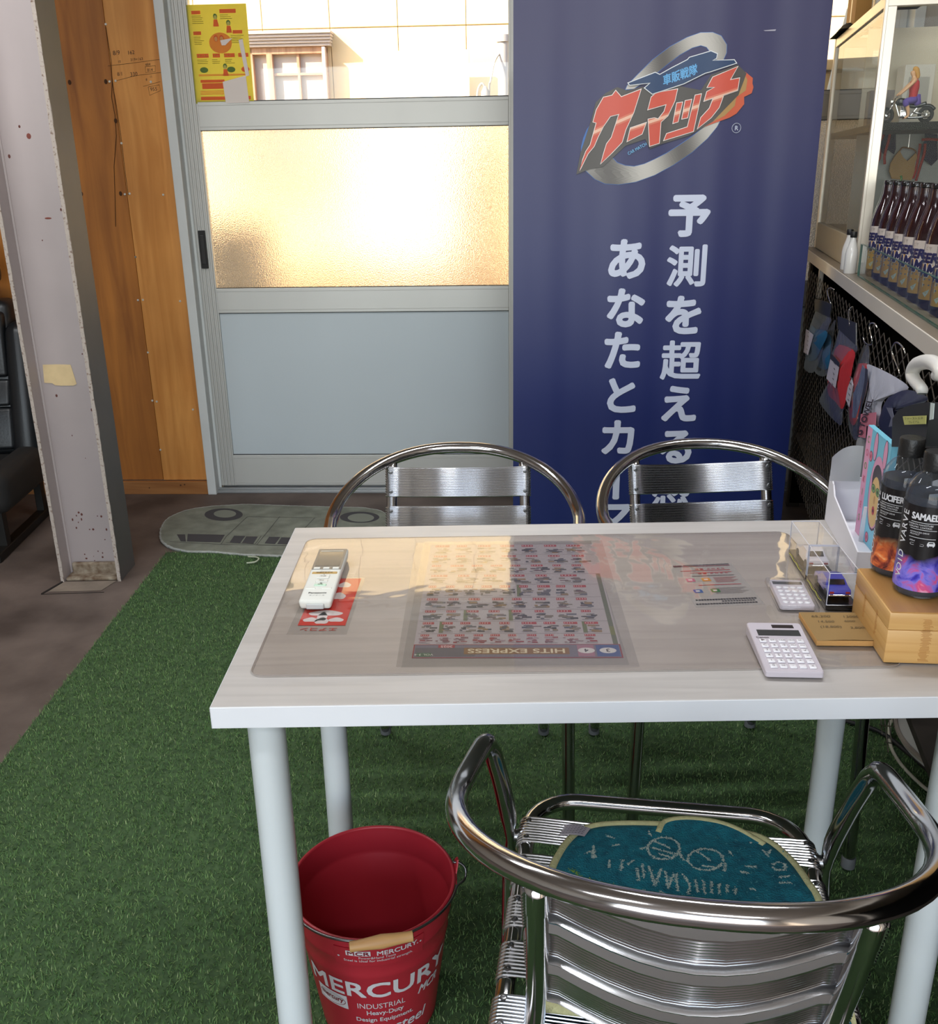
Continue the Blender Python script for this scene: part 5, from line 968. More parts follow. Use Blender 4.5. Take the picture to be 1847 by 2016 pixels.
m_bam = wood('bamboo', rgb(206, 158, 92), rgb(228, 186, 122), 3.2, rough=.42, ax=(.9, .9, 26), bump=.05, cr=(.25, .75))
m_bamt = wood('bamboo_top', rgb(176, 130, 72), rgb(198, 152, 92), 3.2, rough=.4, ax=(22, 1, 1), bump=.05, cr=(.25, .75))
bx = thing('bamboo_box', 'pale bamboo block box under the two dark bottles', 'box', (.824, .079, .7402), math.radians(-5.5))
for k, (z0, z1) in enumerate(((0, .0475), (.0478, .0705))):
    g = G(); g.bbox(0, .19, 0, .142, z0+(.0022 if k == 0 else 0), z1, .0016); g.obj('bamboo_strip', m_bam, bx, smooth=40)
g = G(); g.bbox(.002, .188, .002, .14, .0704, .0716, .0005, seg=1); g.obj('top_board', m_bamt, bx)
g = G(); rr = random.Random(8)
for x0, n in ((.047, 1),):
    for k in range(46): z = .006+.058*k/46; g.box(x0-.004+rr.uniform(-.003, .001), x0+.003+rr.uniform(-.001, .004), -.0002, .0002, z, z+.0005)
for y0 in (.045, .095):
    for k in range(26): z = .02+.035*k/26; g.box(-.0002, .0002, y0-rr.uniform(.001, .005), y0+rr.uniform(.001, .004), z, z+.0005)
g.obj('bamboo_node', mat('node_brown', rgb(178, 126, 66), .5), bx)

m_bot = clear('bottle_plastic', (.80, .83, .88), rough=.04, gl=1.4, haze=.03); m_liq = mat('dark_liquid', rgb(44, 50, 62), .15, spec=.6); m_cap = mat('black_cap', rgb(24, 24, 24), .4, bump=.3, bscale=300)
def flow(name, cols, seed):
    """printed nebula cloud on the lower part of the label"""
    m = bpy.data.materials.new(name); m.use_nodes = True; n = m.node_tree.nodes; l = m.node_tree.links; b = n['Principled BSDF']
    tc = n.new('ShaderNodeTexCoord'); mp = n.new('ShaderNodeMapping'); mp.inputs['Location'].default_value = (seed, seed*2, seed); l.new(tc.outputs['Object'], mp.inputs[0])
    t = n.new('ShaderNodeTexNoise'); t.inputs['Scale'].default_value = 48; t.inputs['Detail'].default_value = 7; t.inputs['Distortion'].default_value = .9; l.new(mp.outputs[0], t.inputs['Vector'])
    r = n.new('ShaderNodeValToRGB'); e = r.color_ramp.elements; e[0].position = .28; e[0].color = (*cols[0], 1); e[1].position = .75; e[1].color = (*cols[-1], 1)
    for i, c in enumerate(cols[1:-1]): x = e.new(.4+.13*i); x.color = (*c, 1)
    l.new(t.outputs['Fac'], r.inputs[0])
    sp = n.new('ShaderNodeSeparateXYZ'); l.new(tc.outputs['Object'], sp.inputs[0])
    t2 = n.new('ShaderNodeTexNoise'); t2.inputs['Scale'].default_value = 30; l.new(mp.outputs[0], t2.inputs['Vector'])
    ma = n.new('ShaderNodeMath'); ma.operation = 'MULTIPLY_ADD'; ma.inputs[1].default_value = .05; l.new(t2.outputs['Fac'], ma.inputs[0]); l.new(sp.outputs['Z'], ma.inputs[2])
    mr = n.new('ShaderNodeMapRange'); mr.inputs['From Min'].default_value = .062; mr.inputs['From Max'].default_value = .082; mr.inputs['To Min'].default_value = 1; mr.inputs['To Max'].default_value = 0
    l.new(ma.outputs[0], mr.inputs['Value'])
    mx = n.new('ShaderNodeMixRGB'); mx.inputs[1].default_value = (*rgb(22, 20, 22), 1); l.new(mr.outputs[0], mx.inputs[0]); l.new(r.outputs[0], mx.inputs[2])
    l.new(mx.outputs[0], b.inputs['Base Color']); b.inputs['Roughness'].default_value = .25
    return m
def bottle(label, x, y, cols, seed, title, az, side=True):
    o = thing('spray_bottle' if False else 'detailing_bottle', label, 'bottle', (x, y, .8122))
    R_ = .0308
    prof = [(.0, .0), (.026, 0), (.030, .003), (R_, .008), (R_, .125), (.0302, .135), (.027, .146), (.021, .155), (.0145, .160), (.0125, .163), (.0125, .170)]
    g = G(); g.lathe(prof, 40, cap=False); g.obj('shell', m_bot, o, smooth=60)
    g = G(); g.lathe([(.0, .0015), (.0285, .0035), (R_-.0012, .010), (R_-.0012, .125), (.0292, .1335), (.0, .1335)], 36, cap=False); g.obj('liquid', m_liq, o, smooth=60)
    g = G(); g.lathe([(.0152, .163), (.0158, .165), (.0158, .184), (.0148, .1865), (.011, .1868), (.0, .1862)], 36, cap=False); g.obj('cap', m_cap, o, smooth=40)
    g = G(); g.lathe([(R_+.0003, .011), (R_+.0003, .123)], 48, cap=False); lb_ = g.obj('label', flow('label_'+title.lower(), cols, seed), o, smooth=60, recalc=False)
    WHT = rgb(214, 214, 218)
    def cy_(d, az_): return lambda a, b: ((R_+.0007+d)*math.cos(az_+a/R_), (R_+.0007+d)*math.sin(az_+a/R_), b)
    g = G(); C = cy_(0, az)
    put_text(g, title, .0118, lambda a, b: C(a, .110+b), WHT, bold=.03, width=.031)
    for z, w0, h in ((.102, .031, .0006), (.093, .031, .0006), (.082, .031, .0006)):
        for k in range(8): a0 = -w0/2+w0*k/8; g.add([C(a0, z), C(a0+w0/8, z), C(a0+w0/8, z+h), C(a0, z+h)], [(0, 1, 2, 3)], WHT)
    put_text(g, 'CARBON NANOTUBE', .0030, lambda a, b: C(a-.004, .0995+b), WHT); put_text(g, 'CERAMIC COATING', .0030, lambda a, b: C(a-.004, .0962+b), WHT)
    put_text(g, 'ADVANCED DRIVE', .0027, lambda a, b: C(a-.004, .0895+b), WHT); put_text(g, 'PROTECT', .0027, lambda a, b: C(a-.009, .0865+b), WHT); put_text(g, '500ml', .0027, lambda a, b: C(a-.011, .078+b), WHT)
    car = [(-.0045, 0), (-.0045, .003), (-.0032, .0055), (.0032, .0055), (.0045, .003), (.0045, 0), (.0035, 0), (.0035, -.0012), (.0022, -.0012), (.0022, 0), (-.0022, 0), (-.0022, -.0012), (-.0035, -.0012), (-.0035, 0)]
    g.poly(car, lambda a, b: C(a+.011, .0735+b), WHT); g.poly([(-.0027, .0032), (-.002, .0046), (.002, .0046), (.0027, .0032)], lambda a, b: cy_(.0003, az)(a+.011, .0735+b), rgb(22, 20, 22))
    g.tube([C(a-.005, .0735+b) for a, b in rrect(-.008, .008, -.0013, .0013, .0012, 3)], .0002, 3, closed=True, c=WHT)
    C2 = cy_(0, az-.82)
    for i_, ch_ in enumerate('VOID VARVE'): put_text(g, ch_, .0135, lambda a, b: C2(-b, .028+i_*.0092+a), WHT, bold=.01)
    g.obj('label_print', m_print, o, recalc=False)
PK = [rgb(30, 22, 60), rgb(70, 60, 190), rgb(130, 120, 220), rgb(210, 80, 130), rgb(236, 190, 220)]
OR = [rgb(30, 16, 20), rgb(150, 60, 40), rgb(230, 120, 60), rgb(246, 190, 130), rgb(190, 80, 110)]
bottle('dark bottle labelled SAMAEL with a purple nebula, nearer one on the bamboo box', .884, .141, PK, 1.3, 'SAMAEL', -PI/2-.58)
bottle('dark bottle labelled LUCIFER with an orange nebula, behind the other on the bamboo box', .8815, .206, OR, 4.1, 'LUCIFER', -PI/2-.95)

# ------------------------------------------------------------------ white organiser with the pink box
og = thing('organiser', 'white card desk organiser at the back right of the table', 'organiser', (.936, .604, .7402), math.radians(-9))
m_card = mat('white_card', rgb(232, 230, 236), .5)
def panel(pts, mapf, th, nm='panel'):
    g = G(); g.poly(pts, mapf, thick=th); return g.obj(nm, m_card, og)
side_p = [(0, 0), (0, .080), (-.02, .080), (-.035, .074), (-.05, .060), (-.24, .034), (-.24, 0)]
panel(side_p, lambda a, b: (0, a, b), (.0025, 0, 0)); panel(side_p, lambda a, b: (.115, a, b), (.0025, 0, 0))
panel([(.002, 0), (.116, 0), (.116, .080), (.002, .080)], lambda a, b: (a, 0, b), (0, -.0025, 0), 'back_panel')
panel([(.002, -.0025), (.116, -.0025), (.116, -.24), (.002, -.24)], lambda a, b: (a, b, 0), (0, 0, .002), 'floor_panel')
panel([(.002, 0), (.116, 0), (.116, .034), (.002, .034)], lambda a, b: (a, -.2375, b), (0, -.0025, 0), 'front_panel')
panel([(.034, 0), (.116, 0), (.116, .062), (.036, .062)], lambda a, b: (a, -.105, b), (0, -.0022, 0), 'divider')
panel([(.045, 0), (.116, 0), (.116, .048), (.056, .048), (.05, .044), (.046, .03)], lambda a, b: (a, -.185, b), (0, -.0022, 0), 'divider')

pb = thing('candy_box', 'pink and blue box with a cartoon face standing in the white organiser', 'box', (.9527, .4175, .7425), math.radians(-5.7))
CY = rgb(120, 196, 220); PKK = rgb(226, 158, 190)
g = G(); g.bbox(0, .0095, 0, .123, 0, .186, .0006, seg=1, c=CY); g.obj('carton', paint('carton_gloss', .35), pb)
g = G(); F1 = lambda d: (lambda a, b: (-.0003-d*.4, .098*(1-a/.052), b))
g.poly([(0, 0), (.052, 0), (.052, .184), (0, .184)], F1(0), CY)
g.poly([(0, 0), (.185, 0), (.185, .025), (0, .025)], lambda a, b: (-.0003, .098+b, a), PKK)
for i_, ch_ in enumerate('COOKIES'): put_text(g, ch_, .016, lambda a, b: (-.0008, .1105-a, .165-i_*.0225+b), [rgb(120, 150, 90), rgb(214, 100, 130)][i_ % 2], bold=.01)
DKP = rgb(70, 40, 66); SK = rgb(224, 188, 120)
def E_(cx_, cy_, rx_, ry_, c, d, n=22, a0=0): g.poly([(cx_+rx_*math.cos(a), cy_+ry_*math.sin(a)) for a in np.linspace(0, 2*PI, n+1)[:-1]], F1(d), c)
E_(.028, .092, .0185, .062, DKP, .0003); E_(.028, .094, .0175, .060, PKK, .0006)
for ex in (.014, .040): E_(ex, .163, .0055, .024, DKP, .0004, 14); E_(ex, .163, .0045, .0225, PKK, .0007, 14)
E_(.028, .112, .0125, .028, rgb(48, 36, 50), .0009); E_(.028, .078, .0128, .042, SK, .0012)
for ex in (.022, .034): E_(ex, .098, .0055, .0072, rgb(40, 60, 40), .0015, 14); E_(ex, .098, .0045, .006, rgb(120, 160, 90), .0018, 14); E_(ex, .098, .0022, .003, rgb(40, 60, 40), .002, 10)
E_(.028, .082, .0022, .007, rgb(196, 150, 90), .0015, 10); E_(.028, .064, .0036, .0075, rgb(190, 70, 80), .0015, 12); E_(.028, .0635, .0018, .003, rgb(70, 30, 40), .0018, 8)
for ex, ey in ((.0045, .142), (.047, .125), (.006, .035), (.047, .03), (.02, .013)):
    E_(ex, ey, .0045, .009, rgb(150, 50, 70), .0008, 12); E_(ex, ey, .0036, .0075, rgb(222, 120, 150), .001, 12); E_(ex, ey, .0016, .0035, rgb(170, 60, 90), .0013, 8)
g.obj('print', paint('carton_print', .35), pb, recalc=False)
g = G(); g.grid(8, 8, lambda u_, v_: (.004+.05*u_, -.02-.01*math.sin(u_*2)+.012*v_*v_, .003+.13*v_+.006*math.sin(u_*5)), None)
ps = g.obj('paper', mat('white_leaflet', rgb(206, 206, 206), .7), smooth=180, loc=(1.0, .40, .7425), rot=(0, 0, .2)); tag(ps, 'curled white paper standing in the organiser behind the bottles', 'paper')
g = G(); g.grid(8, 6, lambda u_, v_: (.05*u_, .012*math.sin(u_*3)*v_, .066+.062*v_-.02*(1-u_)**2*v_), None)
ps = g.obj('receipt', mat('grey_receipt', rgb(176, 178, 182), .7), smooth=180, loc=(.925, .575, .755), rot=(0, 0, -.1)); tag(ps, 'pale curled paper slip standing left of the pink and blue box', 'paper')

# ================================================================== aluminium armchairs
def chrome(name, col, rough, an=0.):
    m = mat(name, col, rough, 1.0, bump=.02, bscale=12)
    return m
m_tube = chrome('polished_aluminium', rgb(196, 194, 194), .13)
m_slat = chrome('ribbed_aluminium', rgb(206, 208, 212), .2)
m_riv = chrome('rivet_steel', rgb(150, 150, 152), .3)
m_foot = mat('grey_foot_cap', rgb(96, 98, 100), .6)
def ribbed(path, wdir_of, width, ribs, name, parent, th=.0011, m=None, lip=0.):
    """a ribbed strip: cross profile with ribs swept along path; wdir_of(i) -> (width dir, outward normal)"""
    g = G(); prof = []
    n = ribs
    for k in range(n):
        a0 = -width/2+width*k/n; s = width/n
        prof += [(a0, 0), (a0+s*.2, .0014), (a0+s*.5, .0014), (a0+s*.7, 0)]
    prof.append((width/2, 0))
    if lip:
        prof += [(width/2+.0005, -lip), (width/2-.0015, -lip-.0003), (width/2-.004, -th-.002)]
        for k in range(n-1, 0, -1):
            a0 = -width/2+width*k/n; s = width/n; prof += [(a0+s*.6, -th), (a0+s*.25, -th-.0013), (a0-s*.05, -th-.0013), (a0-s*.25, -th)]
        prof += [(-width/2+.004, -th-.002), (-width/2+.0015, -lip-.0003), (-width/2-.0005, -lip)]
    else: prof += [(width/2, -th), (-width/2, -th)]
    N = len(prof); v = []
    for i, p in enumerate(path):
        wd, nr = wdir_of(i)
        for a, b in prof: v.append(Vector(p)+Vector(wd)*a+Vector(nr)*b)
    f = [(i*N+k, i*N+(k+1) % N, (i+1)*N+(k+1) % N, (i+1)*N+k) for i in range(len(path)-1) for k in range(N)]
    f += [list(range(N))[::-1], [(len(path)-1)*N+k for k in range(N)]]
    g.add(v, f); return g.obj(name, m or m_slat, parent, smooth=35)
TR = .0123
def loop_pts():
    """right half of the rail from the front foot, over the arm, to the middle of the back"""
    P = smooth_path([(.222, .165, .012), (.219, .163, .16), (.2155, .157, .32), (.214, .150, .44), (.220, .115, .54), (.228, .082, .615), (.2315, .066, .641)], 5)[:-1]
    P += smooth_path([(.2330, .055, .653), (.2350, .038, .660), (.2385, .012, .6635), (.2435, -.03, .6685), (.2468, -.07, .674)], 4)
    for k in range(1, 19):
        a = PI/2*k/18; y = -.07-.250*math.sin(a); x = .2468*math.cos(a)**.92 if k < 18 else 0
        P.append(Vector((x, y, .674+.079*(math.sin(a)**1.1))))
    return P
rivet_mesh = [None]
def rivet(parent, loc, rot):
    if rivet_mesh[0] is None:
        g = G(); g.lathe([(.0042, -.0002), (.0040, .0012), (.0026, .0019), (.0013, .0017), (.0012, .0006), (.0001, .0006)], 12, cap=False); o = g.obj('rivet', m_riv, parent, smooth=40); rivet_mesh[0] = o.data
    else: o = bpy.data.objects.new('rivet', rivet_mesh[0]); COL.objects.link(o); o.parent = parent
    o.location = loc; o.rotation_euler = rot
def make_chair(label, cat='chair', group=None):
    t = thing('armchair', label, cat, group=group)
    H_ = loop_pts(); full = [Vector((-p.x, p.y, p.z)) for p in H_][:-1]+H_[::-1]
    zz = []
    for p in full:
        d = min((p-Vector((s*.214, .150, .44))).length for s in (-1, 1)); k = max(0, 1-d/.05); zz.append((1-.45*k, 1+.12*k))
    g = G(); g.tube(full, TR, 16, flat=zz); g.obj('arm_rail', m_tube, t, smooth=180, label='bent tube forming front legs, arms and top of the back')
    # seat frame and rear legs
    SF = [(-.197, -.352, .012), (-.196, -.31, .13), (-.195, -.262, .27), (-.193, -.222, .37), (-.191, -.182, .415), (-.19, -.14, .432), (-.19, -.08, .437), (-.19, .02, .440), (-.19, .12, .443), (-.19, .165, .4445)]
    S = smooth_path(SF, 4)+[Vector((-.12-.07*math.cos(a), .165+.07*math.sin(a), .4445)) for a in np.linspace(.15, PI/2, 8)]
    full2 = S+[Vector((-p.x, p.y, p.z)) for p in S[::-1]]
    g = G(); g.tube(full2, .0115, 16); g.obj('seat_frame', m_tube, t, smooth=180, label='tube framing the seat and forming the rear legs')
    for sx in (-1, 1):
        P = smooth_path([(sx*.163, -.215, .345), (sx*.155, -.170, .42), (sx*.148, -.198, .52), (sx*.145, -.238, .62), (sx*.143, -.277, .731)], 4)
        fl_ = [(1, 1)]*len(P); fl_[0] = fl_[1] = fl_[2] = (.45, 1.1)
        g = G(); g.tube(P, .0112, 16, flat=fl_); po = g.obj('back_post', m_tube, t, smooth=180)
        g = G(); g.tube([(sx*.1437, -.2625, .690), (sx*.143, -.274, .724)], .0119, 16); g.obj('socket', m_tube, po, smooth=50)
        for x, y in ((sx*.222, .1655), (sx*.197, -.3525)):
            g = G(); g.lathe([(.010, .004), (.0135, .005), (.0138, .026), (.0125, .029)], 16, o=(x, y, 0)); g.obj('foot_cap', m_foot, t, smooth=40)
        g = G(); g.tube([(sx*.186, .15, .442), (sx*.209, .15, .442)], .009, 12); g.tube([(sx*.197, .15, .442), (sx*.203, .15, .442)], .0112, 12); g.obj('joint_sleeve', m_riv, t, smooth=40)
        g = G(); g.tube([(sx*.163, -.215, .35), (sx*.194, -.235, .34)], .006, 8); g.obj('post_bolt', m_riv, t, smooth=40)
    # seat slats, wrapping over the side tubes
    for k in range(5):
        y = .150-.0765*k; w = .056; P = []; N = []
        for a in np.linspace(-.35, PI/2, 8): P.append((-.19-.0128*math.cos(a), y, .4425+.0128*math.sin(a)-.0022*k)); N.append((-math.cos(a), 0, math.sin(a)))
        for x in np.linspace(-.172, .172, 9): P.append((x, y, .4553-.0022*k-.004*math.cos(x/.172*PI/2))); N.append((0, 0, 1))
        for a in np.linspace(PI/2, -.35, 8): P.append((.19+.0128*math.cos(a), y, .4425+.0128*math.sin(a)-.0022*k)); N.append((math.cos(a), 0, math.sin(a)))
        if k == 4: w = .05
        s_ = ribbed(P, lambda i: ((0, 1, 0), N[i]), w, 10, 'seat_slat', t)
        for sx in (-1, 1):
            for dy in (-.018, .018): rivet(s_, (sx*.19, y+dy, .4563-.0022*k), (0, 0, 0))
    # back slats, wrapping round the posts
    for k in range(3):
        z = .692-.079*k; w = .0635
        def yp(z): return -.276+(.731-z)*.37
        P = []; N = []; y0 = yp(z); tn = (yp(z+.03)-yp(z-.03)); wd = Vector((0, tn, .06)).normalized(); nr = Vector((0, wd.z, -wd.y))
        for a in np.linspace(PI+.5, PI/2, 8): P.append(Vector((-.1445+.0122*math.cos(a), y0, z))+nr*.0122*math.sin(a)); N.append(Vector((math.cos(a), 0, 0))+nr*math.sin(a))
        for x in np.linspace(-.126, .126, 11): P.append(Vector((x, y0, z))+nr*(.0122-.036*math.cos(x/.131*PI/2))); N.append(nr)
        for a in np.linspace(PI/2, -.5, 8): P.append(Vector((.1445+.0122*math.cos(a), y0, z))+nr*.0122*math.sin(a)); N.append(Vector((math.cos(a), 0, 0))+nr*math.sin(a))
        s_ = ribbed(P, lambda i: (wd, N[i]), w, 12, 'back_slat', t, th=.0014, lip=.0095)
        for sx in (-1, 1):
            for dz in (-.021, .021): rivet(s_, Vector((sx*.1445, y0, z))+wd*dz+nr*.0135, (-PI/2, 0, 0))
    return t
ch1 = make_chair('polished aluminium armchair in front of the table with a teal mat on its seat')
ch2 = copy_tree(ch1); ch3 = copy_tree(ch1)
ch1.location = (.5475, -.0459, .004); ch1.rotation_euler = (0, 0, math.radians(-8.9))
ch2.location = (.2760, .7300, .004); ch2.rotation_euler = (0, 0, math.radians(178.4)); ch2['label'] = 'polished aluminium armchair behind the table, left of the other, near the door'
ch3.location = (.8230, .7330, .004); ch3.rotation_euler = (0, 0, math.radians(183.0)); ch3['label'] = 'polished aluminium armchair behind the table, in front of the blue banner'
for c_ in (ch1, ch2, ch3): c_['group'] = 'aluminium armchairs around the table'

# ------------------------------------------------------------------ teal mat on the seat of the near chair
sm_ = thing('seat_mat', 'teal bath mat with cream border lying on the seat of the near armchair', 'seat mat', ch1.location, ch1.rotation_euler.z)
m_teal = mat('teal_pile', rgb(20, 126, 146), .95, 0, col2=rgb(8, 92, 114), vscale=70, detail=6, bump=.9, bscale=420, dist=.004, cramp=(.3, .7), sheen=.0)
out = [(-.152, -.16), (-.153, .0), (-.150, .055), (-.138, .105), (-.122, .140), (-.100, .160), (-.06, .169), (.02, .172), (.10, .170), (.135, .160), (.160, .125), (.176, .075), (.184, .03), (.186, -.16)]
out = [tuple(p)[:2] for p in smooth_path([(a, b, 0) for a, b in out], 4)]
def mz(x, y): return .4575+.004*math.sin(x*16+1)*max(0, (y+.05)*4)+.003*math.sin(y*25)+max(0, y-.13)*.02
def inside(x, y):
    c = False; n = len(out)
    for i in range(n):
        (x1, y1), (x2, y2) = out[i], out[(i+1) % n]
        if (y1 > y) != (y2 > y) and x < (x2-x1)*(y-y1)/(y2-y1)+x1: c = not c
    return c
g = G(); cx_, cy__ = .015, .0; R = 14; n = len(out); v = [(cx_, cy__, mz(cx_, cy__)+.0095)]
for k in range(1, R+1):
    s = k/R
    for (x, y) in out: px_, py_ = cx_+(x-cx_)*s, cy__+(y-cy__)*s; v.append((px_, py_, mz(px_, py_)+.0095-(.004 if k == R else 0)))
f = [(0, 1+i, 1+(i+1) % n) for i in range(n)]+[(1+(k-1)*n+i, 1+k*n+i, 1+k*n+(i+1) % n, 1+(k-1)*n+(i+1) % n) for k in range(1, R) for i in range(n)]
b0 = len(v)
v += [(x, y, mz(x, y)-.001) for x, y in out]; f += [(1+(R-1)*n+i, b0+i, b0+(i+1) % n, 1+(R-1)*n+(i+1) % n) for i in range(n)]
g.add(v, f); g.obj('pile', m_teal, sm_, smooth=180)
m_brd = mat('cream_binding', rgb(198, 196, 148), .9, 0, var=.12, vscale=120, bump=.8, bscale=350)
g = G(); g.tube([(x, y, mz(x, y)+.0045) for x, y in out], .0058, 8, closed=True); g.obj('border', m_brd, sm_, smooth=180, label='cream bound edge')
g = G(); rr = random.Random(21)
def pile_line(P, wdt, col, dens=3):
    for a, b in zip(P[:-1], P[1:]):
        A, Bv = Vector(a), Vector(b); L = (Bv-A).length; n_ = max(2, int(L/.0014)*dens)
        for k in range(n_):
            p = A+(Bv-A)*rr.random(); ox, oy = rr.gauss(0, wdt*.45), rr.gauss(0, wdt*.45); x, y = p.x+ox, p.y+oy
            if not inside(x, y): continue
            z = mz(x, y)+.0100; a_ = rr.uniform(0, PI); l_ = rr.uniform(.0008, .0019); dx, dy = math.cos(a_)*l_, math.sin(a_)*l_
            g.add([(x-dx, y-dy, z), (x+dy*.35, y-dx*.35, z+.0006), (x+dx, y+dy, z), (x-dy*.35, y+dx*.35, z+.0006)], [(0, 1, 2, 3)], col)
CRM = rgb(178, 196, 190)
for P in D['seat_lines']: pile_line(P, .0022, CRM, 4)
for k in range(26):     # rows of woven figures towards the back of the seat
    x = -.125+.3*k/26; y = -.01-.012*rr.random()
    for r_ in range(3):
        y2 = y-.03*r_; pile_line([(x, y2), (x+rr.uniform(-.004, .004), y2-.012), (x+rr.uniform(.0, .006), y2-.020)], .0018, CRM, 2)
for k in range(230): x, y = rr.uniform(-.14, .175), rr.uniform(-.1, .155); pile_line([(x, y), (x+rr.uniform(-.004, .004), y+rr.uniform(-.004, .004))], .002, rgb(70, 150, 160), 1)
for P in D['seat_yellow']: pile_line(P, .0035, rgb(120, 160, 60), 4)
g.obj('woven_figures', paint('woven_yarn', .95), sm_, recalc=False, kind='stuff')
# folded under far edge
lobe = [tuple(p)[:2] for p in smooth_path([(-.01, .150, 0), (.0, .172, 0), (.03, .182, 0), (.07, .180, 0), (.10, .168, 0), (.13, .145, 0)], 4)]
g = G(); g.poly(lobe, lambda a, b: (a, b, .4585+(b-.15)*.1), thick=(0, 0, .010)); g.obj('folded_corner', m_teal, sm_, smooth=40)
g = G(); g.tube([(a, b, .4645+(b-.15)*.1) for a, b in lobe], .0055, 8); g.obj('folded_border', m_brd, sm_, smooth=180)
g = G(); g.grid(6, 4, lambda u_, v_: (-.137+.035*u_-.008*v_, .158-.004*u_-.027*v_, .4615+.006*v_*u_+.003*math.sin(u_*3)), rgb(196, 192, 204))
for k in range(7):
    for j in range(5):
        u0, v0 = .08+.12*k, .14+.16*j; g.add([(-.137+.035*u0-.008*v0, .158-.004*u0-.027*v0, .4625+.006*v0*u0+.003*math.sin(u0*3)), (-.137+.035*(u0+.09)-.008*v0, .158-.004*(u0+.09)-.027*v0, .4625+.006*v0*(u0+.09)+.003*math.sin((u0+.09)*3)), (-.137+.035*(u0+.09)-.008*(v0+.05), .158-.004*(u0+.09)-.027*(v0+.05), .4627+.006*v0*(u0+.09)+.003*math.sin((u0+.09)*3)), (-.137+.035*u0-.008*(v0+.05), .158-.004*u0-.027*(v0+.05), .4627+.006*v0*u0+.003*math.sin(u0*3))], [(0, 1, 2, 3)], rgb(80, 76, 96))
g.obj('care_tag', m_print, sm_, recalc=False, label='small white care label with dark print')

# ================================================================== red bucket
bk = thing('bucket', 'dark red steel bucket with a wooden grip standing under the left of the table', 'bucket', (.143, .270, .004))
m_red = mat('bucket_red', rgb(172, 42, 54), .36, .1, var=.1, vscale=5, bump=.04, bscale=20)
HB = .256; R0_, R1_ = .095, .130
def br(z): return R0_+(R1_-R0_)*z/HB
pf = [(.0001, .006), (R0_-.004, .006), (R0_-.002, 0), (R0_, .0)]
for z in (.02, .05, .09, .13, .165): pf.append((br(z), z))
pf += [(br(.172)+.0014, .172), (br(.176), .176), (br(.205), .205), (br(.209)+.0018, .209), (br(.213), .213), (br(HB-.006), HB-.006)]
for a in np.linspace(-PI/2, PI*1.1, 9): pf.append((R1_+.0008+.0032*math.cos(a), HB-.003+.0032*math.sin(a)))
pf += [(br(z)-.0016, z) for z in (.245, .213)]+[(br(.209)-.0001, .209), (br(.205)-.0016, .205), (br(.12)-.0016, .12), (br(.03)-.0016, .03), (br(.01)-.0016, .009), (.0001, .009)]
g = G(); g.lathe(pf, 72, cap=False); g.obj('pail', m_red, bk, smooth=60)
EA = math.radians(10)   # direction of the ear axis
for s in (-1, 1):
    ax_ = Vector((math.cos(EA)*s, math.sin(EA)*s*1, 0)); ay_ = Vector((-ax_.y, ax_.x, 0))
    g = G(); 
    pl_ = [(-.013, -.022), (.013, -.022), (.013, .0), (.009, .012), (.004, .019), (-.004, .019), (-.009, .012), (-.013, .0)]
    g.poly(pl_, lambda a, b: ax_*(R1_+.003+max(0, b)*.25)+ay_*a+Vector((0, 0, HB-.003+b)), thick=ax_*.0022); er = g.obj('ear', m_red, bk, label='red metal ear on the rim')
    for dy in (-.008, .008):
        g = G(); g.lathe([(.0028, 0), (.0024, .0016), (.0001, .002)], 8, cap=False); o = g.obj('rivet', m_riv, er); o.matrix_local = Matrix.Translation(ax_*(R1_+.0052)+ay_*dy+Vector((0, 0, HB-.018))) @ ax_.to_track_quat('Z', 'Y').to_matrix().to_4x4()
m_wire = chrome('handle_wire', rgb(110, 108, 108), .35)
axv = Vector((math.cos(EA), math.sin(EA), 0)); nrm = Vector((math.sin(EA), -math.cos(EA), 0))
P = []
P += [axv*(R1_+.001)+Vector((0, 0, HB+.008))+nrm*-.002, axv*(R1_+.012)+Vector((0, 0, HB+.007)), axv*(R1_+.021)+Vector((0, 0, HB-.003))+nrm*.004, axv*(R1_+.018)+Vector((0, 0, HB-.016))+nrm*.013, axv*(R1_+.006)+Vector((0, 0, HB-.013))+nrm*.026]
arcp = [(axv*math.cos(a)+nrm*math.sin(a))*(R1_+.0065)+Vector((0, 0, HB-.005+.006*math.sin(a))) for a in np.linspace(.32, PI-.32, 20)]
L_ = [Vector((0, 0, 0))+p for p in P]
mir = [axv*(-(p.dot(axv)))+nrm*p.dot(nrm)+Vector((0, 0, p.z)) for p in L_[::-1]]
g = G(); g.tube(smooth_path(L_+arcp+mir, 3), .0021, 8); g.obj('handle_wire', m_wire, bk, smooth=180, label='bent steel wire handle lying on the rim')
c_ = (axv*math.cos(PI/2+.02)+nrm*math.sin(PI/2+.02))*(R1_+.0085)+Vector((0, 0, HB+.004))
g = G(); g.lathe([(.0055, -.0475), (.0078, -.0465), (.0078, -.036), (.0088, -.02), (.0105, 0), (.0088, .02), (.0078, .036), (.0078, .0465), (.0055, .0475)], 18, axis='x')
gp = g.obj('grip', wood('grip_wood', rgb(168, 124, 74), rgb(204, 164, 108), 4, ax=(1, 14, 14), rough=.5), bk, smooth=50, loc=c_+nrm*.003+Vector((.004, 0, .0)), rot=(0, math.radians(-2), EA))
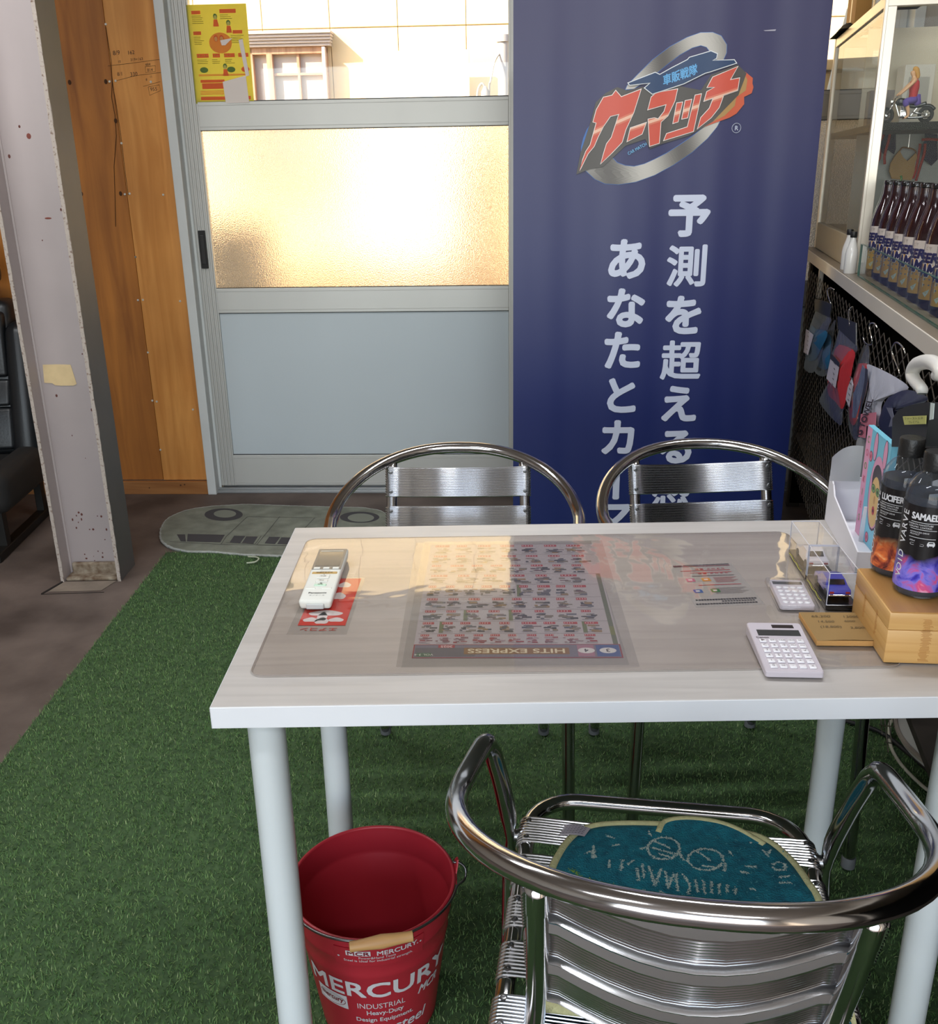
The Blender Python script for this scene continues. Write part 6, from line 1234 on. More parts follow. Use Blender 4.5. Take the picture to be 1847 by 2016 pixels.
# lettering wrapped round the pail, facing the camera
AZ = math.radians(-84.5)
def BC(a, z, d=.0007): r_ = br(z)+d; t = AZ+a/.118; return (r_*math.cos(t), r_*math.sin(t), z)
LG = rgb(196, 192, 194)
def bt(g, t, size, x0, z0, width=None, bold=.0, c=LG, shear=0., d=.0007):
    for k_ in range(5 if bold else 1):
        r_ = bold*size if k_ else 0; bt1(g, t, size, x0+r_*math.cos(PI/2*k_+.8), z0+r_*math.sin(PI/2*k_+.8), width, c, shear, d+.00004*k_)
def bt1(g, t, size, x0, z0, width=None, c=LG, shear=0., d=.0007):
    V, F = text_geo(t, size, 0.); xs = [p[0] for p in V]; k = width/(max(xs)-min(xs)) if width else 1
    # subdivide long faces so that they follow the curve
    bm = bmesh.new(); vs = [bm.verts.new((x*k+y*shear, y, 0)) for x, y in V]
    for q in F:
        try: bm.faces.new([vs[i] for i in q])
        except ValueError: pass
    for e in range(3):
        long_ = [e_ for e_ in bm.edges if e_.calc_length() > .010]
        if not long_: break
        bmesh.ops.subdivide_edges(bm, edges=long_, cuts=1); bmesh.ops.triangulate(bm, faces=[f_ for f_ in bm.faces if len(f_.verts) > 3])
    bm.verts.index_update(); W = [BC(x0+v.co.x, z0+v.co.y, d) for v in bm.verts]; FF = [[a.index for a in p.verts] for p in bm.faces]; bm.free(); g.add(W, FF, c)
g = G()
bt(g, 'MERCURY', .045, .004, .1405, .262, .03)
bt(g, 'INDUSTRIAL', .0165, .006, .1035, .082, 0)
bt(g, 'Heavy-Duty', .0135, .012, .0865, .064, .02); bt(g, 'Design Equipment.', .0125, .012, .0705, .103, .02)
bt(g, 'steel', .030, .062, .050, .062, .02, shear=.25)
# oval emblem plate left, slanted initials right
for x0, z0, w0, h0 in ((-.083, .105, .062, .030),):
    P_ = rrect(x0-w0/2, x0+w0/2, z0-h0/2, z0+h0/2, .001, 2)
    for k in range(12):
        a0, a1 = x0-w0/2+w0*k/12, x0-w0/2+w0*(k+1)/12; g.add([BC(a0, z0-h0/2), BC(a1, z0-h0/2), BC(a1, z0+h0/2), BC(a0, z0+h0/2)], [(0, 1, 2, 3)], LG)
    g.poly([(x0+w0*.45*math.cos(a), z0+h0*.40*math.sin(a)) for a in np.linspace(0, 2*PI, 29)[:-1]], lambda a, b: BC(a, b, .0010), rgb(120, 34, 44)); g.poly([(x0+w0*.42*math.cos(a), z0+h0*.35*math.sin(a)) for a in np.linspace(0, 2*PI, 29)[:-1]], lambda a, b: BC(a, b, .0013), LG)
    bt(g, 'mercury', .0145, x0, z0, .046, .02, rgb(120, 34, 44), .1, .0016)
bt(g, 'MCR', .024, .098, .108, .046, .03, LG, .35)
g.obj('lettering', paint('bucket_ink', .4), bk, recalc=False)
# riveted name plate
g = G(); x0, x1, z0, z1 = -.058, .074, .1985, .2345
N = 14
for k in range(N):
    a0, a1 = x0+(x1-x0)*k/N, x0+(x1-x0)*(k+1)/N
    v = [BC(a, z, d) for a in (a0, a1) for z in (z0, z1) for d in (.0003, .0022)]
    g.add(v, [(1, 3, 7, 5), (0, 1, 5, 4), (2, 6, 7, 3)]+([(0, 2, 3, 1)] if k == 0 else [])+([(4, 5, 7, 6)] if k == N-1 else []))
pp = g.obj('name_plate', m_red, bk)
g = G()
for a in (-.053, .069): g.lathe([(.0001, 0)]+[(0.0019, .0001)], 8, o=(0, 0, 0), cap=False) if False else None
bt(g, 'MERCURY.', .0125, .034, .2255, .060, .03, d=.003)
for k, (a0, a1) in enumerate(((-.040, -.005),)):
    for j in range(4): q0, q1 = a0+(a1-a0)*j/4, a0+(a1-a0)*(j+1)/4; g.add([BC(q0, .2205, .0028), BC(q1, .2205, .0028), BC(q1, .2305, .0028), BC(q0, .2305, .0028)], [(0, 1, 2, 3)], LG)
bt(g, 'MCR', .0105, -.0225, .2255, .031, .03, rgb(120, 34, 44), d=.0032)
bt(g, 'Power&Hand Tools', .0068, .004, .2165, .052, .0, d=.003); bt(g, 'Steel is ideal for industrial strength.', .0066, .006, .2095, .100, .0, d=.003)
for a in (-.0515, .0685): g.poly([(a+.0017*math.cos(t), .2165+(.006 if a > 0 else 0)+.0017*math.sin(t)) for t in np.linspace(0, 2*PI, 9)[:-1]], lambda x, y: BC(x, y, .003), LG)
g.obj('plate_lettering', paint('bucket_ink', .4), pp, recalc=False)

# ================================================================== display shelf along the right side
SA = math.radians(-12.487); SE = Vector((1.1434, .7136, 0))
def sthing(name, label, cat, loc=(0, 0, 0), rz=0., group=None):
    o = thing(name, label, cat, group=group); M_ = Matrix.Translation(SE) @ Matrix.Rotation(SA, 4, 'Z') @ Matrix.Translation(Vector(loc)) @ Matrix.Rotation(rz, 4, 'Z')
    o.matrix_world = M_; return o
sh = sthing('display_shelf', 'long white edged display shelf receding along the right wall', 'shelf')
m_top = mat('shelf_top', rgb(128, 116, 102), .35, var=.15, vscale=5); m_front = mat('shelf_front', rgb(206, 198, 186), .45, var=.05, vscale=4)
g = G(); g.bbox(.001, .62, -1.3, 2.16, 1.005, 1.035, .001); g.obj('board', m_top, sh)
g = G(); g.bbox(-.002, .002, -1.3, 2.16, .997, 1.0335, .0012); g.obj('front_edge', m_front, sh, label='off-white front edging')
for y in (1.72,):
    g = G(); g.bbox(.004, .02, y-.014, y+.006, .895, 1.004, .004); g.bbox(.004, .2, y-.006, y, .985, 1.004, .002); g.obj('bracket', m_front, sh)
g = G(); g.bbox(.30, .33, -1.3, 2.13, 0.02, 1.004, .002); g.obj('back_board', mat('black_board', rgb(12, 11, 10), .9, spec=.05), sh)
g = G(); g.bbox(.03, .30, 2.09, 2.10, .02, 1.004, .001); g.obj('light_block_board', mat('black_board', rgb(12, 11, 10), .9, spec=.05), sh)  # added black board closing the far end to keep light out
for y in (2.12, -1.28):
    g = G(); g.bbox(.02, .07, y-.02, y+.02, 0, 1.004, .003); g.obj('leg', mat('dark_timber', rgb(50, 42, 34), .8), sh)
g = G(); g.bbox(.03, .30, -1.25, 2.10, .30, .32, .002); g.obj('lower_board', mat('dark_timber', rgb(50, 42, 34), .8), sh)

# expanded metal mesh hanging below the front edge
ms = sthing('mesh_panel', 'brown grey expanded metal mesh hung under the edge of the display shelf', 'mesh')
g = G(); MW, MH, y0, y1, z0, z1 = .064, .037, -.10, 1.98, .24, .972
ny, nz = int((y1-y0)/MW), int((z1-z0)/MH); rad = .0011
def strand(ya, za, yb, zb):
    d = Vector((0, yb-ya, zb-za)).normalized(); n_ = Vector((0, -d.z, d.y))*rad; h = Vector((rad*.8, 0, 0)); A, Bv = Vector((0, ya, za)), Vector((0, yb, zb))
    g.add([A-n_-h, A+n_-h, A+n_+h, A-n_+h, Bv-n_-h, Bv+n_-h, Bv+n_+h, Bv-n_+h], [(0, 1, 5, 4), (1, 2, 6, 5), (2, 3, 7, 6), (3, 0, 4, 7)])
# zigzag top, two families of slanted strands
K = 2
for i in range(-nz-1, ny+1):
    for fam in (0, 1):
        ya = y0+i*MW; za = z1
        if fam == 0:
            yb = ya+(z1-z0)*MW/MH; zb = z0
        else:
            yb = ya-(z1-z0)*MW/MH; zb = z0; 
        t0 = 0.; t1 = 1.
        for lim, sgn in ((y0, 1), (y1, -1)):
            a, b = sgn*(ya-lim), sgn*(yb-lim)
            if a < 0 and b < 0: t0 = 2; break
            if a < 0: t0 = max(t0, a/(a-b))
            if b < 0: t1 = min(t1, a/(a-b))
        if t0 < t1: strand(ya+(yb-ya)*t0, za+(zb-za)*t0, ya+(yb-ya)*t1, za+(zb-za)*t1)
for i in range(ny, ny+nz+1):
    ya = y0+i*MW; yb = ya-(z1-z0)*MW/MH
    if yb < y1: t = (ya-y1)/(ya-yb); strand(y1, z1+(z0-z1)*t, yb, z0)
g.obj('strands', mat('mesh_brown', rgb(78, 70, 60), .5, .3), ms, kind='stuff')
S1_ = lambda x: (lambda a, b: (x, a, b))
m_hook = chrome('hook_wire', rgb(210, 206, 200), .2)
for k, P in enumerate(D['hooks']):
    lb_ = ('double bent wire hook holding the white and pink towel bag', 'bent wire hook above the second red pack', 'bent wire hook above the blue packs', 'bent wire hook above the first red pack')[k]
    o = sthing('wire_hook', lb_, 'hook'); g = G(); g.tube(smooth_path([(-.018-.006*math.sin(i_*.7), a, b) for i_, (a, b) in enumerate(P)], 4), .0017, 6); g.obj('wire', m_hook, o, smooth=180)

m_film = clear('clear_bag_film', (.90, .90, .90), rough=.12, gl=1.5, haze=.05); m_hd = mat('black_header_card', rgb(20, 20, 20), .4)
def pack(g_, pts, x, th, m, nm, parent, puffy=0.):
    g = G(); g.poly(pts, S1_(x), thick=(th, 0, 0)); return g.obj(nm, m, parent)
def pillow(pts, x, depth, m, nm, parent, rings=6, ws=.0):
    """soft cushion-like body bulging out of the outline"""
    g = G(); n = len(pts); P = [tuple(p)[:2] for p in smooth_path([(a, b, 0) for a, b in pts+[pts[0]]], 4)][:-1]; n = len(P)
    cx_, cz_ = sum(p[0] for p in P)/n, sum(p[1] for p in P)/n; v = []; f = []
    rr_ = random.Random(int(abs(cx_)*1000))
    for k in range(rings+1):
        s = 1-k/rings*.999
        for i, (a, b) in enumerate(P):
            w_ = 1+.12*math.sin(a*70+b*50); v.append((x-depth*math.sin((k/rings)*PI/2)*w_, cx_+(a-cx_)*s, cz_+(b-cz_)*s))
    for k in range(rings):
        for i in range(n): f.append((k*n+i, k*n+(i+1) % n, (k+1)*n+(i+1) % n, (k+1)*n+i))
    f.append([i for i in range(n)]); g.add(v, f); return g.obj(nm, m, parent, smooth=50)
m_redt = mat('red_towel', rgb(196, 34, 44), .8, var=.15, vscale=14, bump=.4, bscale=60); m_bluet = mat('blue_towel', rgb(18, 96, 136), .8, var=.2, vscale=14, bump=.4, bscale=60); m_lab = mat('pack_label', rgb(190, 184, 196), .6)
def towelpack(label, d, x, body, nm='towel_pack'):
    o = sthing(nm, label, 'packet')
    if 'head' in d: pack(None, d['head'], x, .003, m_hd, 'header_card', o)
    pillow(d['body'], x, .010, body, 'folded_towel', o)
    pillow(d['clear'], x+.003, .0145, m_film, 'clear_bag', o)
    if 'label' in d:
        l_ = pack(None, d['label'], x-.0135, .001, m_lab, 'paper_label', o); g = G(); P = d['label']; c0 = (sum(p[0] for p in P)/len(P), sum(p[1] for p in P)/len(P))
        rr_ = random.Random(3)
        for q in range(7): 
            zz = c0[1]-.05+.014*q; g.add([(x-.0142, c0[0]-.018, zz), (x-.0142, c0[0]+.02*rr_.random(), zz), (x-.0142, c0[0]+.02*rr_.random(), zz+.003), (x-.0142, c0[0]-.018, zz+.003)], [(0, 1, 2, 3)], rgb(90, 86, 92))
        g.obj('label_print', m_print, l_, recalc=False)
    if 'black' in d: pack(None, d['black'], x-.0145, .001, m_hd, 'black_print', o)
    return o
towelpack('clear bag with a blue cloth hanging beside the banner edge', D['bag_blue'], -.024, m_bluet)
towelpack('second clear bag with a blue cloth behind the first one', D['bag_blue2'], -.008, m_bluet)
towelpack('clear bag with a red cloth and white label hanging from the mesh', D['bag_red'], -.024, m_redt)
towelpack('narrow clear bag with a red cloth between the wide red one and the towel bag', D['bag_red2'], -.012, m_redt)
tw = sthing('towel_bag', 'white and pink bag lettered TOWEL hanging under the display shelf', 'packet'); d = D['towel']
pillow(d['body'], -.044, .007, mat('towel_bag_white', rgb(186, 188, 202), .4, bump=.6, bscale=20, dist=.006), 'bag', tw); pack(None, d['silver'], -.0525, .001, mat('silver_foil', rgb(160, 170, 186), .22, .7, bump=.8, bscale=25, dist=.006), 'silver_side', tw); pack(None, d['pink'], -.054, .0006, mat('bag_pink', rgb(206, 120, 140), .45), 'pink_panel', tw); pack(None, d['navy'], -.055, .0006, mat('bag_navy', rgb(24, 26, 50), .45), 'navy_stripe', tw); pillow(d['lower'], -.034, .007, mat('grey_pouch', rgb(150, 152, 156), .5), 'lower_flap', tw)
g = G(); q0, q1, q2 = [Vector(p) for p in d['text']]
def TM(x, y): p = q0+(q1-q0)*(x/.205+.5)+(q2-q0)*(y/.028+.5); return (-.0565, p.x, p.y)
put_text(g, 'G TOWEL', .040, TM, rgb(34, 22, 40), bold=.03, width=.205)
g.obj('lettering', m_print, tw, recalc=False)
nb = sthing('navy_bag', 'dark navy bag with grey lettering hanging behind the handwritten jug', 'packet'); pillow(D['navybag']['body'], -.062, .009, mat('navy_vinyl', rgb(22, 22, 42), .25, bump=.3, bscale=15, dist=.005), 'bag', nb); pack(None, D['navybag']['art'], -.0745, .0006, mat('grey_ink', rgb(96, 98, 116), .4), 'printed_mark', nb)
jg = sthing('oil_jug', 'glossy black jug with a yellow handwritten tag hanging under the shelf', 'jug'); pack(None, D['jug']['body'], -.125, .05, mat('jug_black', rgb(12, 15, 14), .45, spec=.25), 'body', jg); tg = pack(None, D['jug']['tag'], -.1315, .0006, mat('yellow_tag', rgb(176, 178, 104), .7), 'tag', jg, ); pack(None, D['jug']['white'], -.1315, .0006, mat('jug_white_strip', rgb(196, 210, 206), .5), 'white_strip', jg)
T_ = D['jug']['tag']; cc = (sum(p[0] for p in T_)/4, sum(p[1] for p in T_)/4); g = G()
t0, t1, t2, t3 = [Vector(p) for p in T_]
def TG(x, y): u_, v_ = x+.5, .5-y; p = t0*(1-u_)*(1-v_)+t1*u_*(1-v_)+t2*u_*v_+t3*(1-u_)*v_; return (-.1325, p.x, p.y)
put_text(g, 'ファーストルネ', .34, lambda x, y: TG(x, y+.2), rgb(30, 34, 20), width=.82); put_text(g, 'プレミアム', .34, lambda x, y: TG(x, y-.22), rgb(30, 34, 20), width=.5); g.obj('tag_writing', m_print, tg, recalc=False)
wh = sthing('white_hook', 'thick white plastic hook hanging on the mesh at the right edge', 'hook'); g = G(); g.tube(smooth_path([(-.08, a, b) for a, b in D['whitehook']], 5), [.0075+.004*math.sin(PI*i/50) for i in range((len(D['whitehook'])-1)*5+1)], 14); g.obj('hook', mat('white_plastic', rgb(222, 220, 214), .3), wh, smooth=180)

# ------------------------------------------------------------------ glass cabinet standing on the shelf
m_cab = mat('cabinet_aluminium', rgb(214, 206, 192), .3, .55, var=.05); m_cg = clear('cabinet_glass', (.92, .94, .92), rough=.01, gl=1.22)
cbn = sthing('glass_cabinet', 'glass display cabinet with pale metal frame standing on the shelf', 'cabinet')
X0, X1, Y0, Y1, Z0, ZT = .035, .50, 1.165, 2.14, 1.036, 1.752
for x, y in ((X0, Y0), (X1, Y0), (X0, Y1), (X1, Y1)):
    g = G(); g.bbox(x-.003 if x == X0 else x-.03, x+.027 if x == X0 else x, y-.002 if y == Y0 else y-.025, y+.025 if y == Y0 else y, Z0, ZT, .002); g.bbox(x-.0045 if x == X0 else x-.031, x+.004 if x == X0 else x-.02, y-.004 if y == Y0 else y-.02, y+.01 if y == Y0 else y, Z0, ZT, .001); g.obj('post', m_cab, cbn)
for nm, b_ in (('rail', (X0, X1, Y0-.003, Y0+.02, ZT-.03, ZT)), ('rail', (X0-.003, X0+.02, Y0, Y1, ZT-.03, ZT)), ('rail', (X0, X1, Y1-.02, Y1, ZT-.03, ZT)), ('rail', (X0-.003, X0+.018, Y0, Y1, Z0, Z0+.092)), ('rail', (X0, X1, Y0-.003, Y0+.018, Z0, Z0+.03))):
    g = G(); g.bbox(*b_, .002); g.obj(nm, m_cab if b_[5] > 1.2 else mat('cabinet_plinth', rgb(128, 124, 114), .5), cbn)
g = G(); g.bbox(X0+.02, X1-.002, Y0+.02, Y1-.02, Z0+.0, Z0+.086, .001); g.obj('plinth', mat('plinth_dark', rgb(52, 48, 42), .5), cbn)
g = G(); g.add([(X0+.003, Y0+.026, Z0+.092), (X0+.003, Y1-.026, Z0+.092), (X0+.003, Y1-.026, ZT-.03), (X0+.003, Y0+.026, ZT-.03)], [(0, 1, 2, 3)]); g.obj('side_glass', m_cg, cbn)
g = G(); g.add([(X0+.028, Y0+.003, Z0+.03), (X1-.03, Y0+.003, Z0+.03), (X1-.03, Y0+.003, ZT-.03), (X0+.028, Y0+.003, ZT-.03)], [(0, 1, 2, 3)]); g.obj('front_glass', m_cg, cbn)
g = G(); g.bbox(X0+.012, X1-.01, Y0+.012, Y1-.012, 1.418, 1.438, .001); g.obj('glass_shelf', mat('dark_shelf_glass', rgb(16, 16, 15), .5, spec=.2), cbn, label='dark middle shelf')
g = G(); g.box(X1-.012, X1-.006, Y0+.01, Y1-.01, Z0+.09, ZT-.02); g.obj('back_panel', mat('cabinet_backing', rgb(206, 196, 178), .35, var=.06, vscale=3), cbn)
g = G(); g.box(X0+.03, X1-.012, Y0+.46, Y0+.466, Z0+.09, 1.418); g.obj('divider', mat('cabinet_divider', rgb(146, 146, 140), .4), cbn)
g = G(); g.box(X0+.03, X1-.012, Y0+.46, Y0+.466, 1.438, ZT-.03); g.obj('divider', mat('cabinet_cream', rgb(222, 210, 184), .4), cbn)
# boxes on top
for (x, y, w_, d_, h_, c, l_) in ((.11, 1.95, .12, .2, .14, rgb(190, 140, 70), 'brown carton on top of the glass cabinet, nearest the banner'), (.10, 1.62, .06, .08, .2, rgb(220, 214, 200), 'white box on top of the glass cabinet, in the middle'), (.12, 1.42, .10, .12, .2, rgb(70, 84, 110), 'blue grey box on top of the glass cabinet corner')):
    o = sthing('carton', l_, 'box', (x, y, ZT+.001)); g = G(); g.bbox(-w_/2, w_/2, -d_/2, d_/2, 0, h_, .002); g.obj('carton', mat('carton_%d' % int(y*100), c, .7, var=.1), o); g = G(); g.box(-w_/2-.0005, w_/2+.0005, -.012, .012, .0, h_+.0006); g.obj('packing_tape', mat('packing_tape', rgb(200, 170, 120), .3), o)
o = sthing('black_cloth', 'crumpled black cloth on top of the glass cabinet by the banner', 'cloth', (.06, 2.0, ZT)); g = G(); g.grid(14, 14, lambda u_, v_: (-.05+.1*u_, -.16+.3*v_, max(.0005, .028*math.sin(PI*u_)*math.sin(PI*v_)*(1+.5*math.sin(u_*17+v_*9))))); g.obj('cloth', mat('black_fabric', rgb(24, 20, 18), .9), o, smooth=180)

# motorcycle model with a small rider figure on the middle shelf
mc = sthing('toy_motorcycle', 'black toy motorcycle on the middle shelf of the glass cabinet', 'toy motorcycle', (.135, 1.265, 1.438))
m_mb = mat('moto_black', rgb(20, 20, 22), .25, coat=.5); m_mc = chrome('moto_chrome', rgb(210, 210, 210), .2)
for x in (-.052, .052):
    g = G(); g.tube([(x+.0165*math.cos(a), 0, .0215+.0165*math.sin(a)) for a in np.linspace(0, 2*PI, 25)[:-1]], .0052, 8, closed=True); w0 = g.obj('tyre', m_tyre, mc, smooth=180)
    g = G()
    for k in range(8): a = 2*PI*k/8; g.tube([(x, 0, .0215), (x+.0125*math.cos(a), 0, .0215+.0125*math.sin(a))], .0008, 4)
    g.tube([(x+.0125*math.cos(a), 0, .0215+.0125*math.sin(a)) for a in np.linspace(0, 2*PI, 17)[:-1]], .0011, 5, closed=True); g.tube([(x, -.006, .0215), (x, .006, .0215)], .0028, 8); g.obj('spoke_wheel', m_mc, w0)
g = G(); g.tube(smooth_path([(-.03, 0, .052), (-.018, 0, .056), (-.002, 0, .053), (.004, 0, .047)], 4), [.005, .007, .009, .010, .0105, .0105, .010, .009, .009, .008, .007, .006, .005], 10); g.obj('fuel_tank', m_mb, mc, smooth=180)
g = G(); g.tube(smooth_path([(.002, 0, .047), (.018, 0, .044), (.036, 0, .046), (.05, 0, .05)], 4), .006, 8); g.tube(smooth_path([(.04, 0, .044), (.06, 0, .044), (.074, 0, .034)], 4), .005, 8); g.obj('saddle', m_mb, mc, smooth=180)
g = G()
for s in (-1, 1): g.tube([(-.052, s*.006, .0215), (-.034, s*.006, .058)], .0016, 6); g.tube([(.052, s*.006, .0215), (.016, s*.006, .028)], .0016, 6); g.tube(smooth_path([(-.012, s*.008, .02), (.01, s*.010, .014), (.06, s*.010, .016)], 3), .0028, 6)
g.tube(smooth_path([(-.03, -.022, .068), (-.034, -.012, .066), (-.034, 0, .06), (-.034, .012, .066), (-.03, .022, .068)], 3), .0013, 6); g.obj('fork_and_bars', m_mc, mc, smooth=180)
g = G(); g.lathe([(.0001, -.004), (.006, -.003), (.007, .002), (.0001, .004)], 12, o=(-.041, 0, .056), axis='x', cap=False); g.obj('headlamp', m_mc, mc, smooth=60)
g = G(); g.bbox(-.018, .012, -.009, .009, .014, .034, .003); g.tube([(-.004, 0, .03), (-.010, 0, .046)], .006, 8); g.tube([(-.03, 0, .05), (-.018, 0, .02), (.012, 0, .018), (.03, 0, .044)], .0018, 6); g.obj('engine', m_mc, mc, smooth=40)
rd = sthing('rider_figurine', 'small rider figurine in red top and purple trousers on the toy motorcycle', 'figurine', (.135, 1.265, 1.438))
m_sk = mat('doll_skin', rgb(206, 160, 120), .6)
def skin(name, verts, edges, radii, m, parent):
    me = bpy.data.meshes.new(name); me.from_pydata(verts, edges, []); o = bpy.data.objects.new(name, me); COL.objects.link(o); o.parent = parent
    sk = o.modifiers.new('s', 'SKIN')
    for i, r in enumerate(radii): me.skin_vertices[0].data[i].radius = (r, r)
    me.skin_vertices[0].data[0].use_root = True
    su = o.modifiers.new('u', 'SUBSURF'); su.levels = 2; su.render_levels = 2; me.materials.append(m); o.modifiers['s'].use_smooth_shade = True
    return o
V_ = [(.018, 0, .056), (.016, 0, .075), (.012, 0, .095), (.010, 0, .112), (.008, 0, .120), (.005, 0, .128), (.004, 0, .136), (.010, .016, .108), (-.010, .02, .088), (-.028, .019, .072), (.010, -.016, .108), (-.010, -.02, .088), (-.028, -.019, .072), (-.006, .013, .056), (.002, .014, .034), (.004, .014, .018), (-.006, .014, .012), (-.006, -.013, .056), (.002, -.014, .034), (.004, -.014, .018), (-.006, -.014, .012)]
Ed = [(0, 1), (1, 2), (2, 3), (3, 4), (4, 5), (5, 6), (3, 7), (7, 8), (8, 9), (3, 10), (10, 11), (11, 12), (0, 13), (13, 14), (14, 15), (15, 16), (0, 17), (17, 18), (18, 19), (19, 20)]
Ra = [.010, .009, .011, .009, .0042, .0075, .0068, .0055, .0042, .003, .0055, .0042, .003, .0068, .005, .0036, .003, .0068, .005, .0036, .003]
skin('body', V_, Ed, Ra, m_sk, rd)
g = G(); g.lathe([(.0112, .060), (.0112, .078), (.0135, .092), (.012, .106), (.0055, .115)], 18, o=(.013, 0, 0), sy=1.25); g.obj('red_top', mat('doll_red', rgb(176, 36, 38), .7), rd, smooth=60)
g = G()
for s in (-1, 1): g.tube(smooth_path([(.019, s*.004, .062), (.006, s*.010, .058), (-.007, s*.0135, .055), (-.003, s*.014, .044)], 3), [.0105, .0102, .010, .0098, .009, .0088, .0085, .008, .0075, .0072], 10)
g.tube([(.024, 0, .074), (.026, 0, .05), (.028, 0, .046)], [.008, .0105, .009], 10); g.obj('trousers', mat('doll_purple', rgb(84, 60, 140), .7), rd, smooth=180)
g = G(); g.tube(smooth_path([(.004, 0, .1385), (.0115, 0, .138), (.016, 0, .130), (.019, 0, .121), (.018, 0, .114)], 3), [.004, .006, .0075, .008, .008, .0075, .007, .0065, .006, .0055, .005, .004, .003], 10); g.obj('hair', mat('doll_blond', rgb(190, 140, 66), .7), rd, smooth=180)
# pale statues and papers behind, on the same shelf
for i_, (x, y, h_, w_, c, l_) in enumerate(((.10, 1.50, .10, .07, rgb(120, 110, 104), 'grey box on the middle cabinet shelf behind the toy motorcycle'), (.20, 1.54, .17, .09, rgb(206, 200, 186), 'tall pale box on the middle cabinet shelf behind the rider'), (.33, 1.42, .20, .06, rgb(226, 218, 200), 'white upright box on the middle cabinet shelf at the right'))):
    o = sthing('model_box', l_, 'box', (x, y, 1.4385), .2*i_); g = G(); g.bbox(-w_/2, w_/2, -.03, .03, 0, h_, .002); g.obj('carton', mat('model_box_%d' % i_, c, .6, var=.1), o); g = G(); g.box(-w_/2*.7, w_/2*.7, -.0306, -.03, h_*.2, h_*.8); g.obj('window_print', mat('model_print_%d' % i_, tuple(k*.6 for k in c), .5), o)
# small garments and bag hanging in the lower compartment
Fp = lambda y: (lambda a, b: (a, y, b))
m_navy = mat('navy_cloth', rgb(52, 48, 66), .85, var=.15, vscale=40); m_rs = mat('red_cord', rgb(150, 40, 26), .8); m_tan = mat('tan_canvas', rgb(166, 132, 82), .85, var=.1, vscale=25)
for nm, l_, vk, sk_ in (('vest', 'navy miniature vest with red sash hanging at the left of the cabinet', 'vest1', 'sash1'), ('vest', 'navy miniature vest with long red cords hanging at the right of the cabinet', 'vest2', 'sash2')):
    o = sthing(nm, l_, 'garment'); g = G(); g.poly(D[vk], Fp(1.60), thick=(0, -.006, 0)); g.obj('cloth', m_navy, o)
    for P in D[sk_]: g = G(); g.tube(smooth_path([(a, 1.588, b) for a, b in P], 4), .0042, 6); g.obj('sash', m_rs, o, smooth=180)
    g = G(); x_ = sum(p[0] for p in D[vk])/len(D[vk]); g.tube([(x_, 1.595, 1.40), (x_, 1.6, 1.4175)], .0012, 6); g.obj('cord', m_rs, o)
o = sthing('canvas_bag', 'beige miniature canvas bag hanging behind the beer bottles', 'bag'); g = G(); g.poly(D['bagbeige'], Fp(1.60), thick=(0, -.014, 0)); g.obj('bag', m_tan, o)
g = G(); g.tube(smooth_path([(a, 1.592, b) for a, b in D['baghandle'][0]], 4), .0024, 6); g.obj('handle', mat('bag_handle_brown', rgb(120, 88, 52), .7), o, smooth=180)
x_ = D['baghandle'][0][2][0]; g = G(); g.tube([(x_, 1.592, D['baghandle'][0][2][1]), (x_, 1.592, 1.4175)], .001, 6); g.obj('cord', m_hook, o)
# dark toy with green parts at the foot of the cabinet
o = sthing('green_toy', 'small green and black toy half hidden behind the beer bottles', 'toy', (.0, 0, 0)); gx = sum(p[0] for p in D['greentoy'])/len(D['greentoy']); gz = 1.24
m_gn = mat('toy_green', rgb(44, 108, 30), .5)
g = G(); g.lathe([(.0001, -.018), (.012, -.014), (.017, 0), (.013, .013), (.0001, .018)], 16, o=(gx, 1.32, 1.262), cap=False); g.tube(smooth_path([(gx, 1.32, 1.278), (gx+.004, 1.32, 1.29), (gx+.001, 1.32, 1.298)], 3), .003, 6); g.obj('head', m_gn, o, smooth=60)
g = G(); g.lathe([(.014, 0), (.022, .02), (.024, .06), (.016, .10), (.009, .115)], 16, o=(gx-.012, 1.325, 1.123)); g.obj('body', mat('toy_black', rgb(20, 20, 26), .5), o, smooth=60)
g = G()
for dx in (-.02, .002): g.tube(smooth_path([(gx-.008+dx, 1.30, 1.215), (gx-.02+dx, 1.292, 1.18), (gx-.014+dx, 1.288, 1.15), (gx-.02+dx, 1.285, 1.125)], 3), .0075, 8)
g.obj('limbs', m_gn, o, smooth=180)

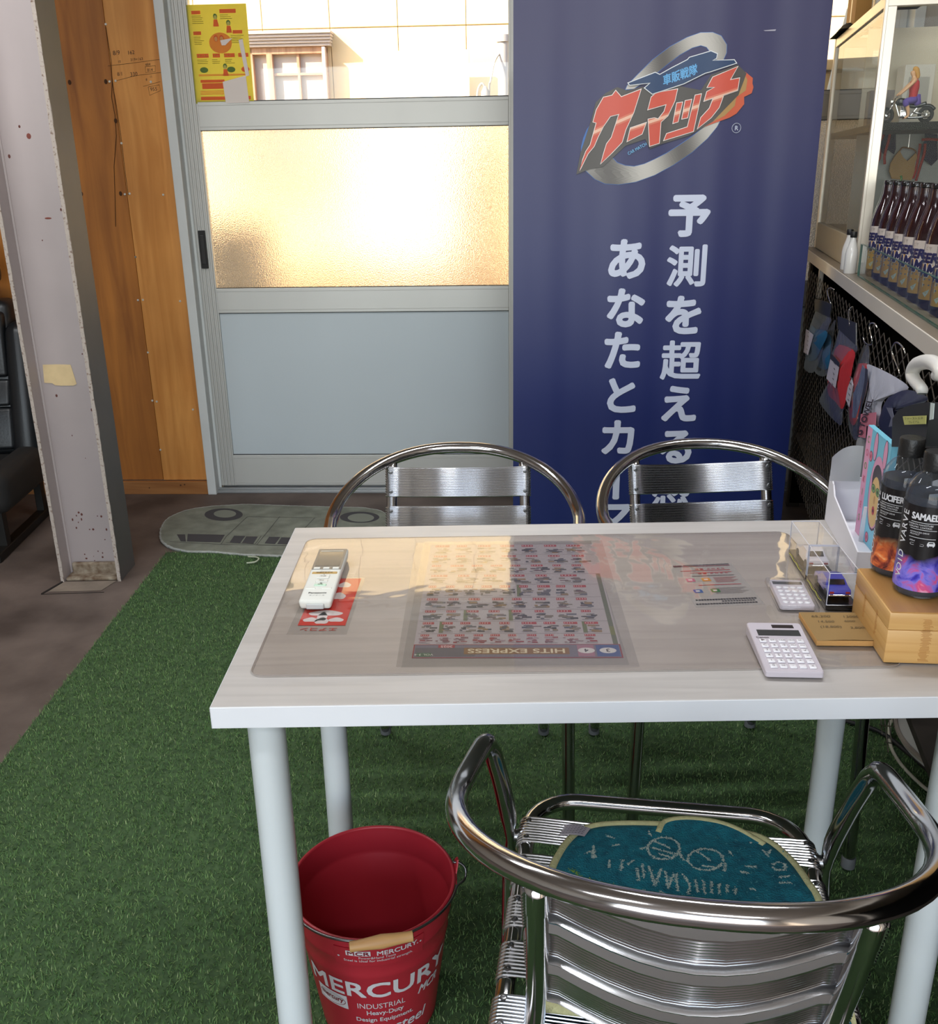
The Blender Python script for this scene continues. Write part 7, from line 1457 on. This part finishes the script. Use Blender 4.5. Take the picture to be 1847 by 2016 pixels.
# ------------------------------------------------------------------ beer bottles
m_bg = mat('brown_bottle_glass', rgb(38, 16, 20), .12, spec=.6, coat=.4); m_sleeve2 = clear('bottle_wrap', (.96, .95, .97), rough=.07, gl=1.35, haze=.0)
def beer():
    t = thing('beer_bottle', 'brown beer bottle', 'bottle', group='beer bottles in a row on the shelf')
    g = G(); g.lathe([(.0001, .003), (.032, .0), (.0355, .004), (.0355, .135), (.034, .152), (.027, .178), (.019, .20), (.0145, .22), (.0135, .238), (.0135, .246)], 28, cap=False); g.obj('glass_body', m_bg, t, smooth=60)
    g = G(); g.lathe([(.0135, .243), (.0152, .245), (.0152, .251), (.0138, .254), (.0001, .2545)], 22, cap=False); g.obj('crown_cap', m_blk, t, smooth=40)
    R_ = .0359; AZ_ = -PI/2+.17 if False else -PI*.975
    C = lambda a, b, d=0: ((R_+d)*math.cos(AZ_+a/R_), (R_+d)*math.sin(AZ_+a/R_), b)
    WHT = rgb(206, 196, 184); YL = rgb(216, 160, 60); NV = rgb(34, 34, 84)
    g = G()
    for k in range(24):
        a0, a1 = -.075+.15*k/24, -.075+.15*(k+1)/24
        g.add([C(a0, .022), C(a1, .022), C(a1, .136), C(a0, .136)], [(0, 1, 2, 3)], WHT)
        g.add([C(a0, .022, .0003), C(a1, .022, .0003), C(a1, .094 if (k//2) % 2 else .098, .0003), C(a0, .094 if (k//2) % 2 else .098, .0003)], [(0, 1, 2, 3)], YL)
    put_text(g, 'BEER', .027, lambda a, b: C(a, .108+b, .0012), NV, bold=.05, width=.060, shear=.2); put_text(g, 'DAM', .034, lambda a, b: C(a, .083+b, .0012), rgb(236, 230, 220), bold=.09, width=.056, shear=.2); put_text(g, 'DAM', .034, lambda a, b: C(a, .083+b, .0016), NV, bold=.05, width=.054, shear=.2)
    put_text(g, 'ビヤ', .009, lambda a, b: C(a+.005, .128+b, .0008), rgb(150, 140, 130))
    for x0 in (-.018, .012):
        for z0, h in ((.060, .008), (.048, .009)):
            g.add([C(x0-.012, z0, .0006), C(x0+.012, z0, .0006), C(x0+.012, z0+h, .0006), C(x0-.012, z0+h, .0006)], [(0, 1, 2, 3)], rgb(190, 210, 214))
            g.add([C(x0-.009, z0+h*.4, .0009), C(x0+.007, z0+h*.4, .0009), C(x0+.007, z0+h*.7, .0009), C(x0-.009, z0+h*.7, .0009)], [(0, 1, 2, 3)], rgb(90, 110, 130))
    g.poly([(.004, .036), (.012, .040), (.020, .045), (.018, .037), (.012, .028), (.008, .032)], lambda a, b: C(a, b, .0008), rgb(200, 212, 200))
    lb_ = g.obj('label', m_print, t, recalc=False)
    g = G(); n = 40; prof = [(.0375, .006), (.0378, .06), (.0376, .138), (.036, .155), (.029, .18), (.0215, .202), (.0175, .222), (.0170, .243)]; v = []
    rr_ = random.Random(9)
    for (r, z) in prof:
        for k in range(n): a = 2*PI*k/n; q = r*(1+.035*math.sin(a*5+z*30)+.02*math.sin(a*11-z*50)); v.append((q*math.cos(a), q*math.sin(a), z))
    g.add(v, [(i*n+k, i*n+(k+1) % n, (i+1)*n+(k+1) % n, (i+1)*n+k) for i in range(len(prof)-1) for k in range(n)]); g.obj('plastic_wrap', m_sleeve2, t, smooth=30, label='crinkled clear plastic wrap')
    return t
b0_ = beer()
ords = ('farthest beer bottle of the row, next to the cabinet post', 'second beer bottle from the cabinet post', 'third beer bottle from the cabinet post', 'fourth beer bottle from the cabinet post', 'fifth beer bottle from the cabinet post', 'sixth beer bottle from the cabinet post', 'seventh beer bottle from the cabinet post, cut by the photo edge', 'nearest beer bottle, only its label showing at the photo edge')
for k, y in enumerate((1.085, .968, .862, .753, .640, .526, .412, .298)):
    t = b0_ if k == 0 else copy_tree(b0_)
    t.matrix_world = Matrix.Translation(SE) @ Matrix.Rotation(SA, 4, 'Z') @ Matrix.Translation(Vector((.084, y, 1.0352))) @ Matrix.Rotation(math.radians(12.5+random.uniform(-4, 4)), 4, 'Z')
    t['label'] = ords[k]
# low glass guard on the shelf front
gp_ = sthing('glass_guard', 'low green edged glass pane standing in front of the beer bottles', 'glass pane')
g = G(); g.add([(.0305, -.5, 1.0355), (.0305, 1.085, 1.0355), (.0305, 1.085, 1.122), (.0305, -.5, 1.122)], [(0, 1, 2, 3)]); g.obj('pane', clear('guard_glass', (.74, .84, .80), rough=.02, gl=1.4), gp_)
m_ge = mat('green_glass_edge', rgb(42, 84, 72), .2)
g = G(); g.box(.0275, .0335, -.5, 1.086, 1.122, 1.1232); g.box(.0275, .0335, -.5, 1.086, 1.0352, 1.0385); g.box(.0275, .0335, 1.085, 1.0864, 1.0355, 1.122); g.obj('edge', m_ge, gp_, label='green cut glass edge')
# small white bottles with black caps
m_wb = mat('milky_glass', rgb(214, 212, 208), .2, coat=.6); m_tg = clear('clear_bottle', (.9, .92, .9), rough=.03, gl=1.5, haze=.25)
for x, y, s, l_, m in ((.006+.018, 1.292-.02, 1., 'small white bottle with black cap, leftmost on the shelf', m_wb), (.014+.004, 1.180-.02, 1., 'small white bottle with black cap, half behind the glass guard', m_wb), (.075, 1.235-.06, 1.25, 'clear bottle with a black stopper by the cabinet post', m_tg)):
    if m is m_tg: x, y, s = .07, 1.138, 1.2
    o = sthing('small_bottle', l_, 'bottle', (x, y, 1.0353)); k = s
    g = G(); g.lathe([(.0001, .001), (.016*k, 0), (.0175*k, .003), (.0175*k, .052*k), (.0155*k, .066*k), (.010*k, .084*k), (.0075*k, .094*k), (.0075*k, .104*k)], 24, cap=False); g.obj('body', m, o, smooth=60)
    g = G(); g.lathe([(.0088*k, .100*k), (.0095*k, .101*k), (.0095*k, .114*k), (.0085*k, .116*k), (.0001, .116*k)], 20, cap=False); g.obj('cap', m_cap, o, smooth=40)
# white drum on the floor under the shelf, and cables
o = thing('white_drum', 'large white round tub on the floor under the display shelf', 'tub', (1.585, .975, .0)); g = G(); g.lathe([(.0001, .012), (.236, .010), (.246, .016), (.249, .030), (.246, .036), (.252, .30), (.255, .48), (.262, .49), (.262, .50), (.25, .505), (.24, .50), (.235, .05), (.0001, .04)], 64, cap=False); g.obj('body', mat('tub_white', rgb(190, 188, 184), .5, var=.08, vscale=5), o, smooth=50)
g = G(); g.lathe([(.2475, .0275), (.2545, .029), (.2545, .037), (.2475, .0385)], 64, cap=False); g.obj('rim', mat('tub_rim', rgb(150, 140, 128), .6), o, smooth=40)
g = G(); g.tube(smooth_path([(1.40, 1.16, .012), (1.362, 1.085, .030), (1.335, 1.06, .034), (1.3246, 1.032, .014), (1.3111, .982, .008), (1.308, .909, .008), (1.3252, .818, .009), (1.37, .74, .01), (1.45, .68, .01)], 6), .0042, 8)
tag(g.obj('white_cable', mat('cable_cream', rgb(176, 172, 156), .6), smooth=180), 'off-white cable curling on the turf beside the white tub', 'cable')
g = G(); g.tube(smooth_path([(1.15, 1.18, .010), (1.24, 1.11, .012), (1.31, 1.05, .014), (1.345, .95, .010), (1.37, .86, .009), (1.42, .78, .01)], 6), .0055, 8)
tag(g.obj('black_cable', mat('cable_black', rgb(14, 14, 14), .6), smooth=180), 'black cable lying along the white tub on the turf', 'cable')
